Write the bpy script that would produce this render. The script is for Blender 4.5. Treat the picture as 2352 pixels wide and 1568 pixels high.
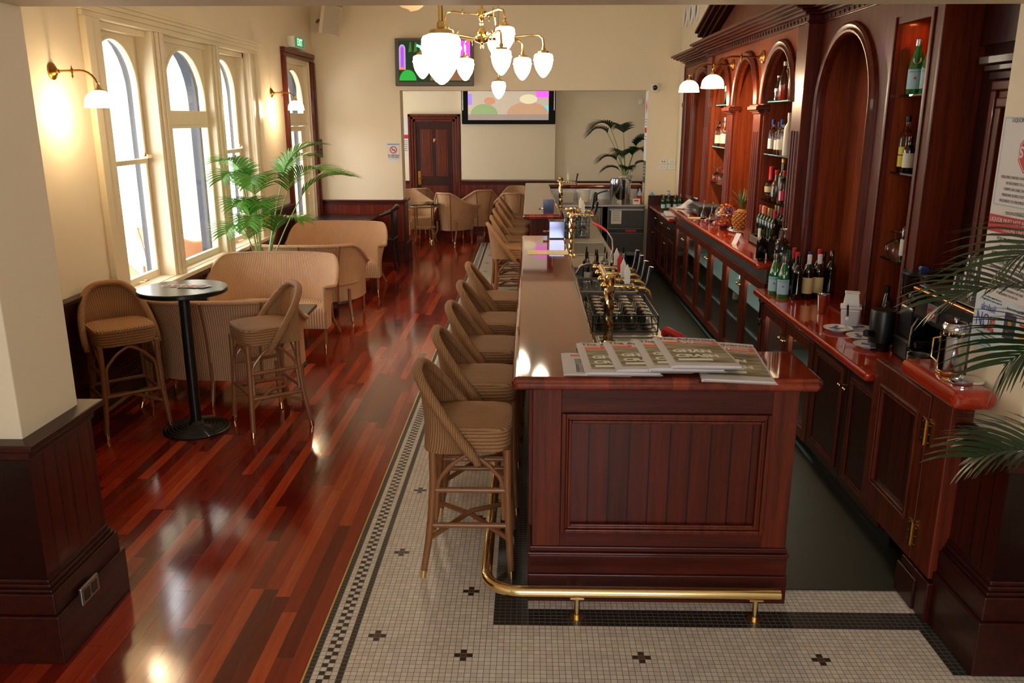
import bpy, bmesh, math, random
from mathutils import Vector, Matrix
random.seed(7)
PI = math.pi
scene = bpy.context.scene
COL = scene.collection
for o in list(bpy.data.objects):
    bpy.data.objects.remove(o)

# ------------------------------------------------------------------ camera
cam_d = bpy.data.cameras.new('camera')
cam = bpy.data.objects.new('camera', cam_d)
COL.objects.link(cam)
cam.location = (0, 0, 2.15)
cam.rotation_euler = (math.radians(90 - 15.03), 0, math.radians(1.19))
cam_d.sensor_width = 36
cam_d.lens = 36 * 1907 / 2352
cam_d.clip_start = 0.05
cam_d.clip_end = 200
scene.camera = cam
# ------------------------------------------------------------------ view and world
vs = scene.view_settings
vs.view_transform = 'Standard'
vs.look = 'None'
vs.gamma = 1
vs.exposure = 0.3
vs.use_curve_mapping = False
world = bpy.data.worlds.new('world')
scene.world = world
world.use_nodes = True
wn = world.node_tree.nodes
bg = wn['Background']
bg.inputs[0].default_value = (0.97, 0.98, 1.0, 1)
bg.inputs[1].default_value = 7.0


def area_light(name, loc, rot, sx, sy, power, color=(1, 1, 1), portal=False):
    d = bpy.data.lights.new(name, 'AREA')
    d.shape = 'RECTANGLE'
    d.size = sx
    d.size_y = sy
    d.energy = power
    d.color = color
    o = bpy.data.objects.new(name, d)
    COL.objects.link(o)
    o.location = loc
    o.rotation_euler = rot
    if portal:
        d.cycles.is_portal = True
    return o


# portals: they only help the renderer find the sky through the openings
for (py, sy, sz, pz) in ((6.98, .85, 2.0, 1.8), (8.17, 1.05, 2.0, 1.8), (9.36, .85, 2.0, 1.8), (12.0, .95, 2.1, 1.8)):
    area_light('window_portal', (-3.52, py, pz), (0, math.radians(-90), 0), sz, sy, 1, portal=True)
area_light('window_portal', (-4.22, 14.75, 1.95), (0, math.radians(-90), 0), 2.1, 2.3, 1, portal=True)  # unseen side opening of the room beyond, added to brighten its walls
area_light('window_portal', (0, -3.45, 2.3), (math.radians(90), 0, 0), 3.2, 1.8, 1, portal=True)  # unseen opening behind the camera, added to light the foreground


# ------------------------------------------------------------------ materials
def lin(c):
    def f(v):
        v /= 255.0
        return v / 12.92 if v <= 0.04045 else ((v + 0.055) / 1.055) ** 2.4
    return (f(c[0]), f(c[1]), f(c[2]), 1)


class NT:
    def __init__(s, name):
        s.m = bpy.data.materials.new(name)
        s.m.use_nodes = True
        s.t = s.m.node_tree
        s.b = s.t.nodes['Principled BSDF']

    def n(s, ty, **kw):
        x = s.t.nodes.new(ty)
        for k, v in kw.items():
            setattr(x, k, v)
        return x

    def l(s, a, b):
        s.t.links.new(a, b)

    def val(s, sock, v):
        if isinstance(v, bpy.types.NodeSocket):
            s.l(v, sock)
        else:
            sock.default_value = v

    def math(s, op, a, b=0.0, c=None):
        x = s.n('ShaderNodeMath', operation=op)
        s.val(x.inputs[0], a)
        s.val(x.inputs[1], b)
        if c is not None:
            s.val(x.inputs[2], c)
        return x.outputs[0]

    def mix(s, f, a, b, ty='MIX'):
        x = s.n('ShaderNodeMix', data_type='RGBA', blend_type=ty)
        s.val(x.inputs[0], f)
        s.val(x.inputs[6], a)
        s.val(x.inputs[7], b)
        return x.outputs[2]

    def ramp(s, f, stops):
        x = s.n('ShaderNodeValToRGB')
        e = x.color_ramp.elements
        while len(e) < len(stops):
            e.new(0.5)
        for i, (p, c) in enumerate(stops):
            e[i].position = p
            e[i].color = c
        s.l(f, x.inputs[0])
        return x.outputs[0]

    def coord(s, kind='Object'):
        return s.n('ShaderNodeTexCoord').outputs[kind]

    def mapping(s, v, scale=(1, 1, 1), rot=(0, 0, 0)):
        x = s.n('ShaderNodeMapping')
        s.l(v, x.inputs[0])
        x.inputs['Scale'].default_value = scale
        x.inputs['Rotation'].default_value = rot
        return x.outputs[0]

    def noise(s, v, scale, detail=3, rough=.5):
        x = s.n('ShaderNodeTexNoise')
        s.l(v, x.inputs['Vector'])
        x.inputs['Scale'].default_value = scale
        x.inputs['Detail'].default_value = detail
        x.inputs['Roughness'].default_value = rough
        return x.outputs[0]

    def bump(s, h, st, dist=.01):
        x = s.n('ShaderNodeBump')
        s.l(h, x.inputs['Height'])
        x.inputs['Strength'].default_value = st
        x.inputs['Distance'].default_value = dist
        s.l(x.outputs[0], s.b.inputs['Normal'])

    def set(s, **kw):
        for k, v in kw.items():
            s.val(s.b.inputs[k.replace('_', ' ')], v)
        return s


def plain(name, c, rough=.5, metal=0.0, coat=0.0, var=0.0, spec=.5, scale=9):
    m = NT(name)
    base = lin(c)
    v = m.coord()
    nz = m.noise(v, scale, 3)
    dark = tuple(x * (1 - var) for x in base[:3]) + (1,)
    m.set(Base_Color=m.mix(nz, dark, base), Roughness=rough, Metallic=metal)
    m.b.inputs['Coat Weight'].default_value = coat
    m.b.inputs['Coat Roughness'].default_value = .05
    m.b.inputs['Specular IOR Level'].default_value = spec
    return m.m


def wood(name, c1, c2, axis='Z', rough=.40, coat=.12, fine=1.0):
    m = NT(name)
    v = m.coord()
    sc = {'X': (1.2, 22, 22), 'Y': (22, 1.2, 22), 'Z': (22, 22, 1.2)}[axis]
    a = m.noise(m.mapping(v, tuple(k * fine for k in sc)), 1.6, 5, .6)
    b = m.noise(m.mapping(v, tuple(k * 5 * fine for k in sc)), 2.0, 2, .5)
    f = m.math('ADD', m.math('MULTIPLY', a, .75), m.math('MULTIPLY', b, .25))
    col = m.ramp(f, [(.32, lin(c1)), (.68, lin(c2))])
    m.set(Base_Color=col, Roughness=rough)
    m.b.inputs['Coat Weight'].default_value = coat
    m.b.inputs['Coat Roughness'].default_value = .06
    m.b.inputs['Specular IOR Level'].default_value = .26
    m.bump(f, .05, .002)
    return m.m


def boards(name, c1, c2, axis, w, rough=.3):
    """tongue and groove boards standing upright; axis = 'X' or 'Y' across the boards"""
    m = NT(name)
    v = m.coord()
    sep = m.n('ShaderNodeSeparateXYZ')
    m.l(v, sep.inputs[0])
    x = m.math('DIVIDE', sep.outputs[axis], w)
    fr = m.math('FRACT', x)
    ix = m.math('FLOOR', x)
    wnz = m.n('ShaderNodeTexWhiteNoise', noise_dimensions='1D')
    m.l(ix, wnz.inputs['W'])
    a = m.noise(m.mapping(v, (22, 22, 1.2)), 1.6, 5, .6)
    f = m.math('ADD', m.math('MULTIPLY', a, .8), m.math('MULTIPLY', wnz.outputs[0], .2))
    col = m.ramp(f, [(.25, lin(c1)), (.75, lin(c2))])
    g = m.math('LESS_THAN', m.math('ABSOLUTE', m.math('SUBTRACT', fr, .5)), .46)
    m.set(Base_Color=m.mix(g, tuple(k * .45 for k in lin(c1)[:3]) + (1,), col), Roughness=rough)
    m.b.inputs['Coat Weight'].default_value = .15
    m.b.inputs['Specular IOR Level'].default_value = .3
    m.bump(g, .5, .004)
    return m.m


def glossy_metal(name, c, rough=.15, var=.0):
    m = NT(name)
    m.set(Base_Color=lin(c), Metallic=1.0, Roughness=rough)
    if var:
        v = m.coord()
        nz = m.noise(m.mapping(v, (3, 3, 60)), 3, 2)
        m.set(Roughness=m.math('ADD', m.math('MULTIPLY', nz, var), rough))
    return m.m


def glass(name, c, rough=0.0, ior=1.45, alpha=1.0):
    m = NT(name)
    m.set(Base_Color=lin(c), Roughness=rough, IOR=ior)
    m.b.inputs['Transmission Weight'].default_value = 1.0
    return m.m


def emit(name, c, st):
    m = NT(name)
    m.set(Base_Color=lin(c), Roughness=.4)
    m.b.inputs['Emission Color'].default_value = lin(c)
    m.b.inputs['Emission Strength'].default_value = st
    return m.m


def pane(name):
    """thin flat window glass: mostly clear with a weak reflection"""
    m = NT(name)
    t = m.n('ShaderNodeBsdfTransparent')
    g = m.n('ShaderNodeBsdfGlossy')
    g.inputs['Roughness'].default_value = .02
    lw = m.n('ShaderNodeLayerWeight')
    fc = m.math('ADD', m.math('MULTIPLY', m.math('POWER', lw.outputs['Facing'], 5.0), .9), .03)
    mx = m.n('ShaderNodeMixShader')
    m.l(fc, mx.inputs[0])
    m.l(t.outputs[0], mx.inputs[1])
    m.l(g.outputs[0], mx.inputs[2])
    m.l(mx.outputs[0], m.t.nodes['Material Output'].inputs[0])
    return m.m


def wicker(name, c1, c2, freq=42.0):
    m = NT(name)
    uv = m.coord('UV')
    sep = m.n('ShaderNodeSeparateXYZ')
    m.l(uv, sep.inputs[0])
    u, v = sep.outputs[0], sep.outputs[1]
    rib = m.math('ABSOLUTE', m.math('SINE', m.math('MULTIPLY', u, PI * freq)))
    odd = m.math('MULTIPLY', m.math('FLOOR', m.math('MULTIPLY', u, freq)), .5)
    wv = m.math('ABSOLUTE', m.math('SINE', m.math('MULTIPLY', m.math('ADD', m.math('MULTIPLY', v, 130.0), odd), PI)))
    h = m.math('ADD', m.math('MULTIPLY', rib, .7), m.math('MULTIPLY', wv, .3))
    nz = m.noise(m.coord(), 7, 4)
    f = m.math('ADD', m.math('MULTIPLY', h, .85), m.math('MULTIPLY', nz, .2))
    m.set(Base_Color=m.ramp(f, [(.08, lin(c1)), (.72, lin(c2))]), Roughness=.62)
    m.b.inputs['Specular IOR Level'].default_value = .3
    m.bump(h, .9, .004)
    return m.m


def plaster(name, c):
    m = NT(name)
    v = m.coord()
    nz = m.noise(v, 1.3, 4)
    f2 = m.noise(v, 160, 2)
    base = lin(c)
    m.set(Base_Color=m.mix(nz, tuple(k * .93 for k in base[:3]) + (1,), base), Roughness=.62)
    m.bump(f2, .08, .003)
    return m.m


def floor_wood():
    m = NT('jarrah_floorboards')
    v = m.coord()
    sep = m.n('ShaderNodeSeparateXYZ')
    m.l(v, sep.inputs[0])
    x = m.math('DIVIDE', sep.outputs[0], .069)
    ix = m.math('FLOOR', x)
    fx = m.math('FRACT', x)
    w1 = m.n('ShaderNodeTexWhiteNoise', noise_dimensions='1D')
    m.l(ix, w1.inputs['W'])
    y = m.math('ADD', m.math('DIVIDE', sep.outputs[1], 1.15), m.math('MULTIPLY', w1.outputs[0], 9.0))
    iy = m.math('FLOOR', y)
    fy = m.math('FRACT', y)
    cb = m.n('ShaderNodeCombineXYZ')
    m.l(ix, cb.inputs[0])
    m.l(iy, cb.inputs[1])
    w2 = m.n('ShaderNodeTexWhiteNoise', noise_dimensions='2D')
    m.l(cb.outputs[0], w2.inputs['Vector'])
    off = m.n('ShaderNodeVectorMath', operation='ADD')
    m.l(v, off.inputs[0])
    sc = m.n('ShaderNodeVectorMath', operation='SCALE')
    m.l(w2.outputs[1], sc.inputs[0])
    sc.inputs['Scale'].default_value = 7
    m.l(sc.outputs[0], off.inputs[1])
    g = m.noise(m.mapping(off.outputs[0], (26, 1.8, 26)), 1.5, 5, .62)
    f = m.math('ADD', m.math('MULTIPLY', w2.outputs[0], .66), m.math('MULTIPLY', g, .4))
    col = m.ramp(f, [(.05, lin((66, 12, 8))), (.38, lin((112, 26, 13))), (.7, lin((152, 46, 20))), (1.0, lin((196, 88, 44)))])
    e1 = m.math('GREATER_THAN', m.math('ABSOLUTE', m.math('SUBTRACT', fx, .5)), .482)
    e2 = m.math('GREATER_THAN', m.math('ABSOLUTE', m.math('SUBTRACT', fy, .5)), .4985)
    gap = m.math('MAXIMUM', e1, e2)
    col = m.mix(m.math('MULTIPLY', gap, .55), col, lin((28, 8, 6)))
    rn = m.noise(m.mapping(v, (3, 3, 3)), 2.0, 4)
    m.set(Base_Color=col, Roughness=m.math('ADD', m.math('MULTIPLY', rn, .10), .07))
    m.b.inputs['Specular IOR Level'].default_value = .62
    h = m.math('ADD', m.math('MULTIPLY', gap, -.5), m.math('ADD', m.math('MULTIPLY', w2.outputs[0], .06), m.math('MULTIPLY', m.noise(m.mapping(off.outputs[0], (9, 3, 9)), 1.2, 2), .30)))
    m.bump(h, .10, .004)
    return m.m


TM = .0254  # one floor tile with its joint


def tile_mat():
    m = NT('white_mosaic_tile')
    v = m.coord()
    sep = m.n('ShaderNodeSeparateXYZ')
    m.l(v, sep.inputs[0])
    x = m.math('DIVIDE', m.math('ADD', sep.outputs[0], .886), TM)
    y = m.math('DIVIDE', sep.outputs[1], TM)
    ex = m.math('GREATER_THAN', m.math('ABSOLUTE', m.math('SUBTRACT', m.math('FRACT', x), .5)), .455)
    ey = m.math('GREATER_THAN', m.math('ABSOLUTE', m.math('SUBTRACT', m.math('FRACT', y), .5)), .455)
    gap = m.math('MAXIMUM', ex, ey)
    cb = m.n('ShaderNodeCombineXYZ')
    m.l(m.math('FLOOR', x), cb.inputs[0])
    m.l(m.math('FLOOR', y), cb.inputs[1])
    w = m.n('ShaderNodeTexWhiteNoise', noise_dimensions='2D')
    m.l(cb.outputs[0], w.inputs['Vector'])
    big = m.noise(v, 1.2, 4)
    f = m.math('ADD', m.math('MULTIPLY', w.outputs[0], .5), m.math('MULTIPLY', big, .6))
    col = m.ramp(f, [(.1, lin((196, 184, 172))), (.9, lin((226, 216, 204)))])
    m.set(Base_Color=m.mix(gap, col, lin((112, 96, 86))), Roughness=.3)
    m.bump(gap, .15, .002)
    return m.m


def bar_boards(name):
    m = NT(name)
    v = m.coord()
    sep = m.n('ShaderNodeSeparateXYZ')
    m.l(v, sep.inputs[0])
    cb = m.n('ShaderNodeCombineXYZ')
    m.l(m.math('FLOOR', m.math('DIVIDE', sep.outputs[0], .066)), cb.inputs[0])
    m.l(m.math('FLOOR', m.math('DIVIDE', sep.outputs[1], 1.9)), cb.inputs[1])
    w = m.n('ShaderNodeTexWhiteNoise', noise_dimensions='2D')
    m.l(cb.outputs[0], w.inputs['Vector'])
    a = m.noise(m.mapping(v, (14, .8, 14)), 1.6, 5, .6)
    f = m.math('ADD', m.math('MULTIPLY', a, .6), m.math('MULTIPLY', w.outputs[0], .4))
    m.set(Base_Color=m.ramp(f, [(.22, lin((70, 15, 8))), (.75, lin((140, 50, 25)))]), Roughness=.06)
    m.b.inputs['Coat Weight'].default_value = .5
    m.b.inputs['Coat Roughness'].default_value = .03
    return m.m


M = {}
M['wall'] = plaster('cream_plaster', (236, 222, 194))
M['trimcream'] = plain('cream_gloss_paint', (234, 220, 188), .35, coat=.2, var=.04)
M['ceil'] = plaster('ceiling_paint', (232, 226, 208))
M['wood'] = wood('mahogany', (60, 17, 7), (114, 42, 17))
M['woodX'] = wood('mahogany_across', (46, 10, 6), (90, 26, 13), 'X')
M['woodY'] = wood('mahogany_along', (52, 12, 7), (100, 32, 16), 'Y')
M['dark'] = wood('dark_mahogany', (32, 8, 5), (64, 18, 10))
M['darkY'] = wood('dark_mahogany_along', (34, 9, 6), (66, 20, 12), 'Y')
M['panelX'] = boards('mahogany_boards', (50, 11, 5), (92, 26, 11), 'X', .089)
M['panelY'] = boards('mahogany_wall_boards', (44, 11, 7), (80, 24, 13), 'Y', .089)
M['panel2'] = boards('wainscot_boards', (78, 22, 11), (122, 44, 24), 'X', .07)
M['orange'] = wood('back_bar_veneer', (104, 38, 13), (156, 70, 29))
M['top'] = bar_boards('polished_bar_top')
M['topX'] = wood('polished_bar_top_end', (84, 18, 10), (128, 40, 22), 'X', rough=.09, coat=1.0, fine=.55)
M['redtop'] = wood('polished_red_counter', (146, 28, 12), (192, 60, 26), 'Y', rough=.1, coat=1.0)
M['floor'] = floor_wood()
M['tile'] = tile_mat()
M['tiledark'] = plain('black_mosaic_tile', (44, 42, 40), .3, var=.3)
M['tilebrown'] = plain('brown_mosaic_tile', (104, 52, 30), .3, var=.3)
M['grout'] = plain('grout', (120, 110, 98), .8, var=.1)
M['mat'] = plain('black_green_rubber', (34, 36, 28), .55, var=.35, scale=30)
M['wick'] = wicker('wicker_natural', (86, 52, 32), (214, 168, 128), 54)
M['wicks'] = wicker('wicker_stool', (58, 34, 20), (170, 124, 82), 54)
M['cane'] = plain('cane_pole', (150, 98, 60), .35, coat=.25, var=.3, scale=14)
M['brass'] = glossy_metal('polished_brass', (244, 216, 156), .16)
M['brassd'] = glossy_metal('aged_brass', (170, 122, 60), .25)
M['chrome'] = glossy_metal('chrome', (196, 198, 204), .12)
M['mirror'] = glossy_metal('mirror_steel', (120, 126, 156), .16)
M['liner'] = plain('fridge_liner', (168, 190, 184), .4)
M['strip'] = emit('fridge_light', (200, 235, 225), 50.0)
M['steel'] = glossy_metal('brushed_steel', (170, 166, 160), .3, .15)
M['steeld'] = glossy_metal('dull_steel', (120, 118, 112), .38, .1)
M['black'] = plain('black_plastic', (16, 16, 17), .35)
M['blackwood'] = plain('black_painted_wood', (20, 18, 18), .3, coat=.3)
M['tabletop'] = plain('black_laminate', (26, 32, 32), .22)
M['iron'] = plain('cast_iron', (14, 16, 16), .38, coat=.2)
M['white'] = plain('white_plastic', (232, 230, 224), .4)
M['cream2'] = plain('cream_plastic', (214, 202, 178), .5)
M['paper'] = plain('paper', (226, 222, 222), .8, var=.05)
M['newspaper'] = plain('newsprint', (206, 200, 202), .85, var=.08)
M['ink'] = plain('ink_black', (30, 30, 34), .8)
M['red'] = plain('red_print', (196, 28, 38), .6)
M['blue'] = plain('blue_print', (60, 90, 170), .6)
M['lblue'] = plain('light_blue_print', (120, 180, 210), .6)
M['grey'] = plain('grey_plastic', (98, 94, 92), .5, var=.1)
M['shade'] = emit('lit_opal_glass', (255, 238, 208), 14)
M['shadew'] = emit('lit_opal_glass_dome', (255, 226, 184), 11)
M['glass'] = glass('clear_glass', (250, 252, 252))
M['pane'] = pane('window_glass')
M['shelf'] = glass('green_edged_glass', (150, 215, 190))
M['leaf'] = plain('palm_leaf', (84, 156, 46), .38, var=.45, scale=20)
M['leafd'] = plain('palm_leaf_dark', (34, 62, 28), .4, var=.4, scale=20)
M['stem'] = plain('palm_stem', (134, 160, 84), .45, var=.25)
M['pot'] = plain('glazed_pot', (206, 200, 186), .3)
M['render'] = plain('white_render', (238, 236, 226), .8)
M['stone'] = plain('blue_grey_stone', (70, 78, 92), .8, var=.4, scale=5)
for k in ('leaf', 'leafd'):
    M[k].node_tree.nodes['Principled BSDF'].inputs['Subsurface Weight'].default_value = 0.0


# ------------------------------------------------------------------ mesh builder
def wloc(o):
    v = Vector((0, 0, 0))
    while o is not None:
        v = v + o.location
        o = o.parent
    return v


class MB:
    def __init__(s):
        s.v, s.f, s.uv, s.mi = [], [], [], []
        s.cur = 0
        s.T = None

    def add(s, vs, fs, uvs=None):
        n = len(s.v)
        for p in vs:
            p = Vector(p)
            if s.T is not None:
                p = s.T @ p
            s.v.append(p)
        for i, f in enumerate(fs):
            s.f.append([n + k for k in f])
            s.uv.append(uvs[i] if uvs else None)
            s.mi.append(s.cur)
        return s

    def box(s, x0, x1, y0, y1, z0, z1):
        vs = [(x, y, z) for x in (x0, x1) for y in (y0, y1) for z in (z0, z1)]
        return s.add(vs, [(0, 1, 3, 2), (4, 6, 7, 5), (0, 4, 5, 1), (2, 3, 7, 6), (0, 2, 6, 4), (1, 5, 7, 3)])

    def cbox(s, c, d):
        return s.box(c[0] - d[0] / 2, c[0] + d[0] / 2, c[1] - d[1] / 2, c[1] + d[1] / 2, c[2] - d[2] / 2, c[2] + d[2] / 2)

    def prism(s, poly, axis, a, b):
        """poly in the two other axes in xyz order, extruded from a to b along axis"""
        def mk(p, t):
            if axis == 'X':
                return (t, p[0], p[1])
            if axis == 'Y':
                return (p[0], t, p[1])
            return (p[0], p[1], t)
        n = len(poly)
        vs = [mk(p, a) for p in poly] + [mk(p, b) for p in poly]
        fs = [(i, (i + 1) % n, n + (i + 1) % n, n + i) for i in range(n)]
        fs += [tuple(range(n))[::-1], tuple(range(n, 2 * n))]
        return s.add(vs, fs)

    def lathe(s, prof, c=(0, 0, 0), seg=24, flute=0.0, nf=8):
        vs, fs = [], []
        for (r, z) in prof:
            for i in range(seg):
                a = 2 * PI * i / seg
                rr = r * (1 + flute * math.cos(nf * a))
                vs.append((c[0] + rr * math.cos(a), c[1] + rr * math.sin(a), c[2] + z))
        for j in range(len(prof) - 1):
            for i in range(seg):
                k = (i + 1) % seg
                fs.append((j * seg + i, j * seg + k, (j + 1) * seg + k, (j + 1) * seg + i))
        if prof[0][0] > 1e-4:
            fs.append(tuple(range(seg))[::-1])
        if prof[-1][0] > 1e-4:
            fs.append(tuple(range((len(prof) - 1) * seg, len(prof) * seg)))
        return s.add(vs, fs)

    def cyl(s, c, r, z0, z1, seg=20):
        return s.lathe([(r, z0), (r, z1)], (c[0], c[1], 0), seg)

    def tube(s, pts, r, seg=8, closed=False):
        pts = [Vector(p) for p in pts]
        n = len(pts)
        rs = r if isinstance(r, (list, tuple)) else [r] * n
        vs, fs, uvs = [], [], []
        up = None
        L = 0.0
        Ls = []
        for i, p in enumerate(pts):
            a = pts[i - 1] if (i > 0 or closed) else p
            b = pts[(i + 1) % n] if (i < n - 1 or closed) else p
            t = (b - a).normalized()
            if up is None:
                up = Vector((0, 0, 1)) if abs(t.z) < .9 else Vector((1, 0, 0))
            sx = t.cross(up)
            if sx.length < 1e-6:
                sx = t.orthogonal()
            sx.normalize()
            up = sx.cross(t).normalized()
            if i:
                L += (p - pts[i - 1]).length
            Ls.append(L)
            for k in range(seg):
                an = 2 * PI * k / seg
                vs.append(p + (sx * math.cos(an) + up * math.sin(an)) * rs[i])
        rng = n if closed else n - 1
        for i in range(rng):
            j = (i + 1) % n
            for k in range(seg):
                m = (k + 1) % seg
                fs.append((i * seg + k, i * seg + m, j * seg + m, j * seg + k))
                u0, u1 = Ls[i], (Ls[j] if j else L + .02)
                v0, v1 = k * .02, (k + 1) * .02
                uvs.append([(u0 + v0, v0), (u0 + v1, v1), (u1 + v1, v1), (u1 + v0, v0)])
        if not closed:
            fs.append(tuple(range(seg))[::-1])
            fs.append(tuple(range((n - 1) * seg, n * seg)))
            uvs += [None, None]
        return s.add(vs, fs, uvs)

    def ball(s, c, r, seg=12, sz=1.0):
        prof = [(max(r * math.sin(PI * i / 8), 1e-5), -r * math.cos(PI * i / 8) * sz) for i in range(9)]
        return s.lathe(prof, c, seg)

    def sheet(s, P, nu, nv, th=0.0, uvf=None):
        """P(u,v) -> point, u,v in 0..1; a surface with an optional thickness"""
        vs, fs, uvs = [], [], []
        g = [[Vector(P(i / nu, j / nv)) for j in range(nv + 1)] for i in range(nu + 1)]

        def nrm(i, j):
            a = g[min(i + 1, nu)][j] - g[max(i - 1, 0)][j]
            b = g[i][min(j + 1, nv)] - g[i][max(j - 1, 0)]
            n = a.cross(b)
            return n.normalized() if n.length > 1e-9 else Vector((0, 0, 1))
        U = [0.0]
        for i in range(nu):
            U.append(U[-1] + (g[i + 1][nv] - g[i][nv]).length)
        V = [0.0]
        mi_ = nu // 2
        for j in range(nv):
            V.append(V[-1] + (g[mi_][j + 1] - g[mi_][j]).length)
        W = nv + 1
        for i in range(nu + 1):
            for j in range(nv + 1):
                vs.append(g[i][j])
        for i in range(nu):
            for j in range(nv):
                fs.append((i * W + j, (i + 1) * W + j, (i + 1) * W + j + 1, i * W + j + 1))
                uvs.append([(U[i], V[j]), (U[i + 1], V[j]), (U[i + 1], V[j + 1]), (U[i], V[j + 1])])
        if th:
            N = len(vs)
            for i in range(nu + 1):
                for j in range(nv + 1):
                    vs.append(g[i][j] - nrm(i, j) * th)
            for i in range(nu):
                for j in range(nv):
                    fs.append((N + i * W + j, N + i * W + j + 1, N + (i + 1) * W + j + 1, N + (i + 1) * W + j))
                    uvs.append([(U[i], V[j]), (U[i], V[j + 1]), (U[i + 1], V[j + 1]), (U[i + 1], V[j])])
            edge = [(i, 0) for i in range(nu + 1)] + [(nu, j) for j in range(1, nv + 1)] + [(i, nv) for i in range(nu - 1, -1, -1)] + [(0, j) for j in range(nv - 1, 0, -1)]
            for k in range(len(edge)):
                a = edge[k]
                b = edge[(k + 1) % len(edge)]
                ia, ib = a[0] * W + a[1], b[0] * W + b[1]
                fs.append((ib, ia, N + ia, N + ib))
                uvs.append(None)
        return s.add(vs, fs, uvs)

    def build(s, name, mat, parent=None, smooth=False, bevel=0.0, seg=2, subsurf=0):
        off = wloc(parent) if parent is not None else Vector((0, 0, 0))
        me = bpy.data.meshes.new(name)
        me.from_pydata([tuple(v - off) for v in s.v], [], s.f)
        mats = mat if isinstance(mat, (list, tuple)) else [mat]
        for m_ in mats:
            me.materials.append(m_)
        me.polygons.foreach_set('material_index', s.mi)
        uvl = me.uv_layers.new(name='UVMap')
        buf = []
        for pi, p in enumerate(me.polygons):
            u = s.uv[pi]
            if u is None:
                n = p.normal
                ax = max(range(3), key=lambda k: abs(n[k]))
                for vi in p.vertices:
                    co = me.vertices[vi].co
                    buf += {0: [co.y, co.z], 1: [co.x, co.z], 2: [co.y, co.x]}[ax]
            else:
                for q in u:
                    buf += [q[0], q[1]]
        uvl.data.foreach_set('uv', buf)
        bm = bmesh.new()
        bm.from_mesh(me)
        bmesh.ops.recalc_face_normals(bm, faces=bm.faces)
        bm.to_mesh(me)
        bm.free()
        if smooth:
            me.polygons.foreach_set('use_smooth', [True] * len(me.polygons))
            me.set_sharp_from_angle(angle=math.radians(38))
        o = bpy.data.objects.new(name, me)
        COL.objects.link(o)
        if parent is not None:
            o.parent = parent
        if bevel:
            b = o.modifiers.new('bevel', 'BEVEL')
            b.width = bevel
            b.segments = seg
            b.limit_method = 'ANGLE'
            b.angle_limit = math.radians(40)
            b.harden_normals = False
        return o


def tag(o, label, cat, group=None, kind=None):
    if label:
        o['label'] = label
    if cat:
        o['category'] = cat
    if group:
        o['group'] = group
    if kind:
        o['kind'] = kind
    return o


def thing(name, label, cat, loc=(0, 0, 0), group=None):
    o = bpy.data.objects.new(name, None)
    o.empty_display_size = .1
    COL.objects.link(o)
    o.location = loc
    return tag(o, label, cat, group)


def struct(o):
    o['kind'] = 'structure'
    return o


def dup(root, loc=None, rz=None, label=None, group=None):
    def cp(o, par):
        c = o.copy()
        COL.objects.link(c)
        if par is not None:
            c.parent = par
        for ch in list(o.children):
            cp(ch, c)
        return c
    r = cp(root, None)
    if loc is not None:
        r.location = loc
    if rz is not None:
        r.rotation_euler = (0, 0, rz)
    if label:
        r['label'] = label
    if group:
        r['group'] = group
    return r


class Placer:
    """the first placement moves the source thing itself, later ones copy it"""
    def __init__(s, root):
        s.root = root
        s.used = False

    def __call__(s, loc, rz=0, label=None, group=None):
        if not s.used:
            s.used = True
            s.src = s.root
            s.root.location = loc
            s.root.rotation_euler = (0, 0, rz)
            if label:
                s.root['label'] = label
            if group:
                s.root['group'] = group
            return s.root
        return dup(s.root, loc, rz, label, group)


def text(body, size, o, r, u, mat, parent, align='CENTER', ext=.0006, name='lettering', bold=0.0, sx=1.0, lift=.0008):
    c = bpy.data.curves.new('tmp', 'FONT')
    c.body = body
    c.size = size
    c.align_x = align
    c.align_y = 'CENTER'
    c.extrude = ext
    c.offset = bold
    c.resolution_u = 3
    t = bpy.data.objects.new('tmp', c)
    me = bpy.data.meshes.new_from_object(t)
    bpy.data.objects.remove(t)
    r = Vector(r).normalized()
    u = Vector(u).normalized()
    n = r.cross(u)
    off = wloc(parent) if parent is not None else Vector((0, 0, 0))
    o = Vector(o) - off + n * lift
    mt = Matrix(((r.x * sx, u.x, n.x, o.x), (r.y * sx, u.y, n.y, o.y), (r.z * sx, u.z, n.z, o.z), (0, 0, 0, 1)))
    me.transform(mt)
    me.materials.clear()
    me.materials.append(mat)
    me.name = name
    ob = bpy.data.objects.new(name, me)
    COL.objects.link(ob)
    ob.parent = parent
    return ob


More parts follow.
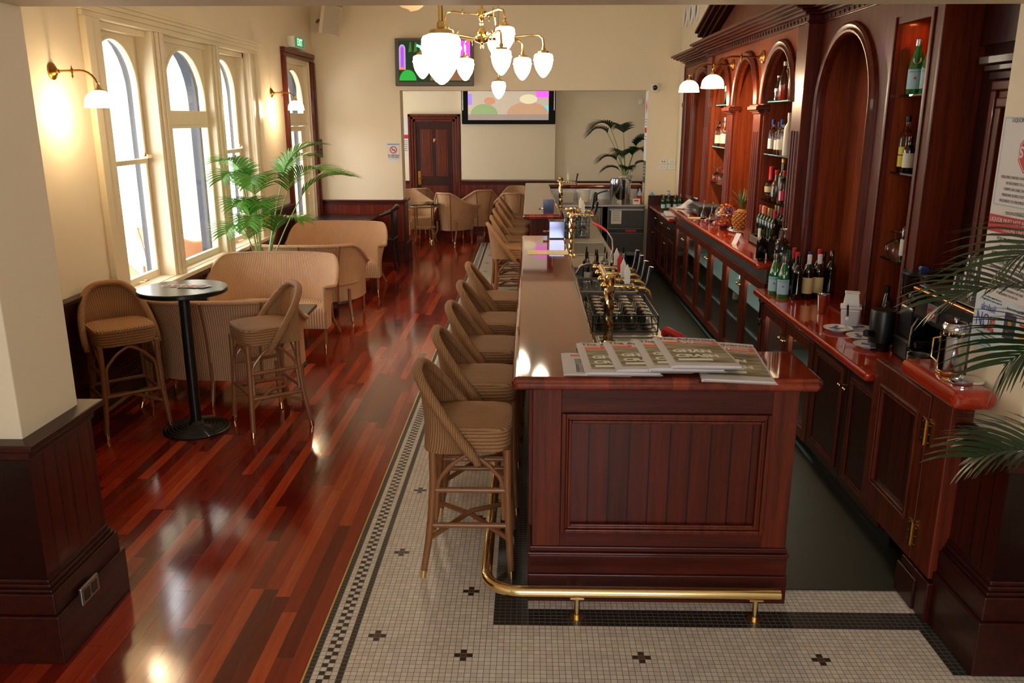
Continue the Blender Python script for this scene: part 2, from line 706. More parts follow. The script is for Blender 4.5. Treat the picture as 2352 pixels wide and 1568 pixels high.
class Card:
    """a flat printed thing: origin at its lower left corner, r and u its edges"""
    def __init__(s, name, label, cat, o, r, u, w, h, th, mat, group=None, parent=None):
        s.o, s.r, s.u = Vector(o), Vector(r).normalized(), Vector(u).normalized()
        s.n = s.r.cross(s.u)
        s.w, s.h, s.th = w, h, th
        b = MB()
        p = [s.o, s.o + s.r * w, s.o + s.r * w + s.u * h, s.o + s.u * h]
        b.add([q - s.n * th for q in p] + p, [(0, 1, 2, 3), (4, 5, 6, 7), (0, 1, 5, 4), (1, 2, 6, 5), (2, 3, 7, 6), (3, 0, 4, 7)])
        s.ob = b.build(name, mat, parent)
        if parent is None:
            tag(s.ob, label, cat, group)

    def pt(s, a, b, k=0.0):
        return s.o + s.r * (a * s.w) + s.u * (b * s.h) + s.n * k

    def patch(s, a0, b0, a1, b1, mat, name='print', k=.0006):
        q = [s.pt(a0, b0, k), s.pt(a1, b0, k), s.pt(a1, b1, k), s.pt(a0, b1, k)]
        return MB().add([x - s.n * .0004 for x in q] + q, [(3, 2, 1, 0), (4, 5, 6, 7), (0, 1, 5, 4), (1, 2, 6, 5), (2, 3, 7, 6), (3, 0, 4, 7)]).build(name, mat, s.ob)

    def poly(s, pts, mat, name='print', k=.0006):
        q = [s.pt(a, b, k) for a, b in pts]
        n = len(q)
        return MB().add([x - s.n * .0004 for x in q] + q, [tuple(range(n))[::-1], tuple(range(n, 2 * n))] + [(i, (i + 1) % n, n + (i + 1) % n, n + i) for i in range(n)]).build(name, mat, s.ob)

    def text(s, body, size, a, b, mat, align='CENTER', bold=0.0, sx=1.0, k=.0012, name='lettering'):
        return text(body, size, s.pt(a, b), s.r, s.u, mat, s.ob, align, .0003, name, bold, sx, k)


# ================================================================== THE SETTING
def arch_panel(b, mp, s0, s1, t0, t1, a0, a1, tb, ts, d0, d1, rise=None, n=18):
    """a board s0..s1 x t0..t1 with an arched opening a0..a1, sill tb, spring ts; mp(s,t,d) gives the point"""
    r = (a1 - a0) / 2
    rise = r if rise is None else rise
    c = (a0 + a1) / 2
    arc = [(c - r * math.cos(PI * k / n), ts + rise * math.sin(PI * k / n)) for k in range(n + 1)]

    def box(u0, u1, v0, v1):
        if u1 - u0 < 1e-5 or v1 - v0 < 1e-5:
            return
        vs = [mp(u, v, d) for u in (u0, u1) for v in (v0, v1) for d in (d0, d1)]
        b.add(vs, [(0, 1, 3, 2), (4, 6, 7, 5), (0, 4, 5, 1), (2, 3, 7, 6), (0, 2, 6, 4), (1, 5, 7, 3)])
    box(s0, a0, t0, t1)
    box(a1, s1, t0, t1)
    box(a0, a1, t0, tb)
    for k in range(n):
        p, q = arc[k], arc[k + 1]
        vs = []
        for d in (d0, d1):
            vs += [mp(p[0], p[1], d), mp(q[0], q[1], d), mp(q[0], t1, d), mp(p[0], t1, d)]
        b.add(vs, [(0, 1, 2, 3), (7, 6, 5, 4), (0, 4, 5, 1), (2, 6, 7, 3)])


def arch_rim(b, mp, a0, a1, tb, ts, w, d, rise=None, n=22, legs=True):
    """a raised moulding following an arch: w wide outside the opening, standing out to depth d"""
    r = (a1 - a0) / 2
    rise = r if rise is None else rise
    c = (a0 + a1) / 2
    prof = [(0, 0), (0, d * .55), (w * .12, d * .9), (w * .3, d), (w * .45, d * .7), (w * .6, d * .75), (w * .75, d * .95), (w * .95, d * .6), (w, 0)]
    path = []
    if legs:
        path.append((-1, tb, 0))
    for k in range(n + 1):
        path.append((None, k / n, 0))
    if legs:
        path.append((1, tb, 0))
    vs = []
    for p in path:
        for (o, h) in prof:
            if p[0] is None:
                a = PI * p[1]
                vs.append(mp(c - (r + o) * math.cos(a), ts + (rise + o) * math.sin(a), h))
            else:
                vs.append(mp(c + p[0] * (r + o), p[1], h))
    m = len(prof)
    fs = []
    for i in range(len(path) - 1):
        for j in range(m - 1):
            fs.append((i * m + j, i * m + j + 1, (i + 1) * m + j + 1, (i + 1) * m + j))
    b.add(vs, fs)


XL, YF, YB = -3.2, 12.8, 16.5
H0 = 4.3

# floors
b = MB().box(-4.2, -.886, -4, 16.6, -.1, 0)
b.box(-.886, 3.6, 14.83, 16.6, -.1, 0)
b.build('floor', M['floor'])
tag(bpy.data.objects['floor'], None, None, kind='structure')
b = MB().box(-.886, 3.6, -4, 14.83, -.1, 0)
g = TM * .046


def dq(bb, i, j, k=1):
    x0 = -.886 + i * TM
    y0 = j * TM
    bb.add([(x0 + g, y0 + g, .0006), (x0 + TM * k - g, y0 + g, .0006), (x0 + TM * k - g, y0 + TM - g, .0006), (x0 + g, y0 + TM - g, .0006)], [(0, 1, 2, 3)])


b.cur = 1
J1 = int(14.8 / TM)
for j in range(60, J1):
    dq(b, 0, j)
    dq(b, 5, j)
    dq(b, 2 + j % 2, j)
XI = lambda x: int(round((x + .886) / TM))
YI = lambda y: int(round(y / TM))
for j in range(YI(3.19), J1):
    for i in range(XI(-.155), XI(-.005)):
        dq(b, i, j)
for j in range(YI(3.19), YI(3.34)):
    for i in range(XI(-.005), XI(1.88)):
        dq(b, i, j)
for j in range(YI(2.9), YI(3.19)):
    for i in range(XI(1.71), XI(1.9)):
        dq(b, i, j)
for j in range(YI(2.9), YI(3.02)):
    for i in range(XI(1.9), XI(3.2)):
        dq(b, i, j)
cr = [(-.637, 3.10 + .735 * k) for k in range(-1, 16)] + [(-.27, 3.47 + .735 * k) for k in range(0, 16)] + [(-.252 + .735 * k, 2.972) for k in range(0, 3)]
for (cx, cy) in cr:
    i, j = XI(cx - TM / 2), YI(cy - TM / 2)
    b.cur = 1
    for di, dj in ((1, 0), (-1, 0), (0, 1), (0, -1)):
        dq(b, i + di, j + dj)
    b.cur = 2
    dq(b, i, j)
b.build('floor', [M['tile'], M['tiledark'], M['tilebrown']])['kind'] = 'structure'
b = MB().box(-.894, -.886, -4, 14.83, 0, .002)
b.build('trim_1', M['brass'])['kind'] = 'structure'
mt = MB().box(.3, 1.95, 3.51, 13.5, 0, .006).build('rubber_floor_mat', M['mat'])
tag(mt, 'long dark rubber mat covering the floor in the aisle behind the bar', 'mat')

# ceilings
struct(MB().box(-3.6, 3.6, 3.2, 13.0, H0, H0 + .1).build('ceiling', M['ceil']))
struct(MB().box(-4.2, 3.6, 13.0, 16.7, 3.3, 3.4).build('ceiling', M['ceil']))
struct(MB().box(-3.6, 3.6, -4, 3.2, 3.6, 3.7).build('ceiling', M['ceil']))

# left wall with its window and door openings
b = MB()
x0, x1 = XL - .20, XL
b.box(x0, x1, -4, 6.45, 0, H0)
b.box(x0, x1, 6.45, 9.85, 0, .78)
b.box(x0, x1, 6.45, 9.85, 2.86, H0)
b.box(x0, x1, 9.85, 11.27, 0, H0)
b.box(x0, x1, 11.27, 12.57, 2.93, H0)
b.box(x0, x1, 12.57, 13.1, 0, H0)
struct(b.build('wall_left', M['wall']))
# far wall with the wide opening
b = MB()
b.box(XL, -1.93, YF, YF + .3, 0, H0)
b.box(-1.93, 1.75, YF, YF + .3, 2.55, H0)
b.box(1.75, 2.6, YF, YF + .3, 0, H0)
struct(b.build('wall_far', M['wall']))
# room beyond; the unseen opening in its left side is added for daylight
b = MB()
b.box(-4.2, 3.0, YB, YB + .15, 0, 3.4)
b.box(-4.2, -4.0, 13.0, 13.6, 0, 3.4)
b.box(-4.2, -4.0, 15.9, YB, 0, 3.4)
b.box(-4.2, -4.0, 13.6, 15.9, 0, .9)
b.box(-4.2, -4.0, 13.6, 15.9, 3.0, 3.4)
b.box(2.9, 3.0, 13.0, YB, 0, 3.4)
b.box(-4.1, -3.5, 13.0, 13.1, 0, 3.4)
b.box(2.5, 3.0, 13.0, 13.1, 0, 3.4)
struct(b.build('wall_beyond', M['wall']))
struct(MB().box(-1.32, .49, YB - .1, YB, 1.0, 3.3).build('wall_breast', M['wall'], bevel=.004))
# right wall, thick above the back bar
b = MB()
b.box(2.2, 2.8, 3.38, YF, 3.06, H0)
b.box(2.2, 2.8, 12.05, YF, 0, 3.06)
b.box(2.5, 2.8, 3.38, 12.05, 0, 3.06)
struct(b.build('wall_right', M['wall']))
# the dividing wall nearest the camera: two piers and the head over the opening
struct(MB().box(XL, -1.96, 2.97, 3.38, 0, H0).build('wall_pier_left', M['wall'], bevel=.006))
struct(MB().box(1.85, 3.6, 2.97, 3.40, 0, H0).build('wall_pier_right', M['wall'], bevel=.006))
struct(MB().box(-1.96, 1.85, 2.97, 3.38, 2.565, H0).build('wall_head', M['wall'], bevel=.006))
# hall behind the camera; its rear opening is added to let sky light in
b = MB()
b.box(3.4, 3.6, -4, 3.0, 0, 3.7)
b.box(-3.6, -1.6, -3.6, -3.4, 0, 3.7)
b.box(1.6, 3.6, -3.6, -3.4, 0, 3.7)
b.box(-1.6, 1.6, -3.6, -3.4, 0, 1.4)
b.box(-1.6, 1.6, -3.6, -3.4, 3.2, 3.7)
struct(b.build('wall_rear', M['wall']))


# wainscots ---------------------------------------------------------
def wains(tag_n, axis, at, a0, a1, h, out, th=.03, base=.3, pm=None, cap=.05, step=.03):
    """boarding along an axis; at = wall plane, out = +1/-1 direction it faces"""
    def bx(b, d0, d1, z0, z1, e=0.0):
        lo, hi = sorted((at + out * d0, at + out * d1))
        if axis == 'Y':
            b.box(lo, hi, a0 - e, a1 + e, z0, z1)
        else:
            b.box(a0 - e, a1 + e, lo, hi, z0, z1)
    pm = pm or (M['panelY'] if axis == 'Y' else M['panel2'])
    b = MB()
    bx(b, .001, th, 0, h - .02)
    struct(b.build('trim_%d' % tag_n, pm))
    b = MB()
    bx(b, .001, th + .015, h - .07, h - .03)
    bx(b, .001, th + cap, h - .03, h)
    struct(b.build('trim_%d' % (tag_n + 1), M['darkY' if axis == 'Y' else 'woodX'], bevel=.006))
    b = MB()
    bx(b, .001, th + step, 0, base * .62)
    bx(b, .001, th + step * .7, base * .62, base * .68)
    bx(b, .001, th + step * .5, base * .68, base * .93)
    bx(b, .001, th + step * .25, base * .93, base)
    struct(b.build('baseboard_%d' % tag_n, M['darkY' if axis == 'Y' else 'woodX'], bevel=.004))


# left pier: side face, the near face, the far face
def pier_wains(n, x_side, out, ya, yb, xo, h, th, base, pm1, pm2):
    s = out
    def sb(b, e, z0, z1):
        xs = sorted((x_side + s * e, xo))
        b.box(xs[0], xs[1], ya - e, yb + e, z0, z1)
    b = MB()
    sb(b, th, .0, h - .02)
    struct(b.build('trim_%d' % n, pm1))
    b = MB()
    sb(b, th + .012, h - .075, h - .03)
    sb(b, th + .045, h - .03, h)
    struct(b.build('trim_%d' % (n + 1), M['darkY'], bevel=.007, seg=3))
    b = MB()
    sb(b, th + .05, 0, base * .6)
    sb(b, th + .035, base * .6, base * .86)
    sb(b, th + .025, base * .86, base * .9)
    sb(b, th + .015, base * .9, base * .95)
    sb(b, th + .008, base * .95, base)
    struct(b.build('baseboard_%d' % n, M['darkY'], bevel=.005))


pier_wains(10, -1.96, 1, 2.97, 3.38, -3.2, .95, .03, .36, M['panelY'], None)
pier_wains(12, 1.85, -1, 2.97, 3.40, 3.6, .93, .03, .40, M['panelY'], None)
wains(14, 'Y', XL, 3.42, 6.2, .95, 1)
wains(16, 'Y', XL, 6.2, 10.12, .73, 1)
wains(18, 'Y', XL, 10.12, 11.15, 1.06, 1)
wains(20, 'X', YF, XL, -1.93, .95, -1, base=.34)
b = MB().box(-1.93, -1.90, YF - .03, YF + .3, 0, .93)
struct(b.build('trim_22', M['panelY']))
struct(MB().box(-1.94, -1.87, YF - .08, YF + .33, .92, .955).build('trim_23', M['darkY'], bevel=.006))
struct(MB().box(-1.93, -1.86, YF - .07, YF + .33, 0, .3).build('baseboard_22', M['darkY'], bevel=.006))
wains(24, 'X', YB, -4.0, -2.35, .975, -1, base=.34)
wains(26, 'X', YB, -1.33, 2.9, .975, -1, base=.34, th=.1)


# windows -----------------------------------------------------------
def mpx(xf):
    return lambda s, t, d: (xf - d, s, t)


cas = MB()
for (y0, y1) in ((6.2, 6.3), (6.3, 6.45), (9.85, 9.97), (9.97, 10.1)):
    cas.box(XL, XL + (.05 if y0 in (6.2, 9.97) else .03), y0, y1, .74, 2.86)
cas.box(XL, XL + .03, 6.2, 10.1, 2.86, 2.90)
cas.box(XL, XL + .045, 6.17, 10.13, 2.90, 2.94)
cas.box(XL, XL + .06, 6.15, 10.15, 2.94, 2.97)
cas.box(XL, XL + .075, 6.13, 10.17, 2.97, 3.0)
cas.box(XL - .20, XL + .07, 6.2, 10.1, .735, .775)
for (y0, y1) in ((7.37, 7.62), (8.70, 8.95)):
    cas.box(XL - .16, XL + .0, y0, y1, .775, 2.86)
    cas.box(XL, XL + .02, y0 + .05, y1 - .05, .775, 2.86)
    cas.box(XL + .02, XL + .03, y0 + .1, y1 - .1, .775, 2.86)
cas.box(XL - .19, XL - .05, 6.45, 6.5, .775, 2.86)
cas.box(XL - .19, XL - .05, 9.8, 9.85, .775, 2.86)
cas.box(XL - .19, XL - .05, 6.45, 9.85, 2.81, 2.86)
struct(cas.build('trim_30', M['trimcream'], bevel=.006))


def sash(n, ya, yb, fa, fb, xf, top, tz):
    fr = MB()
    r = (yb - ya) / 2
    arch_panel(fr, mpx(xf), fa, fb, .775, 2.83, ya, yb, .84, top - r, 0, .045)
    arch_rim(fr, lambda s, t, d: (xf + d, s, t), ya, yb, .84, top - r, .03, .012)
    if tz == 'rail':
        fr.box(xf - .06, xf + .02, ya - .02, yb + .02, 1.775, 1.815)
    else:
        fr.box(xf - .06, xf + .01, ya - .02, yb + .02, 2.06, 2.22)
        fr.box(xf + .01, xf + .018, ya + .05, yb - .05, 2.09, 2.19)
    f = fr.build('window_%d' % n, M['trimcream'], bevel=.003)
    struct(f)
    pn = MB()
    pts = [(ya - .01, .83), (yb + .01, .83)] + [((ya + yb) / 2 + (r + .01) * math.cos(PI * k / 16), top - r + (r + .01) * math.sin(PI * k / 16)) for k in range(17)]
    pn.prism(pts, 'X', xf - .030, xf - .026)
    pn.build('window_glass', M['pane'], f)
    return f


w1 = sash(1, 6.57, 7.30, 6.5, 7.37, XL - .14, 2.76, 'rail')
w2 = sash(2, 7.69, 8.64, 7.62, 8.70, XL - .08, 2.76, 'transom')
w3 = sash(3, 9.03, 9.71, 8.95, 9.8, XL - .14, 2.76, 'rail')
for w, yl, yc in ((w1, 7.26, 6.9), (w3, 9.68, 9.35)):
    lk = MB()
    lk.cbox((XL - .10, yl, 1.835), (.05, .07, .03))
    lk.ball((XL - .10, yl - .03, 1.85), .018)
    lk.build('sash_catch', M['brass'], w, smooth=True)
for w, ys in ((w1, (6.93,)), (w3, (9.4,))):
    for yy in ys:
        h = MB().tube([(XL - .11, yy - .04, .80), (XL - .07, yy - .03, .805), (XL - .07, yy + .03, .805), (XL - .11, yy + .04, .80)], .008)
        h.build('sash_lift', M['brass'], w, smooth=True)

# glazed door in the left wall
dr = MB()
for (y0, y1, e) in ((11.15, 11.21, .06), (11.21, 11.27, .045), (12.57, 12.62, .045), (12.62, 12.69, .06)):
    dr.box(XL, XL + e, y0, y1, 0, 2.93)
dr.box(XL, XL + .045, 11.15, 12.69, 2.93, 2.98)
dr.box(XL, XL + .06, 11.15, 12.69, 2.98, 3.04)
struct(dr.build('trim_34', M['wood'], bevel=.008))
fr = MB()
xf = XL - .1
fr.box(XL - .19, XL - .02, 11.27, 11.33, 0, 2.93)
fr.box(XL - .19, XL - .02, 12.51, 12.57, 0, 2.93)
fr.box(XL - .19, XL - .02, 11.33, 12.51, 2.87, 2.93)
arch_panel(fr, mpx(xf + .02), 11.33, 12.51, 2.09, 2.87, 11.48, 12.38, 2.22, 2.34, 0, .05)
arch_rim(fr, lambda s, t, d: (xf + .02 + d, s, t), 11.48, 12.38, 2.22, 2.34, .03, .012)
fr.box(xf - .05, xf + .05, 11.33, 12.51, 2.05, 2.09)
dframe = struct(fr.build('door_1', M['trimcream'], bevel=.003))
fr = MB()
arch_panel(fr, mpx(xf), 11.34, 12.50, .02, 2.04, 11.5, 12.3, .78, 1.975, 0, .045, rise=.001, n=2)
fr.box(xf, xf + .012, 11.56, 12.26, .2, .65)
lf = fr.build('door_leaf', M['trimcream'], dframe, bevel=.003)
MB().box(xf - .03, xf - .026, 11.49, 12.31, .77, 1.985).build('door_glass', M['pane'], lf)
pn = MB()
pts = [(11.47, 2.21), (12.39, 2.21)] + [(11.93 + .46 * math.cos(PI * k / 16), 2.34 + .46 * math.sin(PI * k / 16)) for k in range(17)]
pn.prism(pts, 'X', xf - .01, xf - .006)
pn.build('door_glass', M['pane'], dframe)
hd = MB().box(xf, xf + .01, 12.37, 12.42, .98, 1.14)
hd.tube([(xf + .005, 12.395, 1.08), (xf + .045, 12.395, 1.08), (xf + .05, 12.34, 1.08)], .009)
hd.build('door_handle', M['brass'], lf, smooth=True)

# panelled door with the letter F in the room beyond
fd = MB()
for k, (w, e) in enumerate(((.05, .10), (.045, .085), (.05, .065))):
    o0 = sum((.05, .045, .05)[:k])
    fd.box(-2.34 + o0, -2.34 + o0 + w, YB - e, YB, 0, 2.23 - o0)
    fd.box(-1.34 - o0 - w, -1.34 - o0, YB - e, YB, 0, 2.23 - o0)
    fd.box(-2.34 + o0, -1.34 - o0, YB - e, YB, 2.23 - o0 - w, 2.23 - o0)
df = struct(fd.build('door_2', M['wood'], bevel=.006))
lf = MB()
lf.box(-2.195, -1.485, YB - .035, YB - .002, 0, 2.085)
leaf = lf.build('door_leaf', M['dark'], df)
for (x0, x1, z0, z1) in ((-2.09, -1.90, 1.08, 1.93), (-1.79, -1.60, 1.08, 1.93), (-2.09, -1.60, .22, .86)):
    p = MB()
    p.box(x0 - .02, x1 + .02, YB - .041, YB - .035, z0 - .02, z1 + .02)
    p.box(x0 + .015, x1 - .015, YB - .047, YB - .041, z0 + .015, z1 - .015)
    p.build('door_panel', M['wood'], leaf, bevel=.004)
MB().box(-2.175, -2.12, YB - .045, YB - .035, .9, 1.16).tube([(-2.145, YB - .04, 1.02), (-2.145, YB - .1, 1.02), (-2.06, YB - .1, 1.02)], .01).build('door_handle', M['brassd'], leaf, smooth=True)
text('F', .09, (-1.845, YB - .036, 1.735), (1, 0, 0), (0, 0, 1), M['brass'], leaf, ext=.003, bold=.002)

# outside: terrace, low parapet, columns and a far wall seen through the glass
struct(MB().box(-14, -3.56, -2, 22, -.15, -.02).build('terrace_floor', M['render']))
col = MB()
for yy in (6.0, 9.1, 12.2):
    col.lathe([(.2, 0), (.2, .2), (.16, .26), (.15, 2.2), (.155, 2.4), (.2, 2.46), (.2, 2.52), (.24, 2.6), (.24, 2.7)], (-5.0, yy, -.02), 20)
for i, yy in enumerate((8.9, 11.6, 14.6)):
    c = MB().lathe([(.24, 0), (.24, .12), (.19, .2), (.17, .3), (.155, 2.3), (.19, 2.36), (.19, 2.42), (.24, 2.52), (.24, 2.62)], (-4.75, yy, -.02), 24)
    c.build('stone_column', M['render'], smooth=True)
    o = bpy.context.scene.collection.objects[-1]
    tag(o, ['pale round column outside behind the window nearest the wall lamp', 'pale round column outside behind the middle window', 'pale round column outside behind the far end of the windows'][i], 'column', 'columns on the terrace')
struct(MB().box(-5.1, -4.6, -2, 22, 2.6, 3.6).build('trim_36', M['render']))
# blue-grey stone reveals of the outer wall, seen edge-on through each light
b = MB()
for (ya, yb) in ((6.45, 7.37), (7.62, 8.70), (8.95, 9.85), (11.30, 12.54)):
    arch_panel(b, mpx(XL - .201), ya - .14, yb + .17, (0 if ya > 11 else .5), 3.0, ya + .03, yb + .06, (.001 if ya > 11 else .78), 2.82 - (yb - ya) / 2, 0, .09, n=14)
struct(b.build('wall_outer', M['stone']))


# ================================================================== THE BAR
def frame_mould(b, axis, at, out, a0, a1, z0, z1, w=.035, d=.02):
    """picture-frame moulding on a face"""
    def bx(u0, u1, v0, v1, e):
        lo, hi = sorted((at, at + out * e))
        if axis == 'X':
            b.box(u0, u1, lo, hi, v0, v1)
        else:
            b.box(lo, hi, u0, u1, v0, v1)
    for (i, ww, e) in ((0, w * .45, d), (w * .45, w * .25, d * .55), (w * .7, w * .3, d * .8)):
        o = i
        bx(a0 + o, a0 + o + ww, z0 + o, z1 - o, e)
        bx(a1 - o - ww, a1 - o, z0 + o, z1 - o, e)
        bx(a0 + o + ww, a1 - o - ww, z0 + o, z0 + o + ww, e)
        bx(a0 + o + ww, a1 - o - ww, z1 - o - ww, z1 - o, e)


bar = thing('bar_cabinet', 'nearest panelled mahogany bar front, its end panel facing the camera', 'bar', (0, 3.4, 0))
b = MB()
b.box(.02, 1.165, 3.42, 3.70, .26, 1.06)
b.box(.02, .26, 3.70, 7.56, .26, 1.06)
b.build('carcass', M['wood'], bar, bevel=.004)
b = MB()
b.box(0, 1.18, 3.39, 3.71, 0, .14)
b.box(0, .28, 3.71, 7.58, 0, .14)
b.box(.005, 1.175, 3.397, 3.705, .14, .235)
b.box(.005, .275, 3.705, 7.57, .14, .235)
b.box(-.002, 1.182, 3.388, 3.705, .235, .25)
b.box(-.002, .275, 3.705, 7.57, .235, .25)
b.box(.008, 1.172, 3.40, 3.70, .25, .275)
b.box(.008, .27, 3.70, 7.565, .25, .275)
b.build('plinth', M['woodX'], bar, bevel=.005)
b = MB()
b.box(.0, 1.185, 3.40, 3.70, 1.035, 1.062)
b.box(.0, .27, 3.7, 7.56, 1.035, 1.062)
b.build('cornice', M['woodX'], bar, bevel=.01)
MB().box(.02, .145, 3.408, 3.42, .275, 1.035).build('stile', M['wood'], bar, bevel=.002)
MB().box(1.055, 1.165, 3.408, 3.42, .275, 1.035).build('stile', M['wood'], bar, bevel=.002)
MB().box(.145, 1.055, 3.408, 3.42, .275, .345).build('rail', M['woodX'], bar, bevel=.002)
MB().box(.145, 1.055, 3.408, 3.42, .915, 1.035).build('rail', M['woodX'], bar, bevel=.002)
b = MB().box(.17, 1.03, 3.414, 3.421, .36, .90)
b.build('boarded_panel', M['panelX'], bar)
b = MB()
frame_mould(b, 'X', 3.409, -1, .145, 1.055, .345, .915, .045, .02)
b.build('panel_moulding', M['wood'], bar, bevel=.004)
# side panels facing the stools
for k in range(6):
    y0 = 3.5 + k * .68
    b = MB()
    frame_mould(b, 'Y', .021, -1, y0, y0 + .6, .33, .99, .04, .018)
    b.build('side_panel', M['wood'], bar, bevel=.003)
b = MB().box(1.163, 1.17, 3.5, 3.66, .33, 1.0).build('side_panel', M['dark'], bar)


def bullnose(name, polys, z0, z1, mats, label):
    t = thing(name, label, 'bar top', (polys[0][0][0], polys[0][0][1], z0))
    for poly, m_ in zip(polys, mats):
        MB().prism(poly, 'Z', z0, z1).build('top_board', m_, t, bevel=.026, seg=5)
    return t


# one continuous L shaped top, mitred at the near left corner
b = MB()
b.prism([(-.07, 3.255), (1.215, 3.255), (1.215, 3.70), (.325, 3.72), (.325, 7.58), (-.07, 7.58)], 'Z', 1.062, 1.12)
bt = b.build('counter_top', M['top'], None, bevel=.026, seg=5)
tag(bt, 'glossy L-shaped mahogany bar top carrying the newspapers', 'bar top')

bar2 = thing('bar_cabinet', 'farther mahogany bar front running through the wide opening', 'bar', (.0, 9.4, 0))
b = MB()
b.box(.02, .26, 9.42, 13.6, .26, 1.06)
b.box(.02, 1.80, 13.66, 13.92, .26, 1.06)
b.build('carcass', M['wood'], bar2, bevel=.004)
b = MB()
b.box(0, .28, 9.40, 13.6, 0, .235)
b.box(0, 1.8, 13.6, 13.95, 0, .235)
b.build('plinth', M['woodY'], bar2, bevel=.005)
b = MB()
b.box(.03, .38, 9.405, 9.42, .26, 1.05)
b.build('end_panel', M['panelX'], bar2)
b = MB()
b.box(.0, 1.82, 13.60, 13.62, .95, 1.062)
b.build('fascia', M['woodX'], bar2)
for k in range(6):
    y0 = 9.5 + k * .68
    b = MB()
    frame_mould(b, 'Y', .021, -1, y0, y0 + .6, .33, .99, .04, .018)
    b.build('side_panel', M['wood'], bar2, bevel=.003)
b = MB()
b.prism([(-.07, 9.28), (.36, 9.28), (.325, 13.57), (1.83, 13.57), (1.83, 13.97), (-.07, 13.97)], 'Z', 1.062, 1.12)
b2 = b.build('counter_top', M['top'], None, bevel=.026, seg=5)
tag(b2, 'farther glossy bar top reaching back through the wide opening', 'bar top')

# brass foot rail
fr = thing('foot_rail', 'polished brass foot rail bending round the near corner of the bar', 'foot rail', (-.17, 3.2, 0))
pts = [(-.19, 9.0, .13), (-.19, 3.42, .13)] + [(-.19 + .16 * (1 - math.cos(a)), 3.42 - .16 * math.sin(a), .13) for a in [PI / 2 * k / 8 for k in range(1, 9)]] + [(1.11, 3.26, .13)]
MB().tube(pts, .027, 14).build('rail_tube', M['brass'], fr, smooth=True)
for (x, y) in ((.22, 3.255), (1.005, 3.255)):
    b = MB()
    b.cyl((x, y), .013, .0, .108, 12)
    b.cyl((x, y), .032, .001, .012, 18)
    b.cbox((x, y, .108), (.06, .03, .008))
    b.build('bracket', M['brass'], fr, smooth=True)
for y in (4.4, 5.6, 6.8, 8.0):
    b = MB()
    b.cyl((-.19, y), .013, 0, .108, 12)
    b.cyl((-.19, y), .032, .001, .012, 18)
    b.build('bracket', M['brass'], fr, smooth=True)


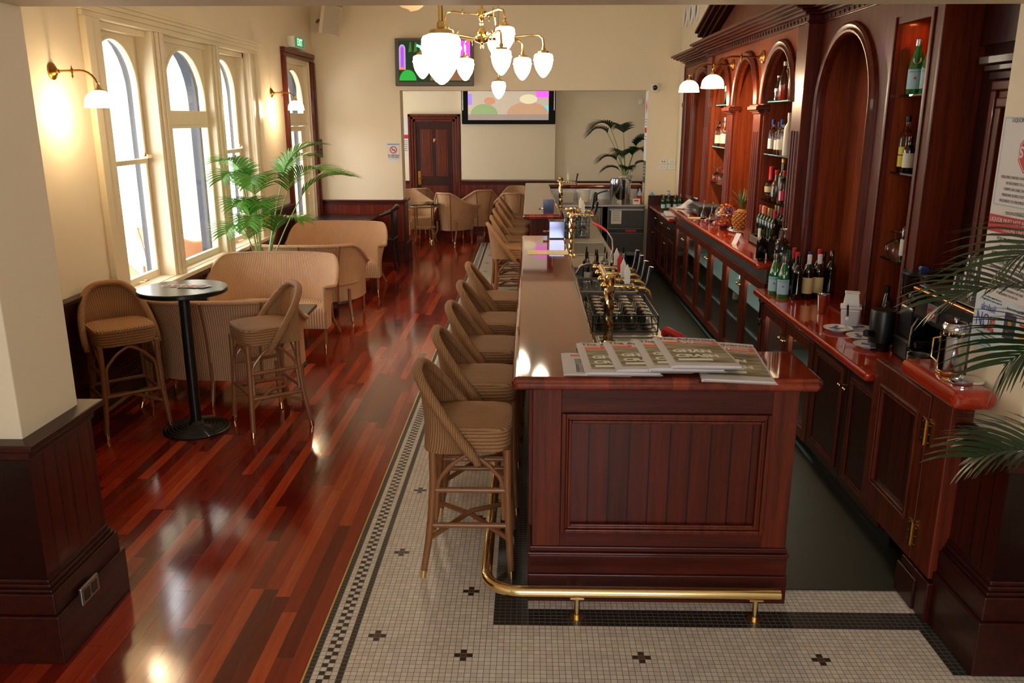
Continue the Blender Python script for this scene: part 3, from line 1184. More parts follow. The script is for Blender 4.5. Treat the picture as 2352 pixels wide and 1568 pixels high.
# ------------------------------------------------------------------ stools
def make_stool():
    t = thing('bar_stool', 'wicker bar stool', 'bar stool')
    hs, he = .645, .765

    def per(a, grow=0.0):
        """rounded square plan, front at +x"""
        n = 5.0
        c, s_ = math.cos(a), math.sin(a)
        r = (abs(c) ** n + abs(s_) ** n) ** (-1 / n)
        return ((.2 + grow) * r * c, (.205 + grow) * r * s_)
    N = 40
    b = MB()

    def side(u, v):
        x, y = per(2 * PI * u)
        return (x * (1 - .03 * (1 - v)), y * (1 - .03 * (1 - v)), hs + (he - .015 - hs) * v)
    b.sheet(side, N, 3)
    b.uv = [[(q[1] if q[1] else 0, q[0]) for q in u_] for u_ in b.uv]
    b.build('seat_apron', M['wicks'], t, smooth=True)
    b = MB()

    def topf(u, v):
        x, y = per(2 * PI * u)
        k = 1 - v
        return (x * max(k, .001), y * max(k, .001), he - .015 + .018 * math.sin(min(1, v * 3) * PI / 2) - .006 * v)
    vs = []
    fs = []
    uvs = []
    rings = [1, .97, .9, .7, .4, .02]
    for r in rings:
        for i in range(N):
            x, y = per(2 * PI * i / N)
            vs.append((x * r, y * r, he - .016 + (.0 if r == 1 else .012 if r == .97 else .018 - .004 * (1 - r))))
    for j in range(len(rings) - 1):
        for i in range(N):
            k = (i + 1) % N
            f = (j * N + i, j * N + k, (j + 1) * N + k, (j + 1) * N + i)
            fs.append(f)
            uvs.append([(vs[q][1], vs[q][0]) for q in f])
    b.add(vs, fs, uvs)
    b.build('seat', M['wicks'], t, smooth=True)
    # back shell: leaning out, its top edge falling from the back to mid seat at the sides

    def rim(f):
        c, s_ = math.cos(f), math.sin(f)
        k = max(0.0, c) ** .95
        x = .03 - .285 * k
        y = .238 * math.copysign(abs(s_) ** .68, s_)
        z = .625 + .385 * k
        return Vector((x, y, z))

    def shell(u, v):
        f = (u - .5) * PI
        p = rim(f)
        x, y = per(PI - f * .98, .012)
        q = Vector((min(x, .03), y, hs + .0))
        if p.z < q.z + .01:
            q.z = p.z - .01
        w = p * v + q * (1 - v)
        bul = math.sin(v * PI) * .02
        d = Vector((w.x, w.y, 0)).normalized()
        return w + d * bul * -0.6
    MB().sheet(shell, 44, 10, .012).build('backrest', M['wicks'], t, smooth=True)
    rp = [rim((k / 36 - .5) * PI) for k in range(37)]
    rp = [Vector((.04, rp[0].y, .60))] + rp + [Vector((.04, rp[-1].y, .60))]
    MB().tube(rp, [.016, .020] + [.024] * 35 + [.020, .016], 10).build('rim_braid', M['wicks'], t, smooth=True)
    # legs, splayed at the foot
    F = {}
    for sx in (-1, 1):
        for sy in (-1, 1):
            xt, yt = sx * .175, sy * .185
            xf, yf = (sx * .235 if sx < 0 else .195), sy * .215
            pts = [(xt, yt, .66), (xt, yt, .5), (xt + (xf - xt) * .25, yt + (yf - yt) * .2, .3), (xt + (xf - xt) * .5, yt + (yf - yt) * .5, .18), (xf, yf, .0)]
            F[(sx, sy)] = pts
            b = MB().tube([pts[0], pts[1], pts[2], pts[3], tuple(Vector(pts[3]).lerp(Vector(pts[4]), .8))], [.019, .019, .019, .018, .0155], 10)
            lg = b.build('leg', M['cane'], t, smooth=True)
            MB().tube([tuple(Vector(pts[3]).lerp(Vector(pts[4]), .77)), (xf, yf, 0.001)], [.0175, .0165], 10).build('ferrule', M['brass'], lg, smooth=True)

    def at(sx, sy, z):
        p = F[(sx, sy)]
        for a, c in zip(p, p[1:]):
            if c[2] <= z <= a[2]:
                k = (a[2] - z) / (a[2] - c[2])
                return Vector(a).lerp(Vector(c), k)
        return Vector(p[0])
    for (a, c, z) in (((-1, -1), (1, -1), .27), ((-1, 1), (1, 1), .27), ((-1, -1), (1, -1), .45), ((-1, 1), (1, 1), .45), ((1, -1), (1, 1), .30), ((-1, -1), (-1, 1), .30)):
        p, q = at(*a, z), at(*c, z)
        MB().tube([p, q], .0135, 10).build('stretcher', M['cane'], t, smooth=True)
    for (a, c) in (((-1, -1), (1, 1)), ((-1, 1), (1, -1))):
        p, q = at(*a, .20), at(*c, .20)
        m = (p + q) / 2 + Vector((0, 0, .05 if a[1] < 0 else .03))
        MB().tube([p, p.lerp(m, .7), m, q.lerp(m, .7), q], .013, 8).build('cross_brace', M['cane'], t, smooth=True)
    for (a, c) in (((-1, -1), (1, -1)), ((-1, 1), (1, 1)), ((1, -1), (1, 1)), ((-1, -1), (-1, 1))):
        p0, p1 = at(*a, .30), at(*a, .50)
        q0, q1 = at(*c, .30), at(*c, .50)
        d = (q1 - p1).normalized()
        o = .022
        pts = [p0 + d * o, p1 + d * o, p1 + d * .10 + Vector((0, 0, .09)), (p1 + q1) / 2 + Vector((0, 0, .138)), q1 - d * .10 + Vector((0, 0, .09)), q1 - d * o, q0 - d * o]
        # round the bends a little
        fine = []
        for i in range(len(pts)):
            if 0 < i < len(pts) - 1:
                fine += [pts[i].lerp(pts[i - 1], .22), pts[i], pts[i].lerp(pts[i + 1], .22)]
                fine[-2] = (fine[-3] + fine[-1]) / 2 * .5 + pts[i] * .5
            else:
                fine.append(pts[i])
        MB().tube(fine, .0105, 8).build('arched_brace', M['cane'], t, smooth=True)
    return t


stool = Placer(make_stool())
SG = 'wicker stools along the bar'
for (x, y, rz, lb) in (
        (-.272, 3.80, .0, 'wicker bar stool nearest the camera, beside the near end of the bar'),
        (-.262, 4.47, .02, 'wicker bar stool second from the near end of the bar'),
        (-.252, 5.13, -.02, 'wicker bar stool in the middle of the near five at the bar'),
        (-.24, 5.82, .0, 'wicker bar stool fourth from the near end of the bar'),
        (-.24, 6.62, .03, 'wicker bar stool at the far end of the near bar, before the gap'),
        (-.21, 9.32, .12, 'wicker bar stool nearest of those at the farther bar, its side to the gap'),
        (-.20, 10.0, .0, 'wicker bar stool second of those at the farther bar'),
        (-.20, 10.75, .0, 'wicker bar stool third of those at the farther bar'),
        (-.19, 11.6, .0, 'wicker bar stool fourth of those at the farther bar'),
        (-.19, 12.45, .0, 'wicker bar stool farthest away along the farther bar')):
    stool((x, y, 0), rz, lb, SG)
stool((-2.87, 5.60, 0), math.radians(-50), 'wicker bar stool left of the tall round table, its front to us', 'wicker stools at the tall round table')
stool((-1.88, 5.66, 0), math.radians(216), 'wicker bar stool right of the tall round table, seen from the side', 'wicker stools at the tall round table')


# ------------------------------------------------------------------ wicker armchairs and sofas
def make_wicker(name, w, d, hb, ha, nar=1.0, hs=.40, label='', cat='armchair', flat=.5, lz=.2):
    """front faces -y; w wide, d deep, back hb high, arm ends ha high"""
    t = thing(name, label, cat)

    def plan(u, g=0.0):
        """u 0..1 from the front right round the back to the front left"""
        a = PI * u
        n = 2.8 if w > 1 else 2.15
        c, s_ = math.cos(a), math.sin(a)
        r = (abs(c) ** n + abs(s_) ** n) ** (-1 / n)
        return Vector(((w / 2 + g) * r * c, -d / 2 + (d + g) * r * s_, 0))

    def ht(u):
        e = min(u, 1 - u) * 2            # 0 at the front, 1 at the middle of the back
        lo, hi = (.10, .50) if w > 1 else (.15, .80)
        k = max(0, min(1, (e - lo) / (hi - lo)))
        k = k * k * (3 - 2 * k)
        z = ha + (hb - ha) * k
        if e < .1:
            z += .0
        return z

    def rim(u):
        e = min(u, 1 - u) * 2
        if w > 1:
            k = min(1, e / .12)
            g = -.035 + .085 * k * k * (3 - 2 * k) + .03 * min(1, max(0, (e - .2) / .25))
        else:
            g = .05 + (.05 if e < .32 else .05 * max(0, (.56 - e) / .24))
        p = plan(u, g * (1.0 if w > 1 else 1.15))
        p.z = ht(u)
        return p

    def shell(u, v):
        p = rim(u)
        q = plan(u, 0)
        q.x *= nar
        q.y = q.y if q.y < 0 else q.y * .94
        q.z = lz
        k = v
        lean = v ** (2.6 if w > 1 else 1.8)
        return Vector((q.x + (p.x - q.x) * lean, q.y + (p.y - q.y) * lean, q.z + (p.z - q.z) * k))
    MB().sheet(shell, 56, 14, .015).build('wicker_shell', M['wick'], t, smooth=True)
    rp = [rim(k / 60) for k in range(61)]
    e0, e1 = rp[0].copy(), rp[-1].copy()
    tip = [e0 + Vector((.0, -.0, -.20 if w < 1 else -.24)), e0 + Vector((0, -.01, -.06))]
    tip2 = [e1 + Vector((0, -.01, -.06)), e1 + Vector((.0, -.0, -.20 if w < 1 else -.24))]
    MB().tube(tip + rp + tip2, [.014] * 2 + [.019] * 61 + [.014] * 2, 8).build('rim_braid', M['wick'], t, smooth=True)
    # seat and front apron
    b = MB()
    wi = w / 2 * nar

    def seat(u, v):
        if v < .3:
            z = lz + (hs - .02 - lz) * (v / .3)
            y = -d / 2 - .005
        elif v < .38:
            k = (v - .3) / .08
            z = hs - .02 + .02 * math.sin(k * PI / 2)
            y = -d / 2 - .005 + .02 * (1 - math.cos(k * PI / 2))
        else:
            k = (v - .38) / .62
            y = -d / 2 + .015 + k * (d * .86)
            z = hs - .012 * k
        lim = wi - .012
        yy = (y + d / 2) / d
        if yy > .45:
            lim *= (1 - max(0, yy - .45) ** 2 * 1.5)
        return (-lim + 2 * lim * u, y, z)
    b.sheet(seat, 12, 20)
    b.build('seat', M['wick'], t, smooth=True)
    # back stays and legs
    for (x, y, fx, fy, rr) in ((wi - .03, -d / 2 + .03, .0, -.02, .018), (-wi + .03, -d / 2 + .03, .0, -.02, .018), (wi * .86, d / 2 * .78, .05, .12, .018), (-wi * .86, d / 2 * .78, -.05, .12, .018)) + (((0, d / 2 * .9, 0, .06, .016),) if w > 1 else ()):
        lg = MB().tube([(x, y, hs - .05), (x, y, lz), (x + fx * .5, y + fy * .5, lz * .5), (x + fx * .92, y + fy * .92, .02)], [rr, rr, rr * .95, rr * .8], 10).build('leg', M['cane'], t, smooth=True)
        MB().tube([(x + fx * .86, y + fy * .86, .045), (x + fx, y + fy, .001)], [rr * .95, rr * .85], 10).build('ferrule', M['brass'], lg, smooth=True)
    for u in ((.3, .5, .7) if w > 1 else (.36, .64)):
        pts = [shell(u, v / 8) for v in range(9)]
        c = Vector((0, 0, 0))
        pts = [p + Vector((p.x * .01, .022, 0)) for p in pts]
        MB().tube(pts, .009, 6).build('back_stay', M['cane'], t, smooth=True)
    return t


sofa = Placer(make_wicker('wicker_sofa', 1.18, .58, .83, .60, .97, cat='sofa'))
SF = 'wicker sofas by the windows'
sofa((-2.50, 7.98, 0), 0, 'wicker two-seat sofa facing us across the low square tables', SF)
sofa((-2.43, 6.32, 0), PI, 'wicker two-seat sofa with its back to us behind the tall round table', SF)
sofa((-2.46, 9.12, 0), PI, 'wicker two-seat sofa with its back to us behind the palm', SF)
sofa((-2.46, 10.62, 0), 0, 'farthest wicker two-seat sofa facing us beside the black table', SF)

chair = Placer(make_wicker('wicker_armchair', .60, .52, .88, .66, .82, hs=.42, cat='armchair', lz=.22))
CG = 'wicker armchairs in the room beyond'
chair((-1.36, 14.95, 0), math.radians(148), 'wicker armchair with its back to us, right of the small glass table', CG)
chair((-2.12, 15.2, 0), math.radians(30), 'wicker armchair facing us behind the small glass table', CG)
chair((-2.35, 14.35, 0), math.radians(105), 'wicker armchair partly hidden by the wall edge left of the glass table', CG)
chair((-.95, 15.6, 0), math.radians(205), 'wicker armchair in front of the boarded wall, seen from the side with high arm', CG)
chair((-.25, 15.0, 0), math.radians(170), 'wicker armchair with its back to us behind the farthest bar stools', CG)
chair((-.20, 16.02, 0), math.radians(10), 'wicker armchair with tall rounded back against the boarded wall behind the farther bar', CG)
chair((-2.15, 15.95, 0), math.radians(200), 'wicker armchair in front of door F, only its raised rim in view', CG)
CT = 'wicker armchairs outside on the terrace'
chair((-4.15, 7.75, -.02), math.radians(20), 'wicker armchair outside, seen low in the window nearest the wall lamp', CT)
chair((-4.6, 10.4, -.02), math.radians(160), 'wicker armchair outside, seen low in the middle window', CT)
chair((-5.6, 10.3, -.02), math.radians(-20), 'wicker armchair farther out on the terrace left of the pale column', CT)

# small glass table in the far room
g = thing('glass_table', 'small round glass-topped cane table between the far armchairs', 'table', (-1.86, 14.72, 0))
MB().lathe([(.001, .70), (.3, .70), (.305, .706), (.3, .712), (.001, .712)], (-1.86, 14.72, 0), 32).build('glass_top', M['shelf'], g, smooth=True)
b = MB()
b.tube([(-1.86 + .24 * math.cos(a), 14.72 + .24 * math.sin(a), .66) for a in [2 * PI * k / 24 for k in range(24)]], .014, 8, True)
b.build('top_ring', M['cane'], g, smooth=True)
b = MB().lathe([(.001, .27), (.2, .27), (.2, .295), (.001, .295)], (-1.86, 14.72, 0), 24)
b.build('lower_shelf', M['wicks'], g, smooth=True)
for k in range(4):
    a = PI / 4 + k * PI / 2
    MB().tube([(-1.86 + .22 * math.cos(a), 14.72 + .22 * math.sin(a), .70), (-1.86 + .2 * math.cos(a), 14.72 + .2 * math.sin(a), .3), (-1.86 + .27 * math.cos(a), 14.72 + .27 * math.sin(a), 0)], .013, 8).build('leg', M['cane'], g, smooth=True)

# black table and chair at the far end of the left wall
t = thing('side_table', 'black rectangular table against the boarded end of the left wall', 'table', (-2.75, 12.2, 0))
MB().box(-3.16, -2.28, 11.9, 12.68, .70, .74).build('tabletop', M['blackwood'], t, bevel=.008)
MB().box(-3.1, -2.34, 11.96, 12.62, .62, .70).build('apron', M['blackwood'], t)
for x in (-3.1, -2.36):
    for y in (11.98, 12.6):
        MB().box(x, x + .05, y - .03, y + .03, 0, .63).build('leg', M['blackwood'], t)
t = thing('wooden_chair', 'black wooden chair at the end of the black table', 'chair', (-2.15, 12.1, 0))
MB().box(-2.33, -1.95, 11.9, 12.3, .44, .475).build('seat', M['blackwood'], t, bevel=.01)
for (x, y, h) in ((-2.31, 11.93, .44), (-2.31, 12.27, .44), (-1.97, 11.93, .9), (-1.97, 12.27, .9)):
    MB().tube([(x, y, h), (x, y, .44), (x + (.03 if h > .5 else -.02), y, 0)], .018, 8).build('leg', M['blackwood'], t, smooth=True)
MB().tube([(-2.14, 11.93, .80), (-1.98, 11.90, .86), (-1.93, 12.0, .9), (-1.92, 12.1, .92), (-1.93, 12.2, .9), (-1.98, 12.3, .86), (-2.14, 12.27, .80)], [.02, .024, .034, .036, .034, .024, .02], 8).build('back_rail', M['blackwood'], t, smooth=True)
for y in (12.0, 12.1, 12.2):
    MB().tube([(-1.97, y, .46), (-1.94, y, .9)], .009, 6).build('spindle', M['blackwood'], t, smooth=True)

# tall round table
t = thing('high_table', 'tall round black table on a ringed cast iron foot', 'table', (-2.372, 5.54, 0))
cx, cy = -2.372, 5.54
MB().lathe([(.001, .998), (.288, .998), (.296, 1.004), (.297, 1.026), (.292, 1.032), (.001, 1.032)], (cx, cy, 0), 48).build('tabletop', M['tabletop'], t, smooth=True)
MB().lathe([(.038, .03), (.038, .96), (.06, .985), (.06, .999)], (cx, cy, 0), 24).build('column', M['iron'], t, smooth=True)
pr = [(.228, 0), (.23, .012)]
for k in range(7):
    r = .222 - k * .024
    z = .016 + k * .0045
    pr += [(r, z + .006), (r - .010, z + .0075), (r - .017, z + .002)]
pr += [(.05, .058), (.04, .07), (.001, .07)]
MB().lathe(pr, (cx, cy, 0), 48).build('foot', M['iron'], t, smooth=True)
pc = None
cl = ['leftmost green and white beer coaster of the fan on the tall table', 'second coaster from the left in the fan on the tall table', 'third coaster from the left in the fan on the tall table', 'fourth coaster from the left in the fan on the tall table', 'rightmost beer coaster of the fan on the tall table']
for k in range(5):
    ang = math.radians(30 - 14 * k)
    o = Vector((-2.51 + .052 * k, 5.53 + .012 * math.sin(k * 2), 1.0335 + .0014 * k))
    c = Card('beer_coaster', cl[k], 'coaster', o, (math.cos(ang), math.sin(ang), 0), (-math.sin(ang), math.cos(ang), 0), .09, .09, .0013, M['paper'], 'coasters on the tall table')
    c.patch(.08, .1, .92, .42, M['leafd'] if k % 2 == 0 else M['red'], 'printed_band')
    c.patch(.2, .5, .8, .8, M['grey'], 'printed_band')

# low square tables between the sofas
lt = thing('low_table', 'low square black table', 'table')
MB().box(-.28, .28, -.28, .28, .47, .50).build('tabletop', M['tabletop'], lt, bevel=.006)
MB().cyl((0, 0), .035, .02, .47).build('column', M['iron'], lt, smooth=True)
MB().lathe([(.22, 0), (.22, .012), (.05, .035), (.001, .036)], (0, 0, 0), 32).build('foot', M['iron'], lt, smooth=True)
lt = Placer(lt)
lt((-2.83, 7.17, 0), 0, 'low square black table carrying the no smoking card', 'low tables between the sofas')
lt((-2.22, 7.15, 0), .04, 'low square black table on the right, partly behind the stool', 'low tables between the sofas')
lt((-2.35, 9.82, 0), 0, 'low square black table between the two farther sofas, only its foot in view', 'low tables between the sofas')
c = Card('table_card', 'small white no smoking card standing on the low table', 'card', (-2.66, 6.96, .501), (1, 0, 0), (0, .15, 1), .085, .085, .002, M['paper'])
c.patch(.02, .88, .98, 1, M['lblue'])
ring = [(.5 + .22 * math.cos(2 * PI * k / 20), .56 + .22 * math.sin(2 * PI * k / 20)) for k in range(20)]
c.poly(ring, M['red'])
c.poly([(.5 + .16 * math.cos(2 * PI * k / 20), .56 + .16 * math.sin(2 * PI * k / 20)) for k in range(20)], M['paper'], k=.001)
c.poly([(.36, .66), (.40, .70), (.64, .46), (.60, .42)], M['red'], k=.0014)
c.text('NO SMOKING', .011, .5, .17, M['ink'])
MB().add([(-2.66, 6.96, .501), (-2.575, 6.96, .501), (-2.575, 7.01, .501), (-2.66, 7.01, .501), (-2.66, 6.972, .585), (-2.575, 6.972, .585)], [(2, 3, 4, 5), (0, 1, 2, 3)]).build('card_back', M['paper'], c.ob)


# ------------------------------------------------------------------ palms
def make_palm(name, label, loc, fronds, mat, potr=.17, poth=.32, stems=True, pot=True):
    """fronds: list of (azimuth, length of the stem, lean, blade length, droop, leaflet length)"""
    t = thing(name, label, 'palm', loc)
    L = Vector(loc)
    if pot:
        MB().lathe([(potr * .75, 0), (potr, poth * .9), (potr * 1.08, poth), (potr * .92, poth), (potr * .88, poth * .9), (.001, poth * .88)], loc, 28).build('pot', M['pot'], t, smooth=True)
    for (az, sl, lean, bl, droop, ll) in fronds:
        d = Vector((math.cos(az), math.sin(az), 0))
        p0 = L + d * .03 + Vector((0, 0, poth * .88))
        path = []
        n1 = 8
        for k in range(n1 + 1):
            s = k / n1
            path.append(p0 + d * (sl * math.sin(lean) * s ** 1.4) + Vector((0, 0, sl * math.cos(lean * .8) * s)))
        MB().tube(path, [.009 - .004 * k / n1 for k in range(n1 + 1)], 6).build('stem', M['stem'], t, smooth=True)
        tip = path[-1]
        dirv = (path[-1] - path[-2]).normalized()
        el = math.asin(max(-1, min(1, dirv.z)))
        rach = [tip]
        n2 = 14
        for k in range(n2):
            el -= droop / n2
            rach.append(rach[-1] + (d * math.cos(el) + Vector((0, 0, math.sin(el)))) * bl / n2)
        b = MB()
        b.tube(rach, [.005 - .0035 * k / n2 for k in range(n2 + 1)], 5)
        for k in range(1, n2 + 1):
            f = k / n2
            tang = (rach[k] - rach[k - 1]).normalized()
            sidev = tang.cross(Vector((0, 0, 1)))
            if sidev.length < .05:
                sidev = Vector((-d.y, d.x, 0))
            sidev.normalize()
            upv = sidev.cross(tang).normalized()
            for sub in (0, .5):
                base = rach[k - 1].lerp(rach[k], sub)
                for sg in (-1, 1):
                    ln = ll * (.5 + .5 * math.sin(PI * min(1, f * .8 + .15))) * random.uniform(.88, 1.08)
                    out = (sidev * sg * math.cos(.62 + .25 * f) + tang * math.sin(.62 + .35 * f) + upv * .30).normalized()
                    wv = (tang - out * tang.dot(out)).normalized() * (.0065 + .003 * (1 - f))
                    pp = base.copy()
                    dv = out.copy()
                    rows = []
                    ns = 5
                    for q in range(ns + 1):
                        wq = wv * (math.sin(PI * (.18 + .80 * q / ns)) ** .8) * .95
                        rows += [pp - wq, pp + wq]
                        dv = (dv + Vector((0, 0, -.07 - .16 * q / ns))).normalized()
                        pp = pp + dv * ln / ns
                    b.add(rows, [(2 * q, 2 * q + 1, 2 * q + 3, 2 * q + 2) for q in range(ns)])
        b.build('frond', mat, t, smooth=True)
    return t


R = math.radians
make_palm('potted_palm', 'tall green potted palm in front of the third window', (-2.80, 8.56, 0), [
    (R(262), 1.10, .22, .50, 1.9, .30), (R(285), 1.05, .24, .55, 1.8, .34), (R(248), 1.18, .12, .42, 1.7, .28),
    (R(10), 1.05, .42, .58, 1.3, .36), (R(-25), 1.10, .36, .62, 1.4, .36), (R(60), 1.2, .30, .5, 1.4, .30), (R(30), 1.25, .22, .5, 1.3, .30),
    (R(265), .62, .40, .58, 1.6, .32), (R(282), .70, .40, .62, 1.6, .34), (R(290), .78, .24, .55, 1.6, .34), (R(330), .65, .30, .48, 1.6, .28), (R(272), .85, .3, .5, 1.7, .30),
    (R(5), .16, .6, .36, 1.2, .22), (R(15), .06, .7, .34, 1.1, .20), (R(40), .1, .6, .30, 1.1, .2)], M['leaf'], poth=.45, potr=.16)
make_palm('potted_palm', 'dark green potted palm standing on the far bar behind the steel pot', (1.56, 13.77, 1.12), [
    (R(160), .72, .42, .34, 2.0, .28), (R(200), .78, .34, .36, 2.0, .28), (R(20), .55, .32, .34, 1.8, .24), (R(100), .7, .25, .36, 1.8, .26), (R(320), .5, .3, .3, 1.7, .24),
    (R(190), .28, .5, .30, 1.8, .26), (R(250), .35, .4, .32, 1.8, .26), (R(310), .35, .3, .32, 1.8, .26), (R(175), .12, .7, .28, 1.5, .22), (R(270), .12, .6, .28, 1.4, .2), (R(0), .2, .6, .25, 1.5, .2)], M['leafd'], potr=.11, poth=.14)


# ================================================================== BACK BAR
def flat_map(xf):
    return lambda s, t, d: (xf - d, s, t)


def cornice(b, xf, y0, y1, z0=2.80, ret0=True, ret1=True):
    """xf front plane; steps outwards (towards -x) and round both ends"""
    for (e, za, zb) in ((.02, 0, .012), (.012, .012, .055), (.045, .055, .075), (.075, .075, .09), (.12, .09, .105), (.155, .105, .125), (.185, .125, .15)):
        b.box(xf - e, xf + .25, y0 - (e * .6 if ret0 else 0), y1 + (e * .6 if ret1 else 0), z0 + za, z0 + zb)


def dentils(b, xf, y0, y1, z0=2.80):
    n = int((y1 - y0) / .085)
    for k in range(n):
        y = y0 + .04 + k * .085
        b.box(xf - .0205, xf - .008, y, y + .026, z0 + .018, z0 + .044)


XC, XW = 1.99, 2.07
# centre unit ------------------------------------------------------
cb = thing('back_bar', 'pedimented middle section of the mahogany back bar with three arches', 'back bar', (1.95, 8.05, 1.1))
b = MB()
arch_panel(b, flat_map(XC + .03), 6.50, 7.495, 1.12, 2.80, 6.56, 7.36, 1.13, 2.27, 0, .03)
arch_panel(b, flat_map(XC + .03), 7.495, 8.515, 1.12, 2.80, 7.63, 8.38, 1.13, 2.27, 0, .03, rise=.39)
arch_panel(b, flat_map(XC + .03), 8.515, 9.51, 1.12, 2.80, 8.65, 9.45, 1.13, 2.27, 0, .03)
b.build('arcade', M['orange'], cb)
b = MB()
b.box(2.36, 2.40, 6.3, 9.7, 1.1, 2.8)
b.box(2.16, 2.36, 7.60, 8.42, 1.1, 2.8)
b.box(XC + .03, 2.36, 6.3, 9.7, 2.78, 2.8)
b.build('back_panel', M['orange'], cb)
for y in (6.51, 7.37, 7.59, 8.39, 8.61, 9.46):
    MB().box(XC + .03, 2.36, y, y + .04, 1.10, 2.78).build('divider', M['orange'], cb)
for (a0, a1, rs) in ((6.56, 7.36, None), (7.63, 8.38, .39), (8.65, 9.45, None)):
    b = MB()
    arch_rim(b, flat_map(XC), a0, a1, 2.265, 2.27, .085, .04, rise=rs, legs=False)
    b.build('arch_moulding', M['wood'], cb, smooth=True)
for y in (7.495, 8.515):
    b = MB()
    b.box(XC - .025, XC + .05, y - .115, y + .115, 1.10, 2.2)
    for k in (-1, 0, 1):
        b.tube([(XC - .025, y + k * .06, 1.2), (XC - .025, y + k * .06, 2.04)], .012, 8)
    b.box(XC - .035, XC + .05, y - .125, y + .125, 1.10, 1.17)
    b.build('column', M['wood'], cb, bevel=.003)
    b = MB()
    for (e, z0, z1) in ((.04, 2.19, 2.205), (.055, 2.205, 2.22), (.075, 2.22, 2.25), (.06, 2.25, 2.262)):
        b.box(XC - e, XC + .05, y - e * .8 - .09, y + e * .8 + .09, z0, z1)
    b.build('capital', M['wood'], cb, bevel=.004)
for (y0, y1) in ((6.28, 6.51), (9.50, 9.73)):
    b = MB()
    b.box(XC - .025, 2.38, y0, y1, 1.10, 2.80)
    for k in range(3):
        y = y0 + .055 + k * .06
        b.tube([(XC - .025, y, 1.18), (XC - .025, y, 2.06)], .013, 8)
    b.build('pilaster', M['wood'], cb, bevel=.004)
b = MB()
cornice(b, XC - .025, 6.26, 9.75)
b.cur = 1
dentils(b, XC - .025, 6.28, 9.73)
b.build('cornice', [M['woodY'], M['dark']], cb, bevel=.006)
b = MB()
sl = .27
for sgn, ya in ((1, 6.26), (-1, 9.75)):
    for (e, o0, o1) in ((.06, 0, .035), (.10, .035, .06), (.15, .06, .10), (.18, .10, .13)):
        ym = 8.005
        L = abs(ym - ya)
        za, zm = 2.95, 2.95 + L * sl
        b.add([(XC - e, ya, za + o0), (XC + .2, ya, za + o0), (XC - e, ya, za + o1), (XC + .2, ya, za + o1),
               (XC - e, ym, zm + o0), (XC + .2, ym, zm + o0), (XC - e, ym, zm + o1), (XC + .2, ym, zm + o1)],
              [(0, 1, 3, 2), (4, 6, 7, 5), (0, 4, 5, 1), (2, 3, 7, 6), (0, 2, 6, 4), (1, 5, 7, 3)])
b.build('raking_cornice', M['dark'], cb, bevel=.004)
MB().prism([(6.35, 2.95), (9.65, 2.95), (8.005, 2.95 + 1.65 * sl)], 'X', XC, XC + .2).build('tympanum', M['wood'], cb)
for z in (2.29, 1.86, 1.48):
    for (y0, y1) in ((6.552, 7.368), (8.652, 9.458)):
        MB().box(XC + .022, 2.35, y0, y1, z - .010, z).build('glass_shelf', M['shelf'], cb)


# wings ------------------------------------------------------------
def wing(label, arch, niche, y0, y1, zb, shelves):
    t = thing('back_bar', label, 'back bar', (XW, (y0 + y1) / 2, zb))
    b = MB()
    lo, hi = (niche, arch) if niche[0] < arch[0] else (arch, niche)
    mid = (lo[1] + hi[0]) / 2
    for (p, s0, s1) in ((lo, y0, mid), (hi, mid, y1)):
        if p is arch:
            r = (arch[1] - arch[0]) / 2
            arch_panel(b, flat_map(XW + .03), s0, s1, zb, 2.80, arch[0], arch[1], zb + .01, 2.68 - r, 0, .03)
        else:
            arch_panel(b, flat_map(XW + .03), s0, s1, zb, 2.80, niche[0], niche[1], zb + .01, 2.66, 0, .03, rise=.001, n=2)
    b.build('face_frame', M['wood'], t)
    b = MB()
    b.box(2.30, 2.34, arch[0] - .05, arch[1] + .05, zb, 2.8)
    b.box(2.42, 2.46, niche[0] - .03, niche[1] + .03, zb, 2.8)
    b.box(XW + .03, 2.46, niche[0] - .04, niche[1] + .04, 2.70, 2.74)
    b.build('back_panel', M['orange'], t)
    for y in (niche[0] - .035, niche[1] + .005):
        MB().box(XW + .03, 2.46, y, y + .03, zb, 2.75).build('divider', M['orange'], t)
    for y in (arch[0] - .035, arch[1] + .005):
        MB().box(XW + .03, 2.34, y, y + .03, zb, 2.75).build('divider', M['orange'], t)
    r = (arch[1] - arch[0]) / 2
    b = MB()
    arch_rim(b, flat_map(XW), arch[0], arch[1], zb + .02, 2.68 - r, .075, .035)
    b.build('arch_moulding', M['wood'], t, smooth=True)
    for y in (niche[0] - .035, niche[1] + .005):
        b = MB()
        b.box(XW - .012, XW, y, y + .03, zb + .02, 2.70)
        b.build('bead', M['wood'], t, bevel=.005)
    ye = y0 if niche[0] < arch[0] else y1
    for k in (0, 1):
        b = MB()
        yy = ye - .02 * k if niche[0] > arch[0] else ye + .02 * k
        b.box(XW - .015 + .0 * k, 2.46, min(ye, yy) - .005, max(ye, yy) + .02, zb, 2.8)
        b.build('end_stile', M['wood'], t, bevel=.004)
        break
    b = MB()
    cornice(b, XW, y0 - .01, y1 + .01)
    b.cur = 1
    dentils(b, XW, y0, y1)
    b.build('cornice', [M['woodY'], M['dark']], t, bevel=.006)
    for z in shelves:
        MB().box(XW + .05, 2.42, niche[0] - .003, niche[1] + .003, z - .010, z).build('glass_shelf', M['shelf'], t)
    fx = MB().lathe([(.001, 0), (.03, 0), (.034, .01), (.034, .016)], (2.25, (niche[0] + niche[1]) / 2, 2.682), 16)
    fo = fx.build('downlight', M['brass'], t, smooth=True)
    MB().lathe([(.001, -.001), (.022, -.001)], (2.25, (niche[0] + niche[1]) / 2, 2.681), 16).build('bulb', emit('downlight_bulb', (255, 190, 130), 40), fo)
    return t


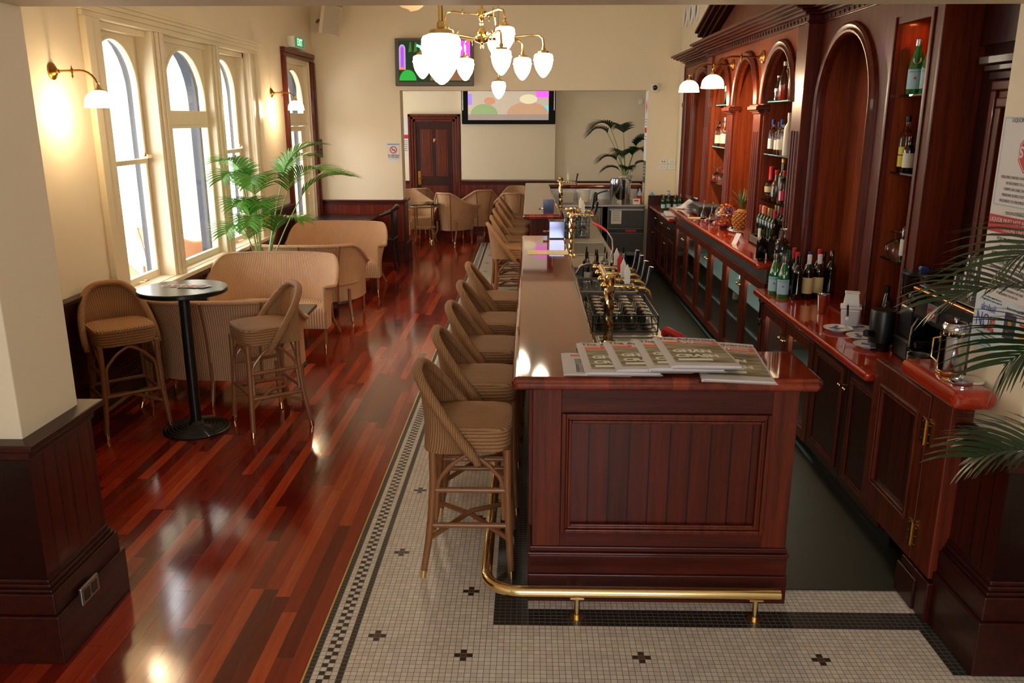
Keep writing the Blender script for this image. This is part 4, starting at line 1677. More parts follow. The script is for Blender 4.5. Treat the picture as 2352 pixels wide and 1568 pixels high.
wing('nearest back bar section, its tall empty arch behind the wine bottles', (5.27, 6.20), (4.60, 5.02), 4.45, 6.28, .9, (2.28, 1.85, 1.35))
wing('farthest section of the back bar at the far end, partly behind the two lit lamps', (9.90, 10.83), (11.08, 11.44), 9.82, 11.65, 1.0, (2.28, 1.85, 1.35))
b = MB()
b.box(2.14, 2.5, 11.67, 12.04, .95, 2.3)
b.box(2.11, 2.5, 11.66, 12.05, 2.3, 2.36)
b.build('end_return', M['dark'], bpy.data.objects['back_bar.002'], bevel=.005)
b = MB()
b.box(2.10, 2.13, 11.72, 11.95, 1.15, 2.2)

# panelled return between the back bar and the right pier
b = MB()
b.box(2.28, 2.45, 3.42, 4.44, .905, H0 - .9)
pr = struct(b.build('wall_return', M['dark']))
for (e, k) in ((.05, 0), (.035, .045), (.06, .08)):
    b = MB()
    b.box(2.28 - e, 2.28, 4.20 - k, 4.245 - k, .9, 2.28 - k)
    b.box(2.28 - e, 2.28, 3.42, 4.245 - k, 2.28 - k, 2.325 - k)
    struct(b.build('trim_40', M['wood'], bevel=.006))
b = MB()
for (e, z0, z1) in ((.04, 2.33, 2.37), (.07, 2.37, 2.40), (.10, 2.40, 2.44)):
    b.box(2.28 - e, 2.28, 3.42, 4.30, z0, z1)
struct(b.build('trim_41', M['dark'], bevel=.005))
b = MB().box(2.25, 2.46, 3.41, 4.44, 2.5, 3.4)
struct(b.build('trim_42', M['dark']))


# base cabinets ------------------------------------------------------
def knob(par, x, y, z):
    b = MB()
    b.tube([(x, y, z), (x - .022, y, z)], .006, 8)
    b.ball((x - .03, y, z), .014, 10)
    b.build('knob', M['brass'], par, smooth=True)


XF = 1.80


def glass_cabinet(name, label, y0, y1, ztop, zdoor, nd, content=True):
    t = thing(name, label, 'fridge', (XF, (y0 + y1) / 2, 0))
    b = MB()
    b.box(XF + .03, 2.42, y0, y0 + .03, .1, ztop)
    b.box(XF + .03, 2.42, y1 - .03, y1, .1, ztop)
    b.box(2.36, 2.42, y0, y1, .1, ztop)
    b.box(XF + .05, 2.42, y0, y1, .1, .14)
    b.box(XF + .05, 2.42, y0, y1, zdoor + .02, ztop)
    b.build('carcass', M['dark'], t)
    MB().box(XF + .08, 2.4, y0, y1, 0, .1).build('kickboard', M['black'], t)
    MB().box(XF + .012, XF + .06, y0 + .01, y1 - .01, zdoor + .002, ztop - .006).build('steel_strip', M['steeld'], t)
    MB().box(2.20, 2.22, y0 + .035, y1 - .035, .145, zdoor).build('liner', M['liner'], t)
    MB().box(XF + .035, XF + .05, y0 + .05, y1 - .05, zdoor - .07, zdoor - .055).build('light_strip', M['strip'], t)
    for zz in ((.38, .62) if zdoor > .8 else (.42,)):
        MB().box(XF + .07, 2.35, y0 + .04, y1 - .04, zz, zz + .008).build('wire_shelf', M['steeld'], t)
    w = (y1 - y0) / nd
    for k in range(nd):
        a, c = y0 + k * w + .004, y0 + (k + 1) * w - .004
        d = MB()
        s_ = .075
        d.box(XF, XF + .03, a, a + s_, .1, zdoor)
        d.box(XF, XF + .03, c - s_, c, .1, zdoor)
        d.box(XF, XF + .03, a + s_, c - s_, .1, .1 + s_)
        d.box(XF, XF + .03, a + s_, c - s_, zdoor - s_, zdoor)
        do = d.build('door', M['wood'], t, bevel=.004)
        MB().box(XF + .016, XF + .020, a + s_ - .005, c - s_ + .005, .1 + s_ - .005, zdoor - s_ + .005).build('door_glass', M['pane'], do)
        ky = c - .035 if k % 2 == 0 else a + .035
        knob(do, XF, ky, zdoor - .13)
    return t


f1 = glass_cabinet('glass_door_fridge', 'long glass-doored back bar fridge under the higher red counter', 6.28, 10.27, 1.045, .93, 6)
f2 = glass_cabinet('glass_door_fridge', 'short glass-doored fridge under the lower red counter', 5.10, 6.26, .845, .78, 2)
b = MB()
for z in (.62, .78):
    b.box(XF - .018, XF - .004, 6.285, 6.34, z, z + .03)
b.cyl((XF - .012, 6.30), .008, .60, .83, 8)
b.build('latch', M['chrome'], f1, smooth=True)


def wood_cabinet(name, label, y0, y1, ztop, nd, drawers=False):
    t = thing(name, label, 'cabinet', (XF, (y0 + y1) / 2, 0))
    MB().box(XF + .025, 2.42, y0, y1, .1, ztop).build('carcass', M['dark'], t)
    MB().box(XF + .07, 2.4, y0, y1, 0, .1).build('kickboard', M['black'], t)
    w = (y1 - y0) / nd
    for k in range(nd):
        a, c = y0 + k * w + .003, y0 + (k + 1) * w - .003
        zt = ztop - .02 if not drawers else ztop - .2
        d = MB().box(XF + .002, XF + .024, a, c, .11, zt)
        do = d.build('door', M['dark'], t, bevel=.003)
        b = MB()
        frame_mould(b, 'Y', XF + .002, -1, a + .06, c - .06, .17, zt - .06, .03, .012)
        b.build('door_moulding', M['wood'], do, bevel=.002)
        knob(do, XF, c - .035 if k % 2 == 0 else a + .035, zt - .14)
        if drawers:
            dd = MB().box(XF + .002, XF + .024, a, c, zt + .01, ztop - .02).build('drawer', M['dark'], t, bevel=.003)
            knob(dd, XF, (a + c) / 2 - .05, zt + .09)
            knob(dd, XF, (a + c) / 2 + .05, zt + .09)
    return t


wood_cabinet('cabinet', 'dark panelled cupboards between the gate and the short fridge', 3.92, 5.09, .845, 2)
wood_cabinet('cabinet', 'small drawers and cupboards at the far end beyond the long fridge', 10.30, 12.0, .91, 3, True)
t = bpy.data.objects['cabinet.001']
MB().box(1.70, 2.12, 12.0, 12.05, .0, 1.09).build('side_panel', M['dark'], t, bevel=.004)

# counters of red polished wood
for (nm, lb, y0, y1, z0, z1, x0, mt_) in (
        ('counter_top', 'lower polished red counter carrying the wine bottles and saucers', 3.86, 6.26, .853, .90, 1.71, 'redtop'),
        ('counter_top', 'higher polished red counter carrying the pineapple and candy jar', 6.20, 10.3, 1.053, 1.10, 1.71, 'redtop'),
        ('counter_top', 'far low red counter at the end beyond the till', 10.3, 11.99, .915, .955, 1.71, 'redtop')):
    bb = MB()
    if y0 < 4:
        bb.prism([(x0, 4.07), (1.80, 4.07), (1.80, 3.66), (1.92, 3.66), (1.92, 3.43), (2.27, 3.43), (2.27, 4.44), (2.40, 4.47), (2.40, y1), (x0, y1)], 'Z', z0, z1)
    else:
        bb.box(x0, 2.38, y0, y1, z0, z1)
    tag(bb.build(nm, M[mt_], None, bevel=.016, seg=4), lb, 'counter')

# half height swing gate, folded back along the cabinets, and its post
gt = thing('swing_gate', 'half-height panelled gate folded open on two brass hinges', 'gate', (1.76, 3.46, 0))
ya, yb, za, zb = 3.46, 4.05, .20, .985
b = MB()
b.box(1.750, 1.790, ya, ya + .09, za, zb)
b.box(1.750, 1.790, yb - .09, yb, za, zb)
b.box(1.750, 1.790, ya + .09, yb - .09, zb - .11, zb)
b.box(1.750, 1.790, ya + .09, yb - .09, za, za + .16)
b.build('frame', M['wood'], gt, bevel=.004)
MB().box(1.762, 1.782, ya + .08, yb - .08, za + .15, zb - .1).build('boarded_panel', M['panelY'], gt)
b = MB()
frame_mould(b, 'Y', 1.763, -1, ya + .085, yb - .085, za + .155, zb - .105, .03, .022)
b.build('panel_moulding', M['wood'], gt, bevel=.003)
for z in (.33, .82):
    b = MB()
    b.box(1.745, 1.751, ya + .005, ya + .045, z - .055, z + .055)
    b.box(1.745, 1.751, ya - .05, ya - .010, z - .055, z + .055)
    b.cyl((1.743, ya - .003), .010, z - .058, z + .058, 10)
    for (dy, dz) in ((.03, .04), (.03, 0), (.03, -.04), (-.035, .04), (-.035, 0), (-.035, -.04)):
        b.ball((1.745, ya + dy, z + dz), .0045, 6)
    b.build('hinge', M['brassd'], gt, smooth=True)
ps = thing('gate_post', 'mahogany post block at the right pier carrying the shelf', 'post', (1.74, 3.36, 0))
MB().box(1.752, 1.848, 3.28, 3.455, .20, 1.03).build('post', M['wood'], ps, bevel=.006)
b = MB()
b.box(1.735, 1.815, 3.36, 3.54, 0, .15)
b.box(1.745, 1.80, 3.26, 3.40, 0, .19)
b.box(1.745, 1.81, 3.40, 3.52, .15, .19)
b.build('plinth', M['dark'], ps, bevel=.005)
sh = MB()
sh.prism([(1.67, 3.12), (1.844, 3.12), (1.844, 3.42), (1.93, 3.42), (1.93, 3.62), (1.67, 3.62)], 'Z', 1.035, 1.115)
tag(sh.build('end_shelf', M['redtop'], None, bevel=.03, seg=5), 'thick rounded red wooden shelf end against the right pier, carrying the coffee plunger', 'shelf')


# ================================================================== BOTTLES AND GLASSES
M['bdark'] = plain('dark_bottle', (10, 12, 10), .08, coat=1.0)
M['bgreen'] = plain('green_bottle', (24, 112, 48), .06, coat=1.0)
M['bgreenp'] = plain('green_bottle_solid', (16, 66, 30), .08, coat=1.0)
M['bclear'] = glass('clear_bottle', (244, 250, 250))
M['bamber'] = plain('amber_bottle', (92, 38, 10), .08, coat=1.0)
M['byellow'] = glass('yellow_liqueur', (236, 216, 90))
M['bred'] = plain('red_syrup', (214, 36, 22), .15, coat=1.0)
M['bpink'] = plain('pink_bottle', (196, 40, 90), .15, coat=1.0)
M['gold'] = glossy_metal('gold_foil', (212, 170, 84), .3)
M['silver'] = glossy_metal('silver_foil', (190, 190, 190), .3)
M['lab'] = plain('paper_label', (226, 222, 210), .7)
M['laby'] = plain('cream_label', (214, 196, 138), .7)
M['labb'] = plain('pale_blue_label', (168, 206, 220), .6)
M['yel'] = plain('yellow_label', (222, 206, 60), .6)
M['navy'] = plain('navy_foil', (30, 44, 110), .4)
M['green'] = plain('green_print', (34, 132, 70), .6)
M['orange_p'] = plain('orange_print', (226, 140, 50), .6)
M['purple'] = plain('passport_purple', (46, 26, 58), .6)

SH = {
    'wine': [(.9, 0), (1, .02), (1, .60), (.92, .68), (.5, .76), (.38, .80), (.36, 1.0)],
    'slope': [(.9, 0), (1, .02), (1, .48), (.9, .58), (.6, .74), (.4, .84), (.36, 1.0)],
    'spirit': [(.92, 0), (1, .02), (1, .62), (.94, .68), (.6, .74), (.38, .78), (.36, 1.0)],
    'slim': [(.9, 0), (1, .02), (.98, .55), (.85, .64), (.45, .72), (.4, 1.0)],
    'cola': [(.8, 0), (.98, .04), (.9, .2), (1, .38), (.95, .52), (.55, .72), (.42, .9), (.42, 1.0)],
    'round': [(.5, 0), (.6, .01), (.35, .04), (.4, .08), (.9, .16), (1, .3), (1, .42), (.85, .52), (.45, .6), (.35, .66), (.33, 1.0)],
    'jug': [(.6, 0), (.75, .02), (1, .15), (1, .45), (.8, .6), (.42, .7), (.4, 1.0)],
}


def curved_text(body, size, c, r, z, ang, mat, parent):
    me = text(body, size, (0, 0, 0), (1, 0, 0), (0, 1, 0), mat, None, ext=.0002, lift=0)
    off = wloc(parent)
    for v in me.data.vertices:
        x, y, d = v.co
        a = ang + x / r
        rr = r + .0006 + abs(d)
        v.co = Vector((c[0] + rr * math.cos(a), c[1] + rr * math.sin(a), z + y)) - off
    me.parent = parent
    return me


BP = {}


def bottle(label, loc, h=.30, r=.037, shape='wine', mat='bdark', cap='bdark', lab=None, lz=(.12, .42), capz=.86, group=None, lab2=None, name='bottle', cat='bottle', liquid=None, pourer=False, rz=None, square=False):
    key = (h, r, shape, mat, cap, lab, lz, capz, lab2, name, liquid, pourer, square)
    face = math.atan2(-loc[1], -loc[0]) if rz is None else rz
    if key in BP:
        return dup(BP[key], loc, face, label, group)
    t = thing(name, label, cat, (0, 0, 0), group)
    pr = SH[shape]
    seg = 4 if square else 20

    def rad(k):
        for (a, z0), (c_, z1) in zip(pr, pr[1:]):
            if z0 <= k <= z1:
                return r * (a + (c_ - a) * (k - z0) / max(1e-6, z1 - z0))
        return r * pr[-1][0]
    ks = sorted(set([z for _, z in pr] + [.64, .71, .8, .9]))
    b = MB()
    if square:
        b.T = Matrix.Rotation(PI / 4, 4, 'Z')
        b.lathe([(.0001, 0)] + [(rad(k) * (1.3 if k < .7 else 1.0), k * h) for k in ks if k <= capz + .02], (0, 0, 0), 4)
    else:
        b.lathe([(.0001, 0)] + [(rad(k), k * h) for k in ks if k <= 1], (0, 0, 0), seg)
        b.lathe([(rad(1) * 1.12, h * .975), (rad(1) * 1.12, h)], (0, 0, 0), seg)
    b.build('bottle_body', M[mat], t, smooth=not square, bevel=.008 if square else 0)
    if liquid:
        MB().lathe([(.0001, .004)] + [(rad(k) * .93, k * h) for k in (.02, .2, .4)] + [(.0001, .4 * h)], (0, 0, 0), 16).build('liquid', M[liquid], t, smooth=True)
    if cap:
        rc = rad(.95) * 1.18
        MB().lathe([(rad(capz) * 1.05, capz * h), (rc, (capz + .02) * h), (rc, h * 1.004), (rc * .9, h * 1.01), (.0001, h * 1.011)], (0, 0, 0), 16).build('cap', M[cap], t, smooth=True)
    if pourer:
        MB().tube([(0, 0, h), (0, 0, h + .03), (.012, 0, h + .055)], [.009, .006, .004], 8).build('pourer', M['black' if pourer != 'steel' else 'chrome'], t, smooth=True)

    def lb(z0, z1, mt_, nm='paper_label'):
        if square:
            w = r * .95
            MB().box(w - .0, w + .0015, -r * .6, r * .6, z0 * h, z1 * h).build(nm, mt_, t)
            return
        b = MB()
        n = 12
        w = 1.25
        vs = []
        for zz in (z0, (z0 + z1) / 2, z1):
            for i in range(n + 1):
                a = -w + 2 * w * i / n
                rr = rad(zz) + .0008
                vs.append((rr * math.cos(a), rr * math.sin(a), zz * h))
        b.add(vs, [(j * (n + 1) + i, j * (n + 1) + i + 1, (j + 1) * (n + 1) + i + 1, (j + 1) * (n + 1) + i) for j in (0, 1) for i in range(n)])
        b.build(nm, mt_, t, smooth=True)
    if lab:
        lb(lz[0], lz[1], M[lab])
    if lab2:
        lb(lz[1] + .02, lz[1] + .16, M[lab2], 'upper_label')
    BP[key] = t
    t.location = loc
    t.rotation_euler = (0, 0, face)
    return t


def mineral(label, loc, group, mat='bgreen'):
    if 'min' + mat in BP:
        return dup(BP['min' + mat], loc, math.atan2(-loc[1], -loc[0]), label, group)
    t = bottle(label, (0, 0, 0), .295, .042, 'slope', mat, 'silver', 'labb', (.10, .46), .88, group, rz=0, name='mineral_water_bottle')
    curved_text('S.PELLEGRINO', .0125, (0, 0), .0435, .122, 0, M['navy'], t)
    st = []
    for k in range(10):
        rr = .011 if k % 2 == 0 else .0045
        st.append((rr * math.sin(k * PI / 5), rr * math.cos(k * PI / 5)))
    b = MB()
    b.add([(.0445, p[0], .088 + p[1]) for p in st] + [(.0445, 0, .088)], [(i, (i + 1) % 10, 10) for i in range(10)])
    b.build('red_star', M['red'], t)
    b = MB()
    b.add([(.034 + .0, .022 * math.sin(2 * PI * k / 16), .185 + .020 * math.cos(2 * PI * k / 16)) for k in range(16)], [tuple(range(16))])
    vs = b.v
    b.v = [Vector((.0385 - (v.z - .165) * .38, v.y, v.z)) for v in vs]
    b.build('neck_label', M['lab'], t)
    BP['min' + mat] = t
    t.location = loc
    t.rotation_euler = (0, 0, math.atan2(-loc[1], -loc[0]))
    return t


GN = 'bottles in the tall niche nearest the camera'
mineral('left green mineral water bottle on the top glass shelf of the near niche', (2.17, 4.95, 2.28), GN)
mineral('right green mineral water bottle on the top glass shelf, half cut by the frame', (2.20, 4.855, 2.28), GN)
bottle('tall bottle with yellow labels on the middle shelf of the near niche', (2.17, 4.97, 1.85), .31, .036, 'wine', 'byellow', 'black', 'yel', (.10, .30), .9, GN, lab2='yel')
bottle('small dark bottle with a pale oval label on the middle shelf of the near niche', (2.155, 4.875, 1.85), .20, .033, 'spirit', 'bdark', 'bdark', 'lab', (.15, .55), .85, GN)
bottle('black bottle with small white and gold label on the right of the middle shelf', (2.22, 4.87, 1.85), .27, .038, 'spirit', 'bdark', 'black', 'gold', (.25, .42), .85, GN)
bottle('dark liqueur bottle with orange neck on the lowest shelf of the near niche', (2.20, 4.87, 1.35), .27, .036, 'spirit', 'bdark', 'orange_p', 'lab', (.1, .45), .72, GN)
bottle('black syrup bottle with a yellow label on the counter inside the near niche', (2.17, 4.98, .9), .27, .036, 'slope', 'bdark', 'black', 'yel', (.05, .4), .85, GN)
bottle('brown bottle with a small white shield label at the bottom of the near niche', (2.15, 4.88, .9), .20, .034, 'jug', 'bamber', 'black', 'lab', (.12, .4), .85, GN)
bottle('left gold-capped bottle at the back of the near niche on the counter', (2.28, 4.98, .9), .28, .034, 'wine', 'bdark', 'gold', None, (.1, .4), .84, GN)
bottle('right gold-capped bottle at the back of the near niche on the counter', (2.28, 4.88, .9), .275, .034, 'wine', 'bdark', 'gold', None, (.1, .4), .84, GN)


def make_snifter():
    t = thing('snifter_glass', 'glass', 'glass')
    MB().lathe([(.034, 0), (.034, .002), (.006, .006), (.0045, .05), (.02, .06), (.045, .095), (.048, .12), (.038, .16), (.0365, .16), (.0465, .12), (.043, .097), (.02, .064), (.0001, .06)], (0, 0, 0), 24).build('glass_bowl', M['glass'], t, smooth=True)
    return t


# upturned stemmed glasses
def make_upglass():
    t = thing('stemmed_glass', 'glass', 'glass')
    MB().lathe([(.0375, 0), (.048, .04), (.044, .075), (.02, .1), (.005, .108), (.0045, .145), (.034, .153), (.034, .156), (.0001, .158)], (0, 0, 0), 24).build('glass_bowl', M['glass'], t, smooth=True)
    return t


ug = Placer(make_upglass())
ug((2.17, 4.965, 1.35), 0, 'upside-down stemmed glass at the left of the lowest shelf in the near niche', 'upturned stemmed glasses')
ug((2.29, 4.93, 1.35), 0, 'upside-down stemmed glass behind the first on the lowest shelf of the near niche', 'upturned stemmed glasses')
ug((2.05, 9.3, 1.48), 0, 'left upside-down stemmed glass on the shelf behind the far lamp', 'upturned stemmed glasses')
ug((2.10, 9.18, 1.48), 0, 'middle upside-down stemmed glass on the shelf behind the far lamp', 'upturned stemmed glasses')
ug((2.06, 9.04, 1.48), 0, 'right upside-down stemmed glass on the shelf behind the far lamp', 'upturned stemmed glasses')

# wine bottles on the lower counter
GW = 'wine and water bottles grouped on the lower red counter'
mineral('clear-looking water bottle at the very left of the group on the lower red counter', (1.80, 6.04, .9), GW)
mineral('green water bottle in front, left of the wine bottles on the lower counter', (1.83, 5.92, .9), GW)
for (x, y, cp, lb_, h, ds) in (
        (1.90, 6.06, 'bgreenp', None, .32, 'dark wine bottle with black neck behind the green water bottle'),
        (1.93, 5.96, 'red', None, .32, 'dark wine bottle with a red cap, third from the left in the group'),
        (1.91, 5.86, 'bdark', 'bdark', .31, 'dark wine bottle with grey neck foil, right of the green water bottle'),
        (1.97, 6.17, 'red', None, .32, 'red-foiled wine bottle at the back beside the blue-foiled one'),
        (2.04, 6.02, 'navy', None, .315, 'blue-foiled wine bottle at the back of the group'),
        (1.99, 5.88, 'white', 'laby', .315, 'left of the two white-capped wine bottles with cream labels'),
        (2.07, 5.90, 'white', 'laby', .315, 'right of the two white-capped wine bottles with cream labels'),
        (2.12, 6.06, 'red', None, .33, 'red-foiled wine bottle at the back right of the group'),
        (2.13, 6.00, 'bdark', None, .32, 'dark wine bottle hidden behind the right white-capped one'),
        (2.16, 5.92, 'bdark', 'bdark', .34, 'tallest dark wine bottle at the right end of the group')):
    bottle(ds, (x, y, .9), h, .037, 'wine', 'bdark', cp, lb_, (.14, .5), .80, GW)

# square black bottles on the end of the higher counter, decanter behind
GJ = 'square dark bottles on the end of the higher counter'
for k, (ds) in enumerate(('leftmost of the four square dark bottles, white label on its side', 'second from the left of the four square dark bottles', 'third from the left of the four square dark bottles', 'rightmost of the four square dark bottles')):
    bottle(ds, (1.775 + .072 * k, 6.36 + .01 * (k % 2), 1.1), .225, .032, 'spirit', 'bdark', 'bgreenp', None, (.1, .5), .86, GJ, square=True, rz=math.radians(-90))
t = bpy.data.objects['bottle.%03d' % 0] if 'bottle.000' in bpy.data.objects else None
bottle('clear glass decanter with a white pourer behind the square dark bottles', (1.90, 6.25, 1.1), .26, .055, 'jug', 'bclear', None, None, group=None, name='decanter', cat='decanter', pourer='steel')

# rack with lying and standing wines in front of the near arch
rk = thing('bottle_rack', 'pale slatted box rack holding a dozen dark wine bottles in the near arch', 'rack', (2.06, 7.0, 1.1))
b = MB()
b.box(1.93, 2.25, 6.62, 6.64, 1.10, 1.17)
b.box(1.93, 2.25, 7.32, 7.34, 1.10, 1.17)
b.box(1.93, 1.95, 6.62, 7.34, 1.10, 1.17)
b.box(2.23, 2.25, 6.62, 7.34, 1.10, 1.17)
b.box(1.93, 2.25, 6.62, 7.34, 1.10, 1.115)
b.build('rack_box', M['steeld'], rk, bevel=.003)
for k in range(9):
    MB().box(1.94, 2.24, 6.65 + k * .02, 6.664 + k * .02, 1.17, 1.178).build('slat', M['cream2'], rk)
caps = ['red', 'laby', 'red', 'gold', 'grey', 'red', 'gold', 'silver', 'red', 'laby', 'gold', 'grey']
wd = ['red', 'cream', 'red', 'gold', 'grey', 'red', 'gold', 'silver', 'red', 'cream', 'gold', 'grey']
for k in range(12):
    i, j = k % 6, k // 6
    bottle('dark %s-topped wine bottle, %s in the %s row of the pale rack' % (wd[k], ['far left', 'second', 'third', 'fourth', 'fifth', 'far right'][i], ['front', 'back'][j]),
           (2.0 + .13 * j, 7.26 - .085 * i, 1.118), .31, .035, 'wine', 'bgreenp' if k % 3 == 1 else 'bdark', caps[k], 'lab' if k in (1, 9) else None, (.12, .4), .8, 'wine bottles standing in the pale rack')

# arch shelves, near arch
GA = 'bottles on the shelves of the near small arch'
bottle('small dark cola-shaped bottle with a pale label, top shelf of the near arch', (2.06, 7.24, 2.29), .20, .032, 'cola', 'bdark', 'lab', 'lab', (.38, .5), .93, GA)
bottle('clear bottle half filled with red, top shelf of the near arch', (2.06, 7.08, 2.29), .30, .042, 'slope', 'bclear', 'lab', None, (.1, .4), .9, GA, liquid='bred')
bottle('tall clear bottle at the right edge of the top shelf, near arch', (2.08, 6.92, 2.29), .33, .036, 'slim', 'bclear', 'silver', None, (.1, .4), .9, GA)
for k, (ds) in enumerate(('left blue-capped clear spirit bottle on the middle shelf, near arch', 'second blue-capped clear bottle on the middle shelf, near arch', 'third clear bottle on the middle shelf, near arch', 'pale frosted bottle at the right of the middle shelf, near arch')):
    bottle(ds, (2.06 + .015 * (k % 2), 7.30 - .13 * k, 1.86), (.28, .26, .28, .33)[k], .036, 'spirit', 'bclear' if k < 3 else 'lab', 'navy' if k < 3 else 'white', 'lab' if k < 3 else None, (.15, .45), .86, GA)
bottle('bulbous whisky bottle with a long red wax neck, lowest shelf, near arch', (2.07, 7.28, 1.48), .27, .05, 'round', 'bclear', 'red', 'laby', (.22, .4), .6, GA, liquid='bamber')
bottle('squat dark bottle with red stopper on the lowest shelf, near arch', (2.07, 7.11, 1.48), .25, .042, 'jug', 'bamber', 'red', 'bdark', (.15, .5), .86, GA)
bottle('tall dark bottle with gold top on the lowest shelf, near arch', (2.08, 6.99, 1.48), .35, .034, 'slim', 'bgreenp', 'gold', None, (.1, .4), .9, GA)
bottle('pink-labelled bottle at the right of the lowest shelf, near arch', (2.06, 6.87, 1.48), .26, .036, 'wine', 'bclear', 'red', 'bpink', (.1, .4), .86, GA)
# far arch
GF = 'bottles on the shelves of the far small arch'
bottle('single tall bottle with white label on the top shelf behind the far lamp', (2.07, 9.1, 2.29), .33, .036, 'wine', 'bdark', 'lab', 'lab', (.4, .7), .9, GF)
bottle('left clear bottle with black cap on the middle shelf of the far arch', (2.04, 9.3, 1.86), .26, .036, 'spirit', 'bclear', 'black', 'lab', (.12, .45), .88, GF, liquid='bamber')
bottle('amber bottle in the middle of the middle shelf of the far arch', (2.06, 9.16, 1.86), .28, .035, 'wine', 'bamber', 'black', 'laby', (.12, .45), .88, GF)
bottle('right amber bottle on the middle shelf of the far arch', (2.05, 9.04, 1.86), .30, .036, 'slope', 'bamber', 'silver', 'lab', (.12, .45), .88, GF)
tag(MB().box(2.15, 2.17, 9.05, 9.35, 1.101, 1.32).build('small_screen', M['black'], None, bevel=.004), 'small black screen standing low inside the far arch', 'screen')
GX = 'bottles in the narrow niche at the far end'
bottle('bottle on the top shelf of the narrow red niche at the far end', (2.20, 11.25, 2.28), .30, .036, 'wine', 'bclear', 'silver', 'lab', (.1, .5), .88, GX)
bottle('white-labelled bottle on the middle shelf of the narrow far niche', (2.20, 11.25, 1.85), .27, .036, 'spirit', 'bclear', 'black', 'laby', (.1, .5), .88, GX)
bottle('slim leaning-looking bottle on the lower shelf of the narrow far niche', (2.20, 11.25, 1.35), .25, .032, 'slim', 'bclear', 'silver', None, (.1, .5), .88, GX)
bottle('dark bottle standing at the bottom of the narrow far niche', (2.2, 11.25, 1.0), .26, .036, 'wine', 'bdark', 'black', 'lab', (.1, .4), .88, GX)
GG = 'small green bottles at the far end of the counter'
for k in range(4):
    bottle(['leftmost', 'second', 'third', 'rightmost'][k] + ' small green bottle with silver top at the far counter end', (1.80 + .08 * k, 11.3 + .05 * (k % 2), .955), .21, .03, 'wine', 'bgreenp', 'silver', 'labb', (.15, .4), .82, GG)

# things on the higher red counter ----------------------------------
pa = thing('pineapple', 'whole pineapple on a white plate on the higher red counter', 'pineapple', (2.02, 7.98, 1.1))


def pine(b, n=9):
    vs = []
    rows, seg = 12, 16
    pr = []
    for j in range(rows + 1):
        z = j / rows
        pr.append((.078 * math.sin(PI * (.12 + .78 * z)) ** .6, .02 + z * .20))
    b.lathe([(.0001, .02)] + pr + [(.0001, .22)], (2.02, 7.98, 1.1), 20)
    for j in range(1, 10):
        z = j / 10.5
        r = .080 * math.sin(PI * (.12 + .78 * z)) ** .6
        for i in range(12):
            a = 2 * PI * (i + .5 * (j % 2)) / 12
            b.ball((2.02 + r * math.cos(a), 7.98 + r * math.sin(a), 1.12 + z * .20), .0145, 6, .8)


b = MB()
pine(b)
b.build('fruit', plain('pineapple_skin', (176, 112, 36), .5, var=.6, scale=60), pa, smooth=True)
b = MB()
for k in range(26):
    a = k * 2.4
    lean = .15 + .9 * (k / 26)
    ln = .13 + .10 * (1 - abs(k / 26 - .45))
    base = Vector((2.02 + .012 * math.cos(a), 7.98 + .012 * math.sin(a), 1.31))
    d = Vector((math.cos(a), math.sin(a), 0))
    s_ = Vector((-d.y, d.x, 0))
    rows = []
    for q in range(6):
        f = q / 5
        p = base + d * (ln * math.sin(lean) * f ** 1.5) + Vector((0, 0, ln * math.cos(lean * f) * f))
        w = .012 * (1 - f) + .0012
        rows += [p - s_ * w, p + s_ * w]
    b.add(rows, [(2 * q, 2 * q + 1, 2 * q + 3, 2 * q + 2) for q in range(5)])
b.build('leafy_crown', plain('pineapple_leaf', (104, 124, 70), .5, var=.4), pa, smooth=True)
tag(MB().lathe([(.001, .0), (.07, 0), (.115, .016), (.115, .019), (.07, .005), (.001, .004)], (2.02, 7.98, 1.1), 28).build('plate', M['white'], None, smooth=True), 'white plate under the pineapple on the higher red counter', 'plate')
jr = thing('candy_jar', 'large round glass jar full of wrapped gold and blue candies beside the pineapple', 'jar', (1.93, 8.22, 1.1))
MB().lathe([(.05, 0), (.055, .004), (.06, .02), (.10, .06), (.118, .12), (.11, .18), (.085, .22), (.078, .225), (.076, .22), (.1, .18), (.11, .12), (.093, .063), (.05, .02), (.0001, .018)], (1.93, 8.22, 1.1), 32).build('glass_jar', M['glass'], jr, smooth=True)
cm = [glossy_metal('gold_wrapper', (230, 160, 60), .3), plain('blue_wrapper', (60, 90, 190), .3), plain('red_wrapper', (196, 50, 30), .3), plain('orange_wrapper', (226, 120, 40), .3)]
b = MB()
for k in range(95):
    a, z = random.uniform(0, 2 * PI), random.uniform(.035, .24)
    rm = .085 * math.sin(PI * min(.95, .15 + z / .27 * .8)) if z < .2 else .05
    rr = rm * math.sqrt(random.random())
    b.cur = random.choice((0, 0, 1, 2, 3))
    b.T = Matrix.Translation((1.93 + rr * math.cos(a), 8.22 + rr * math.sin(a), 1.1 + z)) @ Matrix.Rotation(random.uniform(0, 6), 4, 'Z') @ Matrix.Rotation(random.uniform(0, 6), 4, 'X')
    b.box(-.018, .018, -.009, .009, -.006, .006)
o = b.build('wrapped_candy', cm, jr)
o['kind'] = 'stuff'
# three slim glass vases
for k, (x, y, ds) in enumerate(((1.86, 8.95, 'slim glass stem vase nearest the till on the higher red counter'), (1.90, 8.72, 'slim glass stem vase between the till and the candy jar'), (1.98, 8.62, 'slim glass stem vase standing closest to the candy jar'))):
    v = thing('stem_vase', ds, 'vase', (x, y, 1.1), 'slim glass stem vases')
    MB().lathe([(.03, 0), (.034, .03), (.03, .075), (.012, .11), (.009, .20), (.012, .215), (.010, .215), (.007, .20), (.010, .11), (.027, .074), (.03, .03), (.0001, .006)], (x, y, 1.1), 20).build('glass_body', M['glass'], v, smooth=True)
